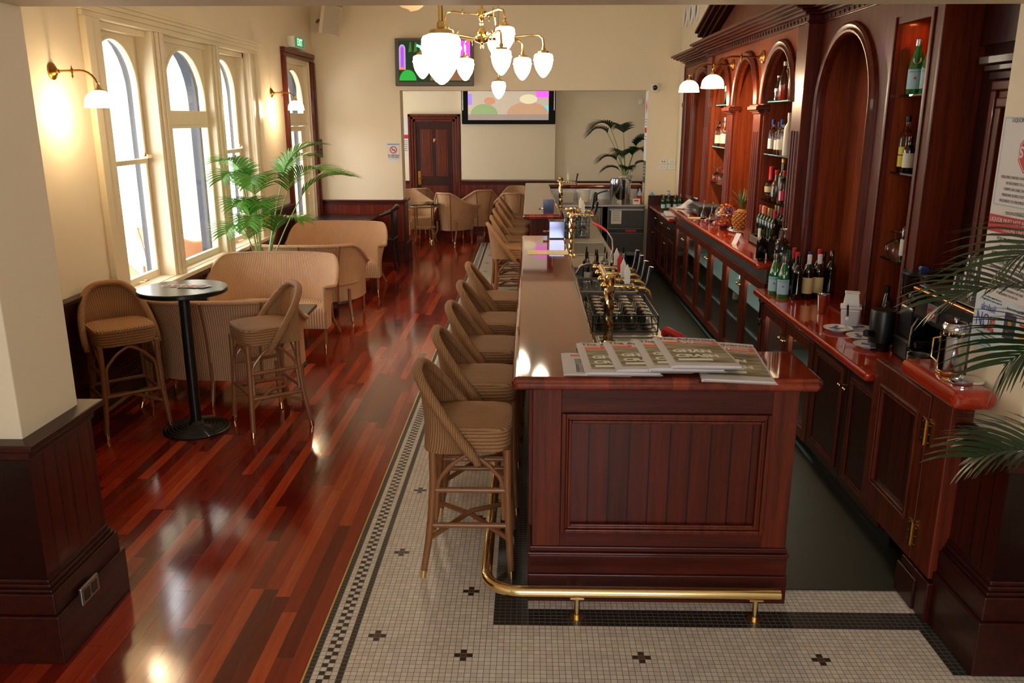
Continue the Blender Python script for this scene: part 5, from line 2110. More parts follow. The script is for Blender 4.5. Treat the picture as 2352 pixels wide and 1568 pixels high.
# till drawer / receipt printer
tl = thing('cash_till', 'black till with a cash drawer on the higher red counter', 'till', (2.0, 9.55, 1.1))
MB().box(1.86, 2.12, 9.25, 9.75, 1.115, 1.20).build('cash_drawer', M['black'], tl, bevel=.008)
b = MB()
for y in (9.3, 9.7):
    for x in (1.88, 2.1):
        b.cyl((x, y), .015, 1.1, 1.116)
b.build('foot', M['black'], tl)
b = MB().lathe([(.001, 0), (.03, 0), (.03, .012), (.001, .012)], (0, 0, 0), 16)
MB().box(1.853, 1.861, 9.44, 9.56, 1.14, 1.165).build('drawer_pull', M['chrome'], tl)
MB().box(1.88, 2.12, 9.28, 9.72, 1.20, 1.225).build('lid', M['grey'], tl, bevel=.006)
b = MB()
b.T = Matrix.Translation((1.98, 9.92, 1.2)) @ Matrix.Rotation(.5, 4, 'Y')
b.box(-.13, .13, -.15, .15, -.015, .02)
sc_ = b.build('tilted_screen', M['black'], tl, bevel=.006)
MB().tube([(2.06, 9.92, 1.1), (2.02, 9.92, 1.18)], .03, 10).build('stand', M['black'], tl)
pp = MB()
for k in range(6):
    pp.T = Matrix.Translation((1.87 + .01 * k, 10.14 + .004 * k, 1.108 + .012 * k)) @ Matrix.Rotation(.35 * (k % 3 - 1), 4, 'Z') @ Matrix.Rotation(-.12 * k, 4, 'Y')
    pp.box(-.1, .1, -.07, .07, -.004, .004)
tag(pp.build('paper_stack', M['paper'], None), 'loose pile of white receipts beside the till at the far end', 'paper')
c = Card('folded_menu', 'cream folded paper lying on the front edge of the higher red counter', 'paper', (1.74, 9.05, 1.106), (.98, .05, 0), (-.1, .9, 0), .20, .13, .003, M['laby'])
nt = thing('card_holder', 'small white folded card standing on its side on the higher red counter', 'card', (1.83, 7.20, 1.1))
b = MB()
b.T = Matrix.Translation((1.83, 7.20, 1.1)) @ Matrix.Rotation(.5, 4, 'Z')
b.add([(-.05, 0, 0), (-.05, .06, 0), (0, 0, .09), (0, .06, .09), (.05, 0, 0), (.05, .06, 0), (-.047, 0, 0), (-.047, .06, 0), (0, 0, .085), (0, .06, .085), (.047, 0, 0), (.047, .06, 0)], [(0, 1, 3, 2), (2, 3, 5, 4), (6, 8, 9, 7), (8, 10, 11, 9), (0, 2, 8, 6), (2, 4, 10, 8), (1, 7, 9, 3), (3, 9, 11, 5)])
b.build('folded_card', M['paper'], nt)
tag(MB().box(1.72, 1.82, 10.55, 10.75, .956, 1.01).build('napkin_box', M['paper'], None, bevel=.01), 'white napkin pile on the low far counter beyond the till', 'napkins')

# things on the lower red counter ------------------------------------
sk = thing('cocktail_shaker', 'steel cocktail shaker tin on the lower red counter', 'shaker', (1.945, 5.41, .9))
MB().lathe([(.028, 0), (.031, .004), (.041, .125), (.0425, .128), (.0425, .132), (.040, .132), (.029, .006), (.0001, .005)], (1.945, 5.41, .9), 28).build('tin', M['chrome'], sk, smooth=True)
ic = thing('ice_crusher', 'white plastic ice crusher with a side crank on the lower red counter', 'ice crusher', (1.99, 5.05, .9))
b = MB()
T0 = Matrix.Translation((1.99, 5.05, .9)) @ Matrix.Rotation(math.radians(-20), 4, 'Z')


def taper(b, w0, w1, z0, z1):
    vs = []
    for (w, z) in ((w0, z0), (w1, z1)):
        vs += [(-w, -w * .8, z), (w, -w * .8, z), (w, w * .8, z), (-w, w * .8, z)]
    b.add(vs, [(0, 1, 2, 3), (4, 5, 6, 7), (0, 1, 5, 4), (1, 2, 6, 5), (2, 3, 7, 6), (3, 0, 4, 7)])


b.T = T0
taper(b, .048, .058, 0, .12)
b.build('ice_bin', plain('frosted_plastic', (206, 200, 208), .3), ic, bevel=.012, seg=3)
b = MB()
b.T = T0
taper(b, .062, .062, .12, .138)
b.build('collar', M['white'], ic, bevel=.006)
b = MB()
b.T = T0
taper(b, .048, .038, .138, .215)
taper(b, .044, .042, .215, .222)
b.build('hood', M['white'], ic, bevel=.010, seg=3)
b = MB()
b.T = T0
b.tube([(-.02, -.045, .15), (-.02, -.075, .15), (-.015, -.08, .085)], .006, 8)
cr_ = b.build('crank', M['chrome'], ic, smooth=True)
b = MB()
b.T = T0
b.ball((-.015, -.088, .07), .014, 10)
b.build('knob', M['white'], cr_, smooth=True)
pl = thing('saucer', 'saucer', 'saucer')
MB().lathe([(.04, 0), (.042, .003), (.085, .017), (.086, .020), (.05, .008), (.0001, .006)], (0, 0, 0), 32).build('dish', M['white'], pl, smooth=True)
b = MB()
b.tube([(-.05, .02, .016), (0, .0, .014), (.035, -.015, .016)], .003, 6)
b.ball((.045, -.02, .016), .010, 8, .4)
b.build('teaspoon', M['chrome'], pl, smooth=True)
b = MB()
b.T = Matrix.Translation((-.01, .015, .018)) @ Matrix.Rotation(.6, 4, 'Z')
b.box(-.035, .035, -.009, .009, -.001, .004)
b.build('sugar_stick', M['blue'], pl)
pl = Placer(pl)
GP = 'white saucers with spoons on the lower red counter'
pl((1.885, 4.95, .901), .3, 'white saucer with spoon at the left of the four, nearest the counter edge', GP)
pl((2.01, 5.02 - .08, .903), -.5, 'white saucer farthest back of the four, a blue sugar stick across its rim', GP)
pl((1.955, 4.765, .901), .9, 'white saucer with crossed spoons, third from the left', GP)
pl((1.925, 4.57, .901), 1.8, 'white saucer nearest the steel jug, rightmost of the four', GP)

# coffee things
gd = thing('coffee_grinder', 'black coffee grinder with a clear bean hopper and blue knob', 'grinder', (2.08, 4.36, .9))
gx, gy = 2.08, 4.36
b = MB()
b.cbox((gx, gy, .96), (.17, .19, .12))
b.cbox((gx, gy, 1.10), (.14, .15, .17))
b.build('body', M['black'], gd, bevel=.015, seg=3)
MB().lathe([(.05, 1.185), (.06, 1.21), (.10, 1.25), (.105, 1.36), (.10, 1.365), (.001, 1.37)], (gx, gy, 0), 28).build('bean_hopper', plain('smoked_plastic_beans', (34, 22, 18), .15, coat=.8, var=.5, scale=90), gd, smooth=True)
MB().lathe([(.107, 1.36), (.107, 1.372), (.001, 1.376)], (gx, gy, 0), 28).build('hopper_lid', M['black'], gd, smooth=True)
MB().lathe([(.022, 1.374), (.026, 1.39), (.02, 1.40), (.001, 1.402)], (gx, gy, 0), 12, .2, 5).build('knob', M['navy'], gd, smooth=True)
ck = thing('ground_coffee_doser', 'black round doser drum standing in front of the grinder', 'coffee doser', (1.965, 4.52, .9))
MB().lathe([(.05, .90), (.052, .93), (.068, .95), (.068, 1.12), (.064, 1.13), (.001, 1.132)], (1.965, 4.52, 0), 32).build('drum', M['black'], ck, smooth=True)
MB().tube([(1.91, 4.50, 1.0), (1.86, 4.48, 1.005)], [.022, .02], 12).build('outlet', M['black'], ck, smooth=True)
em = thing('espresso_machine', 'chrome and black espresso machine with gauge, half behind the right pier', 'coffee machine', (2.12, 3.88, .9))
b = MB()
b.prism([(1.965, .925), (2.26, .925), (2.26, .985), (1.965, .985)], 'Y', 3.47, 4.20)
b.build('drip_base', M['steel'], em, bevel=.008)
MB().box(1.98, 2.12, 3.52, 4.22, .986, .992).build('drip_grate', M['black'], em)
MB().box(2.13, 2.26, 3.49, 4.18, .985, 1.18).build('back_body', M['black'], em)
b = MB()
b.prism([(1.975, 1.17), (2.02, 1.14), (2.26, 1.14), (2.26, 1.33), (1.99, 1.30)], 'Y', 3.47, 4.20)
b.build('head', plain('black_machine_panel', (24, 24, 24), .15, coat=1), em, bevel=.004)
b = MB()
b.tube([(1.975, 3.47, 1.315), (1.975, 4.21, 1.315)], .010, 10)
b.tube([(1.975, 4.21, 1.315), (2.24, 4.21, 1.36)], .010, 10)
b.build('cup_rail', glossy_metal('copper_rail', (226, 160, 110), .15), em, smooth=True)
b = MB().box(1.985, 2.25, 3.48, 4.19, 1.331, 1.337)
b.build('cup_tray', M['steel'], em)
MB().tube([(2.005, 4.16, 1.20), (1.955, 4.15, 1.12), (1.945, 4.14, 1.02)], .006, 8).build('steam_wand', M['chrome'], em, smooth=True)
g_ = MB()
g_.T = Matrix.Translation((1.977, 3.78, 1.225)) @ Matrix.Rotation(-PI / 2, 4, 'Y')
g_.lathe([(.001, -.01), (.028, -.01), (.03, 0), (.026, .004), (.001, .004)], (0, 0, 0), 24)
ga = g_.build('pressure_gauge', M['chrome'], em, smooth=True)
g_ = MB()
g_.T = Matrix.Translation((1.972, 3.78, 1.225)) @ Matrix.Rotation(-PI / 2, 4, 'Y')
g_.lathe([(.001, 0), (.023, 0), (.001, .001)], (0, 0, 0), 20)
g_.build('dial', M['white'], ga)
for yy in (4.0, 3.6):
    p = MB().box(1.970, 1.980, yy - .05, yy + .05, 1.19, 1.27).build('button_panel', M['grey'], em, bevel=.002)
    q = MB()
    for i in range(3):
        for j in range(2):
            q.ball((1.969, yy - .03 + .03 * i, 1.215 + .03 * j), .007, 8)
    q.build('button', M['red'], p, smooth=True)
b = MB()
b.tube([(1.985, 4.14, 1.285), (1.94, 4.14, 1.28)], .018, 12)
b.ball((1.935, 4.14, 1.28), .022, 12)
b.build('steam_knob', M['black'], em, smooth=True)
for yy in (3.98, 3.7):
    b = MB()
    b.cyl((2.05, yy), .035, 1.08, 1.15, 20)
    gr = b.build('group_head', M['chrome'], em, smooth=True)
    MB().tube([(2.03, yy, 1.085), (1.90, yy, 1.075)], [.012, .015], 10).build('filter_handle', M['black'], gr, smooth=True)
tb = thing('tumbler', 'glass', 'glass')
MB().lathe([(.037, 0), (.028, .095), (.0001, .097), (.0001, .093), (.025, .091), (.034, .001)], (0, 0, 0), 20, .02, 10).build('glass_body', M['glass'], tb, smooth=True)
tb = Placer(tb)
for k in range(8):
    i, j = k % 4, k // 4
    tb((2.07 + .085 * j, 3.97 - .085 * i, 1.338), 0, 'upturned tumbler on the espresso machine, %s of the %s row' % (['leftmost', 'second', 'third', 'rightmost'][i], ['front', 'back'][j]), 'tumblers on the espresso machine')
for k in range(4):
    tb((2.10, 3.93 - .085 * k, 1.437), 0, 'upturned tumbler stacked on top over the espresso machine, %s of four' % ['leftmost', 'second', 'third', 'rightmost'][k], 'tumblers on the espresso machine')
jg = thing('milk_jug', 'dull steel milk jug between the gate and the shelf end', 'jug', (1.85, 3.86, .9))
MB().lathe([(.055, 0), (.058, .01), (.052, .12), (.05, .15), (.053, .165), (.050, .165), (.048, .15), (.054, .012), (.0001, .01)], (1.86, 3.84, .9), 28).build('jug_body', M['steeld'], jg, smooth=True)
MB().tube([(1.86, 3.89, 1.04), (1.86, 3.93, 1.04), (1.86, 3.935, .97), (1.86, 3.895, .94)], .006, 8).build('handle', M['steeld'], jg, smooth=True)
cf = thing('coffee_plunger', 'shiny steel coffee plunger with domed lid on the red shelf end', 'coffee plunger', (1.76, 3.36, 1.115))
px_, py_ = 1.765, 3.37
MB().lathe([(.050, .02), (.052, .024), (.052, .165), (.054, .17), (.05, .172), (.001, .172)], (px_, py_, 1.115), 32).build('pot_body', M['chrome'], cf, smooth=True)
MB().lathe([(.050, .188), (.051, .205), (.042, .222), (.01, .23), (.006, .232), (.01, .242), (.001, .247)], (px_, py_, 1.115), 28).build('domed_lid', M['chrome'], cf, smooth=True)
b = MB()
for k in range(5):
    a = k * 2 * PI / 5
    b.tube([(px_ + .04 * math.cos(a), py_ + .04 * math.sin(a), 1.115 + .17), (px_ + .042 * math.cos(a), py_ + .042 * math.sin(a), 1.115 + .195)], .003, 6)
b.lathe([(.0495, 0), (.052, .004), (.052, .016), (.046, .02), (.001, .02)], (px_, py_, 1.1155), 28)
b.build('frame', M['brass'], cf, smooth=True)
MB().tube([(px_ - .044, py_ + .02, 1.27), (px_ - .062, py_ + .04, 1.26), (px_ - .064, py_ + .04, 1.18), (px_ - .045, py_ + .02, 1.16)], .0045, 8).build('handle', M['brass'], cf, smooth=True)
tag(MB().lathe([(.041, 0), (.043, .008), (.043, .016), (.04, .018), (.012, .024), (.008, .034), (.001, .036)], (1.75, 3.235, 1.116), 28).build('steel_lid', M['chrome'], None, smooth=True), 'small round steel lid with a knob in front of the coffee plunger', 'dish')  # a loose steel lid with its knob, lying on the shelf
tag(MB().lathe([(.045, 0), (.047, .004), (.047, .010), (.001, .012)], (1.805, 3.26, 1.116), 28).build('ceramic_coaster', M['cream2'], None, smooth=True), 'pale round coaster beside the small steel lid', 'coaster')
tag(MB().lathe([(.047, 0), (.05, .15), (.048, .15), (.044, .004), (.001, .003)], (1.885, 3.52, 1.116), 28).build('steel_canister', M['steel'], None, smooth=True), 'brushed steel canister behind the coffee plunger, against the white pier', 'canister')
cu = thing('paper_cup', 'small brown paper cup tucked behind the top corner of the gate', 'cup', (1.80, 3.50, .90))
MB().box(1.80, 1.85, 3.47, 3.60, .93, .98).build('cup_ledge', M['mat'], cu)
MB().lathe([(.02, .98), (.028, 1.03), (.026, 1.03), (.019, .984), (.001, .983)], (1.82, 3.50, 0), 20).build('cup_body', plain('kraft_paper', (120, 92, 60), .7), cu, smooth=True)
GI = 'green bottles inside the lit fridges'
for k, (x, y, z) in enumerate(((2.05, 6.55, .628), (2.05, 6.75, .628), (2.05, 7.0, .388), (2.05, 7.9, .628), (2.05, 8.1, .388), (2.05, 5.35, .428), (2.05, 5.6, .428))):
    bottle('green bottle behind the fridge glass, ' + ['top shelf nearest the step', 'second on the top shelf', 'lower shelf of the nearest door pair', 'top shelf of the middle door pair', 'lower shelf of the middle door pair', 'short fridge, nearer one', 'short fridge, farther one'][k], (x, y, z), .24, .034, 'wine', 'bgreenp', 'gold', 'lab', (.15, .45), .86, GI)


# ================================================================== LAMPS
def acorn(b, c, s=1.0):
    b.lathe([(.001, 0), (.012, .002), (.022, .010), (.03, .014), (.055, .045), (.08, .085), (.094, .13), (.099, .165), (.105, .172), (.105, .18), (.099, .188), (.099, .215), (.09, .232), (.06, .243), (.045, .25), (.042, .262)], c, 28)


def acorn_at(par, x, y, ztip, s, names=('lamp_shade', 'shade_cap')):
    b = MB()
    b.T = Matrix.Translation((x, y, ztip)) @ Matrix.Scale(s, 4)
    acorn(b, (0, 0, 0))
    sh_ = b.build(names[0], M['shade'], par, smooth=True)
    b = MB()
    b.T = Matrix.Translation((x, y, ztip)) @ Matrix.Scale(s, 4)
    b.lathe([(.062, .243), (.058, .262), (.04, .268), (.022, .275), (.018, .30), (.012, .305), (.012, .325), (.001, .326)], (0, 0, 0), 24)
    b.build(names[1], M['brass'], sh_, smooth=True)


CHX, CHY = -.377, 6.85
ch = thing('chandelier', 'large brass two-tier chandelier with many lit acorn-shaped glass shades', 'chandelier', (CHX, CHY, 2.67))
b = MB()
b.lathe([(.001, 0), (.012, .006), (.016, .02), (.01, .032), (.016, .045), (.05, .055), (.062, .07), (.06, .095), (.035, .11), (.05, .125), (.028, .15), (.016, .175), (.022, .19), (.014, .20), (.02, .215), (.028, .225), (.022, .235), (.04, .248), (.042, .275), (.03, .29), (.012, .30), (.012, 1.235), (.05, 1.245), (.06, 1.285)], (CHX, CHY, 2.67), 24)
b.build('central_stem', M['brass'], ch, smooth=True)
for k in range(3):
    a = .5 + k * 2 * PI / 3
    p = Vector((CHX, CHY, 3.12))
    d = Vector((math.cos(a), math.sin(a), 0))
    b = MB()
    b.tube([p, p + d * .05 + Vector((0, 0, .05)), p + d * .11 + Vector((0, 0, .03)), p + d * .12 - Vector((0, 0, .03))], .005, 6)
    b.lathe([(.001, -.11), (.014, -.095), (.008, -.08), (.016, -.06), (.006, -.04), (.006, -.03)], p + d * .12, 12)
    b.build('drop_scroll', M['brass'], ch, smooth=True)
for k in range(6):
    a = math.radians(-10 + 60 * k)
    d = Vector((math.cos(a), math.sin(a), 0))
    o = Vector((CHX, CHY, 2.745))
    b = MB()
    b.tube([o + d * .05, o + d * .40 + Vector((0, 0, .025)), o + d * .45 + Vector((0, 0, .022)), o + d * .48 + Vector((0, 0, 0)), o + d * .487 - Vector((0, 0, .05))], .0085, 8)
    b.lathe([(.001, -.05), (.006, -.035), (.003, -.02), (.008, -.01), (.011, 0), (.008, .012), (.001, .03)], o + d * .26 + Vector((0, 0, .015)), 8)
    b.build('arm', M['brass'], ch, smooth=True)
    acorn_at(ch, o.x + d.x * .487, o.y + d.y * .487, 2.455, .74)
for k in range(3):
    a = math.radians(-50 + 120 * k)
    d = Vector((math.cos(a), math.sin(a), 0))
    o = Vector((CHX, CHY, 2.925))
    b = MB()
    b.tube([o + d * .03, o + d * .22 + Vector((0, 0, .02)), o + d * .27 + Vector((0, 0, .01)), o + d * .29 - Vector((0, 0, .05))], .0085, 8)
    b.lathe([(.001, -.05), (.006, -.035), (.003, -.02), (.008, -.01), (.011, 0), (.008, .012), (.001, .03)], o + d * .15 + Vector((0, 0, .015)), 8)
    b.build('arm', M['brass'], ch, smooth=True)
    acorn_at(ch, o.x + d.x * .29, o.y + d.y * .29, 2.635, .74)


ch.location = (-.449, 8.15, 2.769)
ch.scale = (1.19, 1.19, 1.19)


def pendant(label, x, y, ztip, s, r):
    t = thing('pendant_lamp', label, 'pendant lamp', (x, y, ztip))
    acorn_at(t, x, y, ztip, s)
    MB().lathe([(r, .30 * s), (r, H0 - ztip - .05), (.05, H0 - ztip - .04), (.055, H0 - ztip)], (x, y, ztip), 12).build('rod', M['brass'], t, smooth=True)
    return t


pendant('large lit acorn glass pendant hanging nearest the camera, left of the chandelier', -.486, 4.78, 2.330, 1.08, .013)
pendant('small lit acorn glass pendant hanging far behind the chandelier', -.387, 10.7, 2.382, .86, .006)


def wall_lamp(label, x, y, z, d, L, zs):
    """x,y,z rosette on the wall; d = +1/-1 along x; shade hangs at the arm's end"""
    t = thing('wall_lamp', label, 'wall lamp', (x, y, z), 'brass wall lamps with lit dome shades')
    b = MB()
    b.T = Matrix.Translation((x, y, z)) @ Matrix.Rotation(PI / 2 * d, 4, 'Y')
    b.lathe([(.056, 0), (.056, .008), (.045, .016), (.036, .018), (.026, .03), (.014, .035), (.012, .05), (.001, .052)], (0, 0, 0), 28)
    b.build('rosette', M['brassd'], t, smooth=True)
    b = MB()
    pts = [(x, y, z), (x + d * L * .62, y, z + .005)]
    for k in range(1, 7):
        a = PI / 2 * k / 6
        pts.append((x + d * (L * .62 + L * .38 * math.sin(a)), y, z + .005 - L * .38 * (1 - math.cos(a))))
    pts.append((x + d * L, y, zs + .155))
    b.tube(pts, .0075, 8)
    b.lathe([(.001, -.05), (.007, -.035), (.004, -.02), (.009, -.008), (.012, 0), (.009, .010), (.004, .02), (.001, .035)], (x + d * L * .45, y, z + .003), 10)
    b.build('arm', M['brassd'], t, smooth=True)
    b = MB()
    b.lathe([(.03, .10), (.034, .115), (.02, .125), (.012, .14), (.012, .16), (.001, .161)], (x + d * L, y, zs), 16)
    b.build('shade_holder', M['brass'], t, smooth=True)
    b = MB()
    b.lathe([(.001, .012), (.09, .012), (.099, .0), (.100, .012), (.094, .02), (.096, .035), (.088, .065), (.07, .088), (.045, .105), (.03, .11)], (x + d * L, y, zs), 32, .012, 12)
    b.build('lamp_shade', M['shadew'], t, smooth=True)
    return t


wall_lamp('brass wall lamp left of the windows, nearest the camera on the cream wall', XL, 5.77, 2.455, 1, .30, 2.22)
wall_lamp('brass wall lamp between the windows and the glazed door', XL, 10.64, 2.455, 1, .30, 2.25)
wall_lamp('brass lamp on the back bar, right of the pair, beside the near small arch', XC, 7.505, 2.655, -1, .42, 2.40)
wall_lamp('brass lamp on the back bar, left and farther of the pair', XC, 8.595, 2.655, -1, .42, 2.40)
# real bulbs throw the light of each dome lamp down and on to its wall


def bulb(x, y, z, w, col=(1, .72, .42), r=.03):
    d = bpy.data.lights.new('bulb_light', 'POINT')
    d.energy = w
    d.color = col
    d.shadow_soft_size = r
    o = bpy.data.objects.new('bulb_light', d)
    COL.objects.link(o)
    o.location = (x, y, z)


bulb(XL + .20, 5.77, 2.195, 9)
bulb(XL + .20, 10.64, 2.225, 9)
bulb(XC - .42, 7.505, 2.38, 34)
bulb(XC - .42, 8.595, 2.38, 34)

# ceiling fan
fn = thing('ceiling_fan', 'ceiling fan with a pale woven leaf-shaped blade, only one tip in view', 'fan', (-1.02, 7.3, 3.45))
MB().lathe([(.05, 0), (.09, .03), (.09, .12), (.03, .16), (.014, .2), (.014, H0 - 3.35)], (-1.02, 7.3, 3.35), 20).build('motor', M['brassd'], fn, smooth=True)
for k in range(5):
    a = math.radians(96 + 72 * k)
    d = Vector((math.cos(a), math.sin(a), 0))
    n = Vector((-d.y, d.x, 0))
    b = MB()
    drop = -.15

    def P(u, v, d=d, n=n):
        w = .19 * math.sin(PI * (.08 + .92 * u) ** 1.15) ** .6 if u < .999 else .0
        return Vector((-1.02, 7.3, 3.40)) + d * (.12 + .93 * u) + n * (v - .5) * 2 * w + Vector((0, 0, -.27 * u + .02 * (v - .5)))
    b.sheet(P, 16, 6, .008)
    b.build('blade', plain('woven_leaf_blade', (220, 186, 140), .6, var=.15, scale=60) if k == 0 else bpy.data.materials['woven_leaf_blade'], fn, smooth=True)

# ================================================================== WALL FITTINGS
t = thing('exit_sign', 'green and white EXIT sign box above the glazed door', 'sign', (XL, 11.6, 3.05))
MB().box(XL, XL + .10, 11.50, 12.02, 3.06, 3.20).build('housing', M['white'], t, bevel=.006)
c = Card('sign_face', None, None, (XL + .1015, 11.53, 3.07), (0, 1, 0), (0, 0, 1), .46, .12, .002, emit('exit_green', (20, 130, 80), .6), parent=t)
c.text('EXIT', .125, .5, .5, emit('exit_white', (190, 235, 210), 1.0), bold=.003)

sp = thing('loudspeaker', 'cream loudspeaker box tilted down in the top left far corner', 'loudspeaker', (-2.85, 12.45, 3.5))
b = MB()
TS = Matrix.Translation((-2.80, 12.42, 3.50)) @ Matrix.Rotation(math.radians(14), 4, 'Y') @ Matrix.Rotation(math.radians(14), 4, 'X') @ Matrix.Rotation(math.radians(12), 4, 'Z')
b.T = TS
b.prism([(-.16, -.11), (.13, -.12), (.13, .12), (-.10, .12)], 'Z', -.20, .20)
b.build('cabinet', M['cream2'], sp, bevel=.012)
b = MB()
b.T = TS
b.box(-.10, .12, -.128, -.12, -.185, .185)
b.build('grille', plain('speaker_grille', (190, 178, 156), .7, var=.2, scale=200), sp, bevel=.004)
MB().tube([(-3.1, 12.79, 3.5), (-3.02, 12.55, 3.5)], .02, 8).build('bracket', M['grey'], sp)

c = Card('wall_sign', 'no smoking sign on the cream wall left of the wide opening', 'sign', (-2.144, YF - .003, 1.515), (1, 0, 0), (0, 0, 1), .181, .27, .002, M['paper'])
c.patch(0, .92, 1, 1, M['lblue'])
c.poly([(.5 + .30 * math.cos(2 * PI * k / 24), .66 + .20 * math.sin(2 * PI * k / 24)) for k in range(24)], M['red'])
c.poly([(.5 + .23 * math.cos(2 * PI * k / 24), .66 + .153 * math.sin(2 * PI * k / 24)) for k in range(24)], M['paper'], k=.0012)
c.poly([(.34, .66), (.66, .66), (.66, .63), (.34, .63)], M['ink'], k=.0018)
c.poly([(.55, .70), (.60, .72), (.66, .70), (.60, .69)], M['ink'], k=.0018)
c.poly([(.32, .75), (.37, .78), (.68, .57), (.63, .54)], M['red'], k=.0024)
c.text('NO SMOKING', .028, .5, .36, M['ink'], bold=.0006)
c.text('IN THIS AREA', .026, .5, .26, M['ink'], bold=.0006)
c.patch(.1, .16, .9, .175, M['lblue'])
c = Card('wall_sign', 'dark engraved sign at the far left corner beside the glazed door', 'sign', (-3.195, YF - .003, 1.58), (1, 0, 0), (0, 0, 1), .07, .27, .003, M['grey'])
c.patch(.1, .6, .8, .64, M['cream2'])
c.patch(.1, .52, .8, .55, M['cream2'])
c.patch(.1, .3, .6, .33, M['cream2'])
c = Card('wall_sign', 'small dark rectangular sign on the wall behind the palm leaves', 'sign', (XL + .003, 10.70, 1.41), (0, 1, 0), (0, 0, 1), .33, .11, .003, M['grey'])
c.text('Y  /', .07, .5, .5, M['cream2'])

# televisions
TVX = emit('screen_dark_green', (26, 48, 24), .5)


def tvpic(c, g):
    """plain coloured shapes standing for the moving picture"""
    col = lambda n, rgb, st: emit('screen_' + n + g, rgb, st)
    s = 1.0 if g == 'a' else .75
    wash = (0, 0, 0) if g == 'a' else (120, 110, 100)
    mixc = lambda rgb: tuple(int(a * (1 - .45 * (g == 'b')) + b_ * .55 * (g == 'b')) for a, b_ in zip(rgb, wash))
    E1 = lambda n, rgb: col(n, mixc(rgb), 1.1 if g == 'a' else 1.5)
    # arched neon column at the left
    for k, rgb in enumerate(((110, 150, 255), (235, 90, 90), (120, 70, 220))):
        w = .045 - .013 * k
        pts = [(.055 - w, .30), (.055 - w, .80)] + [(.055 - w * math.cos(PI * q / 10), .80 + w * 2.4 * math.sin(PI * q / 10)) for q in range(1, 10)] + [(.055 + w, .80), (.055 + w, .30)]
        c.poly(pts, E1('arc%d' % k, rgb), 'picture_shape', .0008 + .0004 * k)
    c.patch(.02, .30, .09, .36, E1('amber', (240, 110, 40)), 'picture_shape', .0022)
    c.poly([(.78, 1.0), (.80, .55), (.97, .56), (1.0, .62), (1.0, 1.0)], E1('magenta', (235, 70, 235)), 'picture_shape', .0008)
    c.poly([(.02, .04)] + [(.13 + .12 * math.cos(PI - PI * q / 12), .04 + .26 * math.sin(PI * q / 12)) for q in range(13)], E1('green', (30, 140, 50)), 'picture_shape', .0010)
    c.poly([(.42, .04)] + [(.72 + .28 * math.cos(PI - PI * q / 14), .04 + .42 * math.sin(PI * q / 14)) for q in range(15)], E1('tan', (110, 76, 52)), 'picture_shape', .0008)
    c.poly([(.70 + .085 * math.cos(2 * PI * q / 18), .58 + .17 * math.sin(2 * PI * q / 18)) for q in range(18)], E1('olive', (150, 170, 70)), 'picture_shape', .0012)
    c.poly([(.25, .86), (.26, .92), (.42, .80), (.40, .74)], E1('teal', (130, 210, 200)), 'picture_shape', .0012)
    for k in range(5):
        x = .14 + .075 * k
        c.poly([(x, .72), (x + .02, .95), (x + .04, .97), (x + .05, .74)], E1('leafy%d' % k, (40 + 10 * k, 90, 36)), 'picture_shape', .0008)


t = thing('television', 'flat television high on the wall above the wide opening, partly behind the lamps', 'television', (-1.39, YF - .05, 2.6))
b = MB()
b.T = Matrix.Translation((-1.393, YF - .10, 2.938)) @ Matrix.Rotation(math.radians(-6), 4, 'X')
b.box(-.572, .572, -.03, .03, -.332, .332)
b.build('bezel', M['grey'], t, bevel=.008)
MB().box(-1.6, -1.2, YF - .08, YF, 2.85, 3.0).build('mount', M['black'], t)
R6 = Matrix.Rotation(math.radians(-6), 3, 'X')
o = Vector((-1.393, YF - .10, 2.938)) + R6 @ Vector((-.522, -.0315, -.282))
c = Card('screen', None, None, o, (1, 0, 0), R6 @ Vector((0, 0, 1)), 1.044, .58, .002, TVX, parent=t)
tvpic(c, 'a')
t = thing('television', 'television on the far wall panel beyond the opening, showing a pale picture', 'television', (-.41, YB - .12, 2.0))
MB().box(-1.295, .485, YB - .17, YB - .101, 2.045, 3.07).build('bezel', plain('piano_black', (6, 6, 7), .5, spec=.15), t, bevel=.01)
MB().tube([(-1.27, YB - .175, 2.30), (-1.27, YB - .175, 2.9)], .008, 6).tube([(.46, YB - .175, 2.30), (.46, YB - .175, 2.9)], .008, 6).build('side_trim', M['chrome'], t)
c = Card('screen', None, None, (-1.175, YB - .172, 2.12), (1, 0, 0), (0, 0, 1), 1.53, .87, .002, emit('screen_pale', (176, 162, 142), .75), parent=t)
c.patch(0, 0, 1, .12, emit('screen_band', (150, 134, 126), .6), 'picture_shape')
c.poly([(.03, .12)] + [(.20 + .17 * math.cos(PI - PI * q / 12), .12 + .22 * math.sin(PI * q / 12)) for q in range(13)], emit('screen_b1', (130, 152, 104), .75), 'picture_shape', .001)
c.poly([(.45, .12)] + [(.74 + .26 * math.cos(PI - PI * q / 14), .12 + .26 * math.sin(PI * q / 14)) for q in range(15)], emit('screen_b2', (176, 138, 108), .75), 'picture_shape', .001)
c.poly([(.27 + .07 * math.cos(2 * PI * q / 18), .40 + .08 * math.sin(2 * PI * q / 18)) for q in range(18)], emit('screen_b3', (190, 130, 104), .75), 'picture_shape', .0014)
c.poly([(.75 + .11 * math.cos(2 * PI * q / 18), .44 + .10 * math.sin(2 * PI * q / 18)) for q in range(18)], emit('screen_b4', (206, 196, 164), .8), 'picture_shape', .0014)
c.patch(.0, .32, .05, .55, emit('screen_b5', (150, 120, 220), .8), 'picture_shape')
c.patch(.84, .47, 1, .7, emit('screen_b6', (236, 90, 220), .9), 'picture_shape')
c.patch(.95, .13, 1, .3, emit('screen_b7', (90, 190, 210), .9), 'picture_shape')
cmr = thing('security_camera', 'small white and black dome camera on the far wall right of the opening', 'camera', (1.836, YF, 2.585))
b = MB()
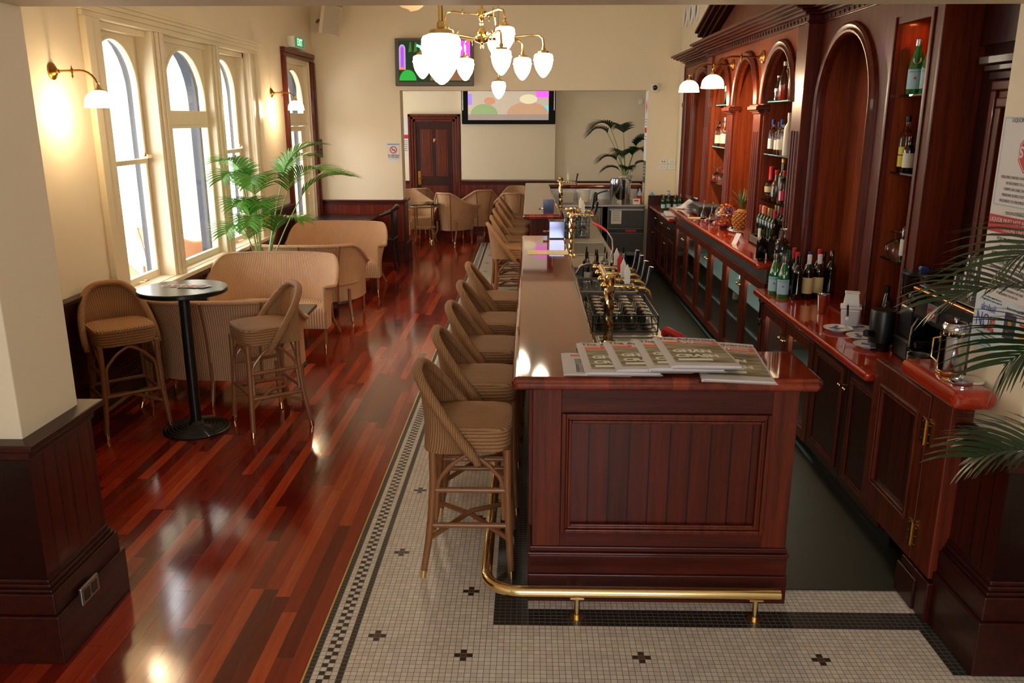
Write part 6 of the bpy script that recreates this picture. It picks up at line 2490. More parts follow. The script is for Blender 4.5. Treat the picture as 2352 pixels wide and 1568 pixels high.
b.T = Matrix.Translation((1.836, YF - .001, 2.585)) @ Matrix.Rotation(PI / 2, 4, 'X')
b.lathe([(.066, 0), (.068, .03), (.055, .05), (.04, .056), (.001, .056)], (0, 0, 0), 28)
b.build('housing', M['white'], cmr, smooth=True)
MB().ball((1.832, YF - .055, 2.585), .04, 18).build('dome', M['bdark'], cmr, smooth=True)
sw = ['top left of the four switch plates beside the back bar', 'top right of the four switch plates beside the back bar', 'bottom left of the four switch plates beside the back bar', 'bottom right of the four switch plates beside the back bar']
for k in range(4):
    i, j = k % 2, k // 2
    s_ = MB().box(1.952 + .125 * i, 2.067 + .125 * i, YF - .012, YF, (1.49 if j == 0 else 1.405), (1.56 if j == 0 else 1.482)).build('light_switch', M['white'], None, bevel=.004)
    tag(s_, sw[k], 'switch', 'switch plates beside the back bar')
    for q in range(2):
        MB().box(1.985 + .125 * i + .035 * q, 1.998 + .125 * i + .035 * q, YF - .016, YF - .012, (1.515 if j == 0 else 1.435), (1.535 if j == 0 else 1.455)).build('rocker', M['cream2'] if j else M['brass'], s_)
vl = ['leftmost round wall vent high on the right wall', 'second round wall vent from the left, high on the right wall', 'third round wall vent from the left, high on the right wall', 'fourth round wall vent, left of the pair nearer the pediment', 'rightmost round wall vent, nearest the pediment']
for k, y in enumerate((12.5, 12.1, 11.72, 10.85, 10.47)):
    v = thing('wall_vent', vl[k], 'vent', (2.2, y, 3.53), 'round vents on the right wall')
    b = MB()
    b.T = Matrix.Translation((2.2, y, 3.53)) @ Matrix.Rotation(-PI / 2, 4, 'Y')
    b.lathe([(.14, 0), (.145, .015), (.12, .035), (.10, .02), (.10, .004), (.001, .004)], (0, 0, 0), 28)
    b.build('ring', M['white'], v, smooth=True)
    b = MB()
    b.T = Matrix.Translation((2.2, y, 3.53)) @ Matrix.Rotation(-PI / 2, 4, 'Y')
    b.lathe([(.001, .006), (.098, .006)], (0, 0, 0), 24)
    b.build('mesh', M['grey'], v)
# power outlets
so = thing('power_outlet', 'silver double power outlet low on the left pier plinth', 'outlet', (-1.88, 3.1, .2))
MB().box(-1.882, -1.868, 3.05, 3.19, .165, .245).build('plate', M['steel'], so, bevel=.004)
MB().box(-1.868, -1.865, 3.07, 3.11, .18, .23).build('socket', M['black'], so)
MB().box(-1.868, -1.865, 3.13, 3.17, .18, .23).build('socket', M['black'], so)
for z, lb_ in ((.22, 'upper white power outlet low on the boarded far wall'), (.10, 'lower white power outlet low on the boarded far wall')):
    so = thing('power_outlet', lb_, 'outlet', (-.965, 16.33, z), 'white outlets on the far wall')
    MB().box(-1.03, -.90, 16.345, 16.36, z, z + .07).build('plate', M['white'], so, bevel=.004)
    for q in range(2):
        MB().box(-1.01 + .06 * q, -.98 + .06 * q, 16.342, 16.345, z + .02, z + .05).build('socket', M['black'], so)

# small posters on the jambs of the opening and beside door F
c = Card('notice', 'white notice with a red stripe on the right jamb of the wide opening', 'notice', (1.747, 13.08, 1.56), (0, -1, 0), (0, 0, 1), .26, .95, .002, M['paper'])
c.patch(.1, .40, .9, .48, M['red'])
c.poly([(.5, .92), (.75, .80), (.5, .68), (.25, .80)], M['red'])
for k in range(5):
    c.patch(.15, .60 - .04 * k if k < 3 else .34 - .05 * (k - 3), .85, .612 - .04 * k if k < 3 else .352 - .05 * (k - 3), M['grey'])
c = Card('notice', 'dark grey notice on the right jamb below the white one', 'notice', (1.747, 13.08, 1.20), (0, -1, 0), (0, 0, 1), .26, .33, .002, M['grey'])
for k in range(4):
    c.patch(.15, .75 - .15 * k, .85, .79 - .15 * k, M['cream2'])
c = Card('notice', 'white notice with a red band half hidden left of door F', 'notice', (-2.52, YB - .003, 1.45), (1, 0, 0), (0, 0, 1), .17, .72, .002, M['paper'])
c.patch(0, .45, 1, .55, M['red'])
for k in range(6):
    c.patch(.1, .38 - .05 * k, .9, .395 - .05 * k, M['grey'])
tag(MB().box(2.07, 2.14, YB - .03, YB, 2.41, 2.52).build('motion_sensor', M['white'], None, bevel=.01), 'small white sensor high on the far wall near the right jamb', 'sensor')

# ---------------------------------------------------------------- posters on the right pier
R_, U_ = Vector((0, -1, 0)), Vector((0, 0, 1))
PX = 1.848
c = Card('liquor_poster', 'white liquor licensing poster with a red STOP octagon on the right pier', 'poster', (PX, 3.385, 1.815), R_, U_, .40, .345, .002, M['paper'], None)
c.text('LIQUOR LICENSING ACT 1997', .021, .5, .95, M['grey'])
c.text('SOUTH AUSTRALIA', .016, .55, .875, M['grey'])
oc = [(.52 + .20 * math.cos(PI / 8 + PI / 4 * k), .61 + .23 * math.sin(PI / 8 + PI / 4 * k)) for k in range(8)]
c.poly(oc, M['red'])
c.poly([(.52 + .185 * math.cos(PI / 8 + PI / 4 * k), .61 + .213 * math.sin(PI / 8 + PI / 4 * k)) for k in range(8)], M['paper'], k=.001)
c.poly([(.52 + .175 * math.cos(PI / 8 + PI / 4 * k), .61 + .202 * math.sin(PI / 8 + PI / 4 * k)) for k in range(8)], M['red'], k=.0014)
c.text('STOP', .058, .52, .61, M['paper'], bold=.001, k=.002)
for k, s_ in enumerate(('PERSONS UNDER 18 NOT TO BE IN THIS AREA', 'OF BOUNDS TO A PERSON UNDER', '9.00PM ON ONE DAY AND 5AM NEXT', 'PERSONS SUSPECTED OF BEING UNDER', 'REQUIRED TO PROVIDE EVIDENCE OF AGE')):
    c.text(s_, .0155, .5, .335 - .065 * k, M['grey'])
for a0, b0, a1, b1 in ((.02, .02, .98, .028), (.02, .975, .98, .983), (.02, .02, .028, .98), (.972, .02, .98, .98)):
    c.patch(a0, b0, a1, b1, M['lblue'])
c = Card('liquor_poster', 'white poster with a red LIQUOR MUST NOT BE SUPPLIED banner on the right pier', 'poster', (PX, 3.39, 1.475), R_, U_, .41, .335, .002, M['paper'], None)
c.text('LIQUOR LICENSING ACT 1997', .014, .5, .96, M['grey'])
c.patch(0, .72, 1, .92, M['red'])
c.text('LIQUOR MUST NOT BE SUPPLIED TO', .0235, .5, .865, M['paper'], k=.0016)
c.text('PERSONS UNDER 18', .0235, .5, .77, M['paper'], k=.0016)
for k, s_ in enumerate(('YOU MUST BE AGED 18 TO', 'CONSUME ALCOHOL', 'A PERSON UNDER 18 MUST NOT BUY', 'LIQUOR OR THEY AND THE', 'SUPPLIER TO THE PERSON UNDER 18', 'IS LIABLE TO A FINE')):
    c.text(s_, .0195 if k < 2 else .0165, .48, .655 - .085 * k, M['ink'])
for k in range(3):
    c.text(('PERSONS SUSPECTED OF BEING UNDER', 'MUST PROVIDE EVIDENCE OF AGE', 'IF REQUIRED TO DO SO')[k], .0135, .5, .15 - .055 * k, M['grey'])
c = Card('alcohol_poster', 'pale blue poster reading alcohol no id no service with a purple passport', 'poster', (PX, 3.40, 1.245), R_, U_, .43, .225, .002, plain('pale_blue_poster', (206, 220, 232), .5), None)
c.text('It is an offence against the law to', .010, .28, .95, M['ink'])
c.text('supply liquor to a person under 18', .010, .28, .895, M['ink'])
c.text('alcohol?', .042, .24, .755, M['blue'], sx=.8)
c.text('NO', .085, .17, .50, M['blue'], sx=.75)
c.text('id', .050, .335, .55, M['red'], bold=.001)
c.text('service', .032, .27, .405, M['red'], bold=.001)
for k, s_ in enumerate(('It is an offence for a person of any age', 'to purchase liquor on behalf', 'of someone who is', 'under 18 years of age')):
    c.text(s_, .0095, .27, .29 - .055 * k, M['ink'])
c.text('Maximum Penalty $5,000', .010, .27, .06, M['lblue'])
c.patch(.52, .36, .70, .80, M['purple'], 'passport')
c.poly([(.61 + .03 * math.cos(2 * PI * k / 14), .64 + .05 * math.sin(2 * PI * k / 14)) for k in range(14)], M['gold'], 'crest', .0012)
c.text('Passport', .010, .61, .48, M['gold'], k=.0012)
c.patch(.52, .10, .70, .33, M['lab'], 'id_card')
c.patch(.63, .14, .68, .28, M['laby'], 'portrait', .0012)
for k, m_ in enumerate(('navy', 'red', 'orange_p', 'green')):
    c.patch(.76, .10 + .21 * (3 - k), .97, .28 + .21 * (3 - k), M['lab'], 'id_card')
    c.patch(.76, .25 + .21 * (3 - k), .97, .29 + .21 * (3 - k), M[m_], 'id_card_band', .0012)
c.text('Proof of ID required', .013, .66, .88, M['ink'])

# ================================================================== BENCH BEHIND THE BAR
bn = thing('work_bench', 'grey bench top running behind the bar, lower than the bar top', 'bench', (.58, 8.0, 0))
MB().box(.335, .825, 3.76, 12.6, .835, .87).build('bench_top', plain('grey_bench_laminate', (122, 114, 102), .28, var=.12), bn, bevel=.004)
MB().box(.34, .76, 3.8, 12.5, .1, .835).build('bench_body', M['black'], bn)
b = MB()
b.box(.262, .335, 3.76, 7.55, .87, 1.06)
b.box(.262, .32, 9.42, 12.6, .87, 1.06)
b.build('splash_back', M['steeld'], bn)
b2b = thing('sink_bench', 'stainless sink bench along the end of the bar under the back arm', 'bench', (1.05, 13.1, 0))
MB().box(.33, 1.74, 12.62, 13.55, .865, .895).build('bench_top', M['steel'], b2b, bevel=.005)
MB().box(.33, 1.73, 13.54, 13.565, .895, 1.06).build('splash_back', M['steel'], b2b)
MB().box(.34, 1.12, 12.70, 13.5, .3, .865).build('sink_bowl', M['steeld'], b2b, bevel=.03)
for x in (.36, 1.10, 1.71):
    MB().cyl((x, 12.7), .018, 0, .865).build('leg', M['steel'], b2b)
tp = thing('mixer_tap', 'tall chrome and black mixer tap over the stainless sink bench', 'tap', (1.12, 13.3, .895))
MB().lathe([(.03, 0), (.028, .10), (.02, .12), (.001, .13)], (1.05, 13.35, .895), 16).tube([(1.05, 13.35, .98), (1.12, 13.25, 1.03), (1.22, 13.1, 1.07)], [.014, .012, .01], 8).build('tap_body', M['black'], tp, smooth=True)
MB().ball((1.23, 13.09, 1.07), .014).build('spout_tip', M['chrome'], tp, smooth=True)
ur = thing('steel_urn', 'tall stainless stock pot with lid and ladle handle at the end of the bar', 'pot', (1.39, 12.9, .895))
MB().lathe([(.155, 0), (.158, .006), (.158, .31), (.168, .315), (.168, .345), (.158, .35), (.158, .365), (.15, .375), (.001, .378)], (1.39, 12.9, .896), 40).build('pot_body', M['chrome'], ur, smooth=True)
MB().tube([(1.45, 12.86, 1.26), (1.54, 12.84, 1.40)], [.007, .009], 8).build('ladle_handle', M['steel'], ur, smooth=True)
dw = thing('glass_washer', 'two dark steel glass washer units stacked under the sink bench with a notice', 'glass washer', (1.45, 12.8, 0))
MB().box(1.18, 1.74, 12.66, 13.4, .12, .86).build('cabinet', M['steeld'], dw, bevel=.008)
d_ = MB().box(1.20, 1.72, 12.63, 12.66, .545, .84).build('upper_door', plain('washer_door', (60, 58, 52), .35, var=.2), dw, bevel=.006)
MB().box(1.20, 1.72, 12.615, 12.63, .81, .835).build('door_handle', M['steel'], d_, bevel=.003)
MB().box(1.19, 1.73, 12.64, 12.66, .475, .53).build('control_strip', M['black'], dw)
MB().box(1.46, 1.62, 12.634, 12.64, .488, .52).build('red_panel', M['red'], dw)
MB().box(1.20, 1.72, 12.63, 12.66, .19, .465).build('lower_door', bpy.data.materials['washer_door'], dw, bevel=.006)
MB().box(1.205, 1.29, 12.626, 12.63, .21, .255).build('red_sticker', M['red'], dw)
c = Card('notice_sheet', None, None, (1.235, 12.626, .61), (1, 0, 0), (0, 0, 1), .155, .21, .001, M['lab'], parent=dw)
for k in range(6):
    c.patch(.15, .82 - .12 * k, .85, .85 - .12 * k, M['grey'])
for x in (1.22, 1.70):
    MB().cyl((x, 12.72), .018, 0, .13).build('foot', M['steel'], dw)
st = MB()
for k in range(14):
    st.box(.50 + .002 * (k % 3), .68 - .002 * (k % 2), 12.95, 13.15, .896 + .0125 * k, .9065 + .0125 * k)
tag(st.build('folded_towels', M['lab'], None, bevel=.003), 'pile of folded cream bar towels behind the farthest beer font', 'towels')
tag(MB().lathe([(.085, 0), (.09, .004), (.11, .185), (.115, .19), (.11, .192), (.088, .008), (.001, .006)], (.84, 13.1, .896), 32).build('white_bucket', M['white'], None, smooth=True), 'white plastic bucket on the sink bench beside the towels', 'bucket')
bt_ = thing('cordial_bottle', 'plastic bottle half full of red cordial beside the steel pot', 'bottle', (1.68, 12.85, .895))
MB().lathe([(.034, 0), (.036, .01), (.036, .12), (.0001, .12)], (1.68, 12.85, .896), 20).build('cordial', M['bred'], bt_, smooth=True)
MB().lathe([(.036, .121), (.034, .15), (.014, .20), (.013, .225), (.001, .226)], (1.68, 12.85, .896), 20).build('bottle_top', M['labb'], bt_, smooth=True)
c = Card('price_card', 'small white card standing on the sink bench in front of the red cordial', 'card', (1.565, 12.72, .896), (1, 0, 0), (0, .2, 1), .11, .085, .002, M['lab'])
c.patch(.2, .5, .8, .75, M['red'])
# hand basin corner with soap
hb = thing('hand_basin_shelf', 'small shelf with basin fittings on the far wall right of the opening', 'shelf', (1.95, 12.6, .9))
MB().box(1.80, 2.15, 12.4, 12.79, .93, .955).build('shelf_board', M['steel'], hb, bevel=.005)
MB().box(1.84, 2.10, 12.5, 12.79, .60, .93).build('cupboard', M['lab'], hb)
for (x, hgt, m1, m2, lb_) in ((1.83, .13, 'lblue', 'white', 'pale blue soap dispenser on the small shelf right of the opening'), (2.09, .12, 'labb', 'navy', 'clear blue-topped dispenser on the small shelf beside the back bar')):
    s_ = thing('soap_dispenser', lb_, 'soap', (x, 12.6, .955), 'soap dispensers on the small shelf')
    MB().lathe([(.04, 0), (.045, .01), (.042, hgt * .75), (.015, hgt * .9), (.014, hgt), (.001, hgt)], (x, 12.6, .956), 20).build('bottle_body', M[m1], s_, smooth=True)
    MB().tube([(x, 12.6, .95 + hgt), (x, 12.6, .985 + hgt), (x - .035, 12.59, .985 + hgt)], .005, 6).build('pump', M[m2], s_, smooth=True)
MB().tube([(1.96, 12.65, .955), (1.96, 12.65, 1.01), (1.97, 12.6, 1.04), (2.0, 12.55, 1.03)], .013, 8).build('tap', M['black'], hb, smooth=True)


# drip trays
def tray(label, y0, y1, x0=.40, x1=.80):
    t = thing('drip_tray', label, 'drip tray', ((x0 + x1) / 2, y0, .871), 'steel drip trays under the beer fonts')
    b = MB()
    for (a, b0, c0, d0) in ((x0, x1, y0, y0 + .02), (x0, x1, y1 - .02, y1), (x0, x0 + .02, y0, y1), (x1 - .02, x1, y0, y1)):
        b.box(a, b0, c0, d0, .871, .886)
    b.build('rim', M['steel'], t, bevel=.003)
    MB().box(x0 + .02, x1 - .02, y0 + .02, y1 - .02, .871, .876).build('grid', M['steeld'], t)
    b = MB()
    for i in range(5):
        for j in range(9):
            x, y = x0 + .07 + .065 * i, y0 + .07 + (y1 - y0 - .14) * j / 8
            b.lathe([(.006, .8765), (.001, .8767)], (x, y, 0), 8)
    b.build('drain_holes', M['black'], t)
    return t


tray('nearest steel drip tray, just behind the newspapers', 4.05, 4.86)
tray('steel drip tray in front of the middle beer font', 7.98, 8.80)
tray('farthest steel drip tray, near the farthest beer font', 11.3, 12.0)


def font(label, x, y, ztop, ntap, span, lh=True):
    t = thing('beer_font', label, 'beer font', (x, y, .871))
    b = MB()
    seg, rows = 20, 40
    vs, fs = [], []
    for j in range(rows + 1):
        z = .89 + (ztop - .89 - .02) * j / rows
        for i in range(seg):
            a = 2 * PI * i / seg
            r = .026 + .004 * math.cos(4 * (a + z * 16))
            vs.append((x + r * math.cos(a), y + r * math.sin(a), z))
    for j in range(rows):
        for i in range(seg):
            k = (i + 1) % seg
            fs.append((j * seg + i, j * seg + k, (j + 1) * seg + k, (j + 1) * seg + i))
    b.add(vs, fs)
    b.build('twisted_column', M['brass'], t, smooth=True)
    MB().lathe([(.055, 0), (.055, .008), (.042, .014), (.045, .02), (.036, .028)], (x, y, .871), 24).build('base', M['brass'], t, smooth=True)
    MB().lathe([(.030, -.03), (.036, -.02), (.036, .01), (.028, .02), (.001, .026)], (x, y, ztop), 24).build('column_cap', M['brass'], t, smooth=True)
    b = MB()
    b.tube([(x, y - span * .15, ztop - .04), (x, y + span, ztop - .04)], .019, 12)
    b.build('tap_rail', M['brass'], t, smooth=True)
    for k in range(ntap):
        yy = y + span * k / max(1, ntap - 1)
        h = MB()
        h.tube([(x - .03, yy, ztop - .04), (x + .20, yy, ztop - .055)], .012, 10)
        h.ball((x - .035, yy, ztop - .04), .018, 12)
        for q in range(4):
            h.lathe([(.017, -.006), (.017, .006)], (x + .05 + .035 * q, yy, ztop - .05), 10)
        h.tube([(x + .20, yy, ztop - .055), (x + .225, yy, ztop - .07), (x + .245, yy, ztop - .115)], [.012, .010, .008], 8)
        ho = h.build('tap', M['brass'], t, smooth=True)
        MB().tube([(x + .21, yy, ztop - .045), (x + .22, yy, ztop - .02), (x + .235, yy, ztop + .07)], [.008, .011, .014], 8).build('tap_handle', M['black'], ho, smooth=True)
        if lh:
            m_ = (M['lab'], M['lab'], M['red'], M['lab'])[k % 4]
            bb = MB()
            bb.prism([(x + .085, ztop - .03), (x + .115, ztop - .03), (x + .118, ztop + .04), (x + .10, ztop + .085), (x + .082, ztop + .04)], 'Y', yy - .007, yy + .007)
            bb.build('badge', m_, ho, bevel=.002)
    return t


font('nearest twisted brass beer font with several taps, behind the newspapers', .465, 4.72, 1.26, 4, .62)
font('middle twisted brass beer font with a red hose beside it', .405, 7.9, 1.32, 2, .4)
font('farthest twisted brass beer font, behind the mirrored box', .45, 12.1, 1.32, 1, .15)


# glasses in wire baskets
def basket(label, x0, x1, y0, y1, z, h, lv):
    t = thing('glass_basket', label, 'basket', ((x0 + x1) / 2, (y0 + y1) / 2, z))
    b = MB()
    for k in range(lv):
        zz = z + .004 + h * k / max(1, lv - 1)
        b.tube([(x0, y0, zz), (x1, y0, zz), (x1, y1, zz), (x0, y1, zz)], .004, 6, True)
    for (x, y) in ((x0, y0), (x1, y0), (x1, y1), (x0, y1)):
        b.tube([(x, y, z + .004), (x, y, z + h + .004)], .004, 6)
    n = 6
    for k in range(1, n):
        y = y0 + (y1 - y0) * k / n
        b.tube([(x0, y, z + .004), (x1, y, z + .004)], .0025, 5)
    b.build('wire_frame', M['black'], t, smooth=True)
    return t


bg_ = thing('beer_glass', 'glass', 'glass')
MB().lathe([(.039, 0), (.040, .02), (.030, .098), (.028, .102), (.0001, .102), (.0001, .094), (.026, .092), (.037, .012), (.037, 0)], (0, 0, 0), 18).build('glass_body', M['glass'], bg_, smooth=True)
bgp = Placer(bg_)
basket('nearest black wire basket of upturned beer glasses, behind the nearest font', .395, .795, 4.98, 5.62, .875, .10, 3)
CN = ['first', 'second', 'third', 'fourth', 'fifth']
for i in range(4):
    for j in range(6):
        bgp((.45 + .095 * i, 5.05 + .10 * j, .882), 0, 'upturned beer glass in the nearest wire basket, %s column from the bar, %s row' % (CN[i], (CN + ['sixth'])[j]), 'beer glasses in the nearest basket')
for lv in range(2):
    basket(('lower' if lv == 0 else 'upper') + ' wire basket of glasses stacked beyond the middle font', .36, .66, 9.15, 9.85, .872 + .125 * lv, .10, 3)
    for i in range(3):
        for j in range(5):
            bgp((.41 + .095 * i, 9.22 + .13 * j, .880 + .125 * lv), 0, 'upturned glass in the %s far basket, %s column, %s row' % ('lower' if lv == 0 else 'upper', CN[i], CN[j]), 'beer glasses in the two stacked far baskets')
tag(MB().lathe([(.04, 0), (.042, .01), (.036, .045), (.038, .05), (.03, .05), (.001, .046)], (.50, 5.80, .871), 20).build('glass_ashtray', M['glass'], None, smooth=True), 'squat glass dish lying beyond the nearest basket', 'dish')

# cocktail station: steel well, speed rail of pourer bottles, small tap
ws = thing('ice_well', 'steel ice well let into the bench behind the nearest font', 'ice well', (.58, 6.3, .871))
b = MB()
b.box(.36, .80, 5.95, 5.98, .871, .93)
b.box(.36, .80, 6.98, 7.01, .871, .93)
b.box(.36, .38, 5.95, 7.01, .871, .93)
b.box(.78, .80, 5.95, 7.01, .871, .93)
b.box(.36, .80, 6.5, 6.52, .871, .93)
b.build('well_walls', M['steeld'], ws, bevel=.003)
MB().box(.38, .78, 5.98, 6.98, .871, .876).build('well_floor', M['black'], ws)
tp = thing('sink_tap', 'curved chrome tap reaching over the ice well', 'tap', (.35, 6.4, .871))
MB().tube([(.35, 6.35, .871), (.355, 6.35, .99), (.40, 6.37, 1.045), (.46, 6.39, 1.06), (.495, 6.4, 1.05), (.50, 6.4, 1.0)], [.012, .011, .011, .011, .011, .012], 10).build('tap_body', M['chrome'], tp, smooth=True)
GS = 'pourer bottles in the speed rail by the ice well'
nm = ['leftmost', 'second', 'third', 'fourth', 'rightmost']
for k in range(5):
    for j in range(2):
        bottle('%s bottle with pourer in the %s row of the speed rail by the ice well' % (nm[k], ['front', 'back'][j]), (.47 + .075 * k, 6.60 + .16 * j, .877), .19 + .02 * ((k + j) % 2), .03, 'spirit', ['bclear', 'bdark', 'bclear', 'bclear', 'bdark'][(k + j) % 5], None, ['lab', None, 'laby', None, 'red'][k] if j == 0 else None, (.12, .45), .88, GS, pourer=True if (k + j) % 3 else 'steel')
for k in range(5):
    bgp((.43 + .075 * k, 6.1 + .05 * (k % 2), .877), 0, 'low glass jar %s in the front tray of the ice well' % nm[k], 'glass jars in the front of the ice well')
so_ = thing('soda_gun', 'red soda gun in its holder at the bench edge above the newspapers', 'soda gun', (.80, 4.45, .9))
MB().tube([(.81, 4.55, .80), (.81, 4.55, .93)], .016, 10).build('holder', M['black'], so_, smooth=True)
MB().tube([(.79, 4.60, .985), (.85, 4.50, .97), (.90, 4.42, .90)], [.022, .022, .016], 10).build('gun_grip', M['red'], so_, smooth=True)
b = MB().tube([(.775, 4.62, .95), (.79, 4.605, .99)], [.02, .026], 10)
b.build('gun_head', M['red'], so_, smooth=True)
MB().tube([(.90, 4.42, .90), (.93, 4.38, .80), (.90, 4.45, .65), (.80, 4.6, .6)], .009, 8).build('hose', M['steeld'], so_, smooth=True)
so2 = thing('hose', 'red and clear beer hose looping beside the middle font', 'hose', (.7, 8.1, .9))
MB().tube([(.62, 8.1, 1.17), (.68, 8.0, 1.15), (.74, 7.95, 1.11)], .012, 8).build('red_grip', M['red'], so2, smooth=True)
MB().tube([(.74, 7.95, 1.11), (.79, 7.92, 1.04), (.80, 7.9, .95), (.78, 7.88, .873)], .007, 8).build('clear_hose', M['steel'], so2, smooth=True)

# mirrored boxes at the ends of the bar tops
for (x0, x1, y0, y1, z1, lb_) in ((.175, .315, 7.34, 7.52, 1.275, 'mirrored steel box at the far end of the near bar top'), (.155, .275, 9.36, 9.50, 1.27, 'mirrored steel box at the near end of the farther bar top')):
    t = thing('mirrored_box', lb_, 'box', ((x0 + x1) / 2, (y0 + y1) / 2, 1.121), 'mirrored steel boxes on the bar')
    MB().box(x0, x1, y0, y1, 1.126, z1).build('box_body', M['mirror'], t, bevel=.004)
    MB().box(x0 + .004, x1 - .004, y0 + .004, y1 - .004, 1.121, 1.126).build('base', M['black'], t)
    MB().tube([(x0 - .05, y1 - .03, 1.165), (x0, y1 - .03, 1.165)], [.012, .008], 8).build('lock', M['chrome'], t, smooth=True)
c = Card('paper_strip', 'cream strip of paper lying across the glossy bar top', 'paper', (-.01, 6.46, 1.1215), (1, .01, 0), (0, 1, 0), .32, .22, .0008, M['laby'])
for k in range(4):
    c.patch(.25 + .14 * k, .35, .34 + .14 * k, .6, M['cream2'])


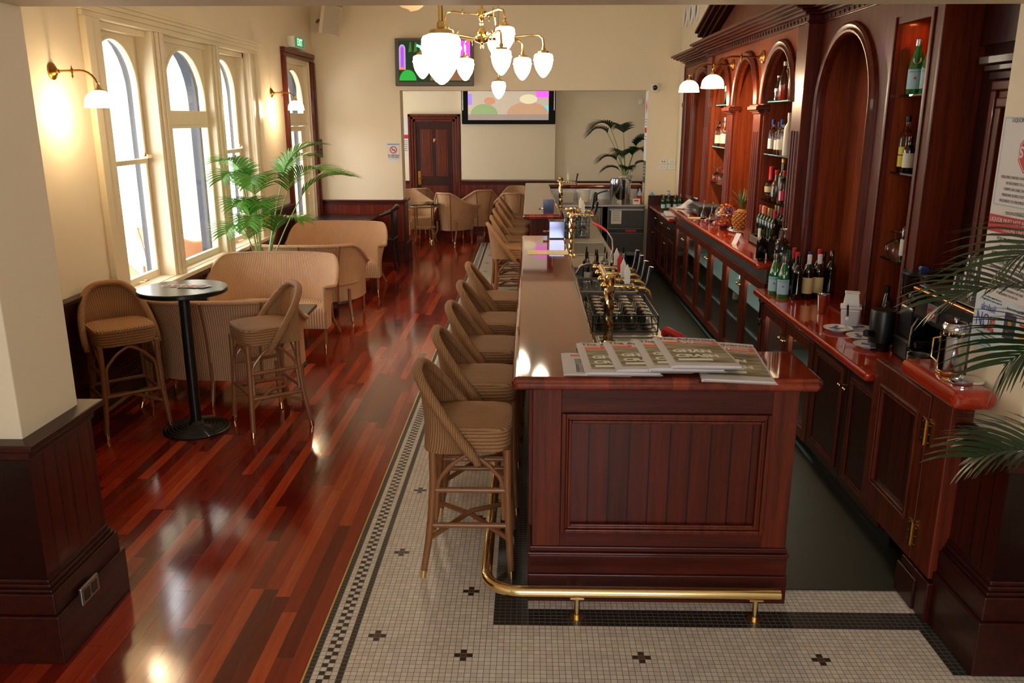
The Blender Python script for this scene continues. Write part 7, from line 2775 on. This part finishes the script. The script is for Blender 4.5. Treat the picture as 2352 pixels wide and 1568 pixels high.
# ---------------------------------------------------------------- newspapers
def newspaper(label, x, y, w, h, rot, z, kind=0, thick=.012):
    t = thing('newspaper', label, 'newspaper', (x, y, z), 'newspapers fanned out on the bar top')
    a = math.radians(rot)
    r, u = Vector((math.cos(a), math.sin(a), 0)), Vector((-math.sin(a), math.cos(a), 0))
    o = Vector((x, y, z))

    def S(p, q):
        lift = thick * (1 - .45 * (p ** 2)) * (1 if p > .04 else .75 + 6 * p) + .004 * math.sin(q * PI * 1.1 + p) * p
        return o + r * (w * p) + u * (h * q) + Vector((0, 0, lift))

    def Bt(p, q):
        return o + r * (w * p) + u * (h * q) + Vector((0, 0, .0006))
    b = MB()
    n = 14
    vs, fs = [], []
    for f_ in (S, Bt):
        for i in range(n + 1):
            for j in range(n + 1):
                vs.append(f_(i / n, j / n))
    W = n + 1
    N = W * W
    for i in range(n):
        for j in range(n):
            q = (i * W + j, (i + 1) * W + j, (i + 1) * W + j + 1, i * W + j + 1)
            fs += [q, tuple(N + k for k in q[::-1])]
    ed = [(i, 0) for i in range(n)] + [(n, j) for j in range(n)] + [(i, n) for i in range(n, 0, -1)] + [(0, j) for j in range(n, 0, -1)]
    for k in range(len(ed)):
        A, B_ = ed[k], ed[(k + 1) % len(ed)]
        ia, ib = A[0] * W + A[1], B_[0] * W + B_[1]
        fs.append((ia, ib, N + ib, N + ia))
    b.add(vs, fs)
    b.build('folded_pages', M['newspaper'], t, smooth=True)
    # loose page edges below the fold
    e = MB()
    for k in range(4):
        e.add([o + r * (w * .02) - u * (.004 * k) + Vector((0, 0, .0012 + .0022 * k)), o + r * (w * (1.0 + .01 * k)) - u * (.012 + .003 * k) + Vector((0, 0, .0012 + .0016 * k)), o + r * (w * 1.0) + u * .05 + Vector((0, 0, .0012 + .0016 * k)), o + r * (w * .02) + u * .05 + Vector((0, 0, .0012 + .0022 * k))], [(0, 1, 2, 3)])
    e.build('page_edges', M['paper'], t)

    def pr(p0, q0, p1, q1, m_, k, nm_='print'):
        bb = MB()
        n2 = 6
        vs, fs = [], []
        for i in range(n2 + 1):
            for j in range(n2 + 1):
                vs.append(S(p0 + (p1 - p0) * i / n2, q0 + (q1 - q0) * j / n2) + Vector((0, 0, .0006 + k)))
        for i in range(n2):
            for j in range(n2):
                fs.append((i * (n2 + 1) + j, (i + 1) * (n2 + 1) + j, (i + 1) * (n2 + 1) + j + 1, i * (n2 + 1) + j + 1))
        bb.add(vs, fs)
        bb.build(nm_, m_, t, smooth=True)

    def tx(s_, size, p, q, m_, align='LEFT', bold=0, k=.001, sx=1.0):
        ob = text(s_, size, (0, 0, 0), (1, 0, 0), (0, 1, 0), m_, None, align, .0001, 'lettering', bold, sx, 0)
        off = wloc(t)
        for v in ob.data.vertices:
            P_ = S(p + v.co.x / w, q + v.co.y / h)
            v.co = P_ + Vector((0, 0, .0009 + k + max(0, v.co.z))) - off
        ob.parent = t
    if kind == 0:
        tx('The Advertiser', .046, .06, .915, M['ink'], bold=.0004)
        pr(.10, .74, .97, .865, M['rednews'], 0)
        pr(.10, .80, .34, .865, M['orange_p'], .0004)
        tx('50', .062, .38, .805, M['lab'], bold=.002, k=.0008)
        for q in range(3):
            pr(.60, .835 - .03 * q, .88, .845 - .03 * q, M['lab'], .0006)
        pr(.10, .10, .97, .72, M['photo'], .0002, 'front_photo')
        tx('GHAN', .058, .16, .46, M['lab'], bold=.003, k=.0008)
        tx('CRASH', .058, .16, .30, M['lab'], bold=.003, k=.0008)
        pr(.16, .15, .66, .21, M['lab'], .0006)
    else:
        pr(.15, .82, .5, .9, M['rednews'], 0)
        tx('T', .05, .6, .86, M['ink'])
        pr(.2, .45, .9, .7, M['grey'], 0, 'front_photo')
        for q in range(4):
            tx('But it is the', .03, .2, .38 - .09 * q, M['ink'], bold=.0004)
    return t


M['rednews'] = plain('faded_red_newsprint', (214, 96, 84), .8, var=.1)
ph = NT('newspaper_photo')
vv = ph.coord()
nz = ph.noise(ph.mapping(vv, (4, 14, 4)), 1.6, 5)
ph.set(Base_Color=ph.ramp(nz, [(.35, lin((92, 84, 52))), (.5, lin((138, 126, 88))), (.66, lin((176, 164, 150)))]), Roughness=.85)
M['photo'] = ph.m
ZT = 1.1205
newspaper('smallest newspaper at the left end of the row, mostly hidden', .146, 3.285, .27, .32, 0, ZT, 1, .010)
newspaper('second newspaper from the left, reading GHAN CRASH, left edge showing', .234, 3.275, .31, .47, 1.5, ZT + .004, 0, .016)
newspaper('third newspaper from the left, overlapping the second', .363, 3.285, .31, .445, 2.5, ZT + .013, 0, .018)
newspaper('rightmost newspaper, tilted, its masthead ending in tiser', .70, 3.215, .29, .60, -6, ZT + .001, 0, .014)
newspaper('fourth newspaper from the left, mostly under the fifth', .494, 3.275, .31, .455, 1.0, ZT + .022, 0, .018)
newspaper('fifth newspaper from the left on top, GHAN CRASH headline fully readable', .586, 3.28, .29, .46, 1.5, ZT + .033, 0, .018)

# ---------------------------------------------------------------- foreground palm beside the right pier
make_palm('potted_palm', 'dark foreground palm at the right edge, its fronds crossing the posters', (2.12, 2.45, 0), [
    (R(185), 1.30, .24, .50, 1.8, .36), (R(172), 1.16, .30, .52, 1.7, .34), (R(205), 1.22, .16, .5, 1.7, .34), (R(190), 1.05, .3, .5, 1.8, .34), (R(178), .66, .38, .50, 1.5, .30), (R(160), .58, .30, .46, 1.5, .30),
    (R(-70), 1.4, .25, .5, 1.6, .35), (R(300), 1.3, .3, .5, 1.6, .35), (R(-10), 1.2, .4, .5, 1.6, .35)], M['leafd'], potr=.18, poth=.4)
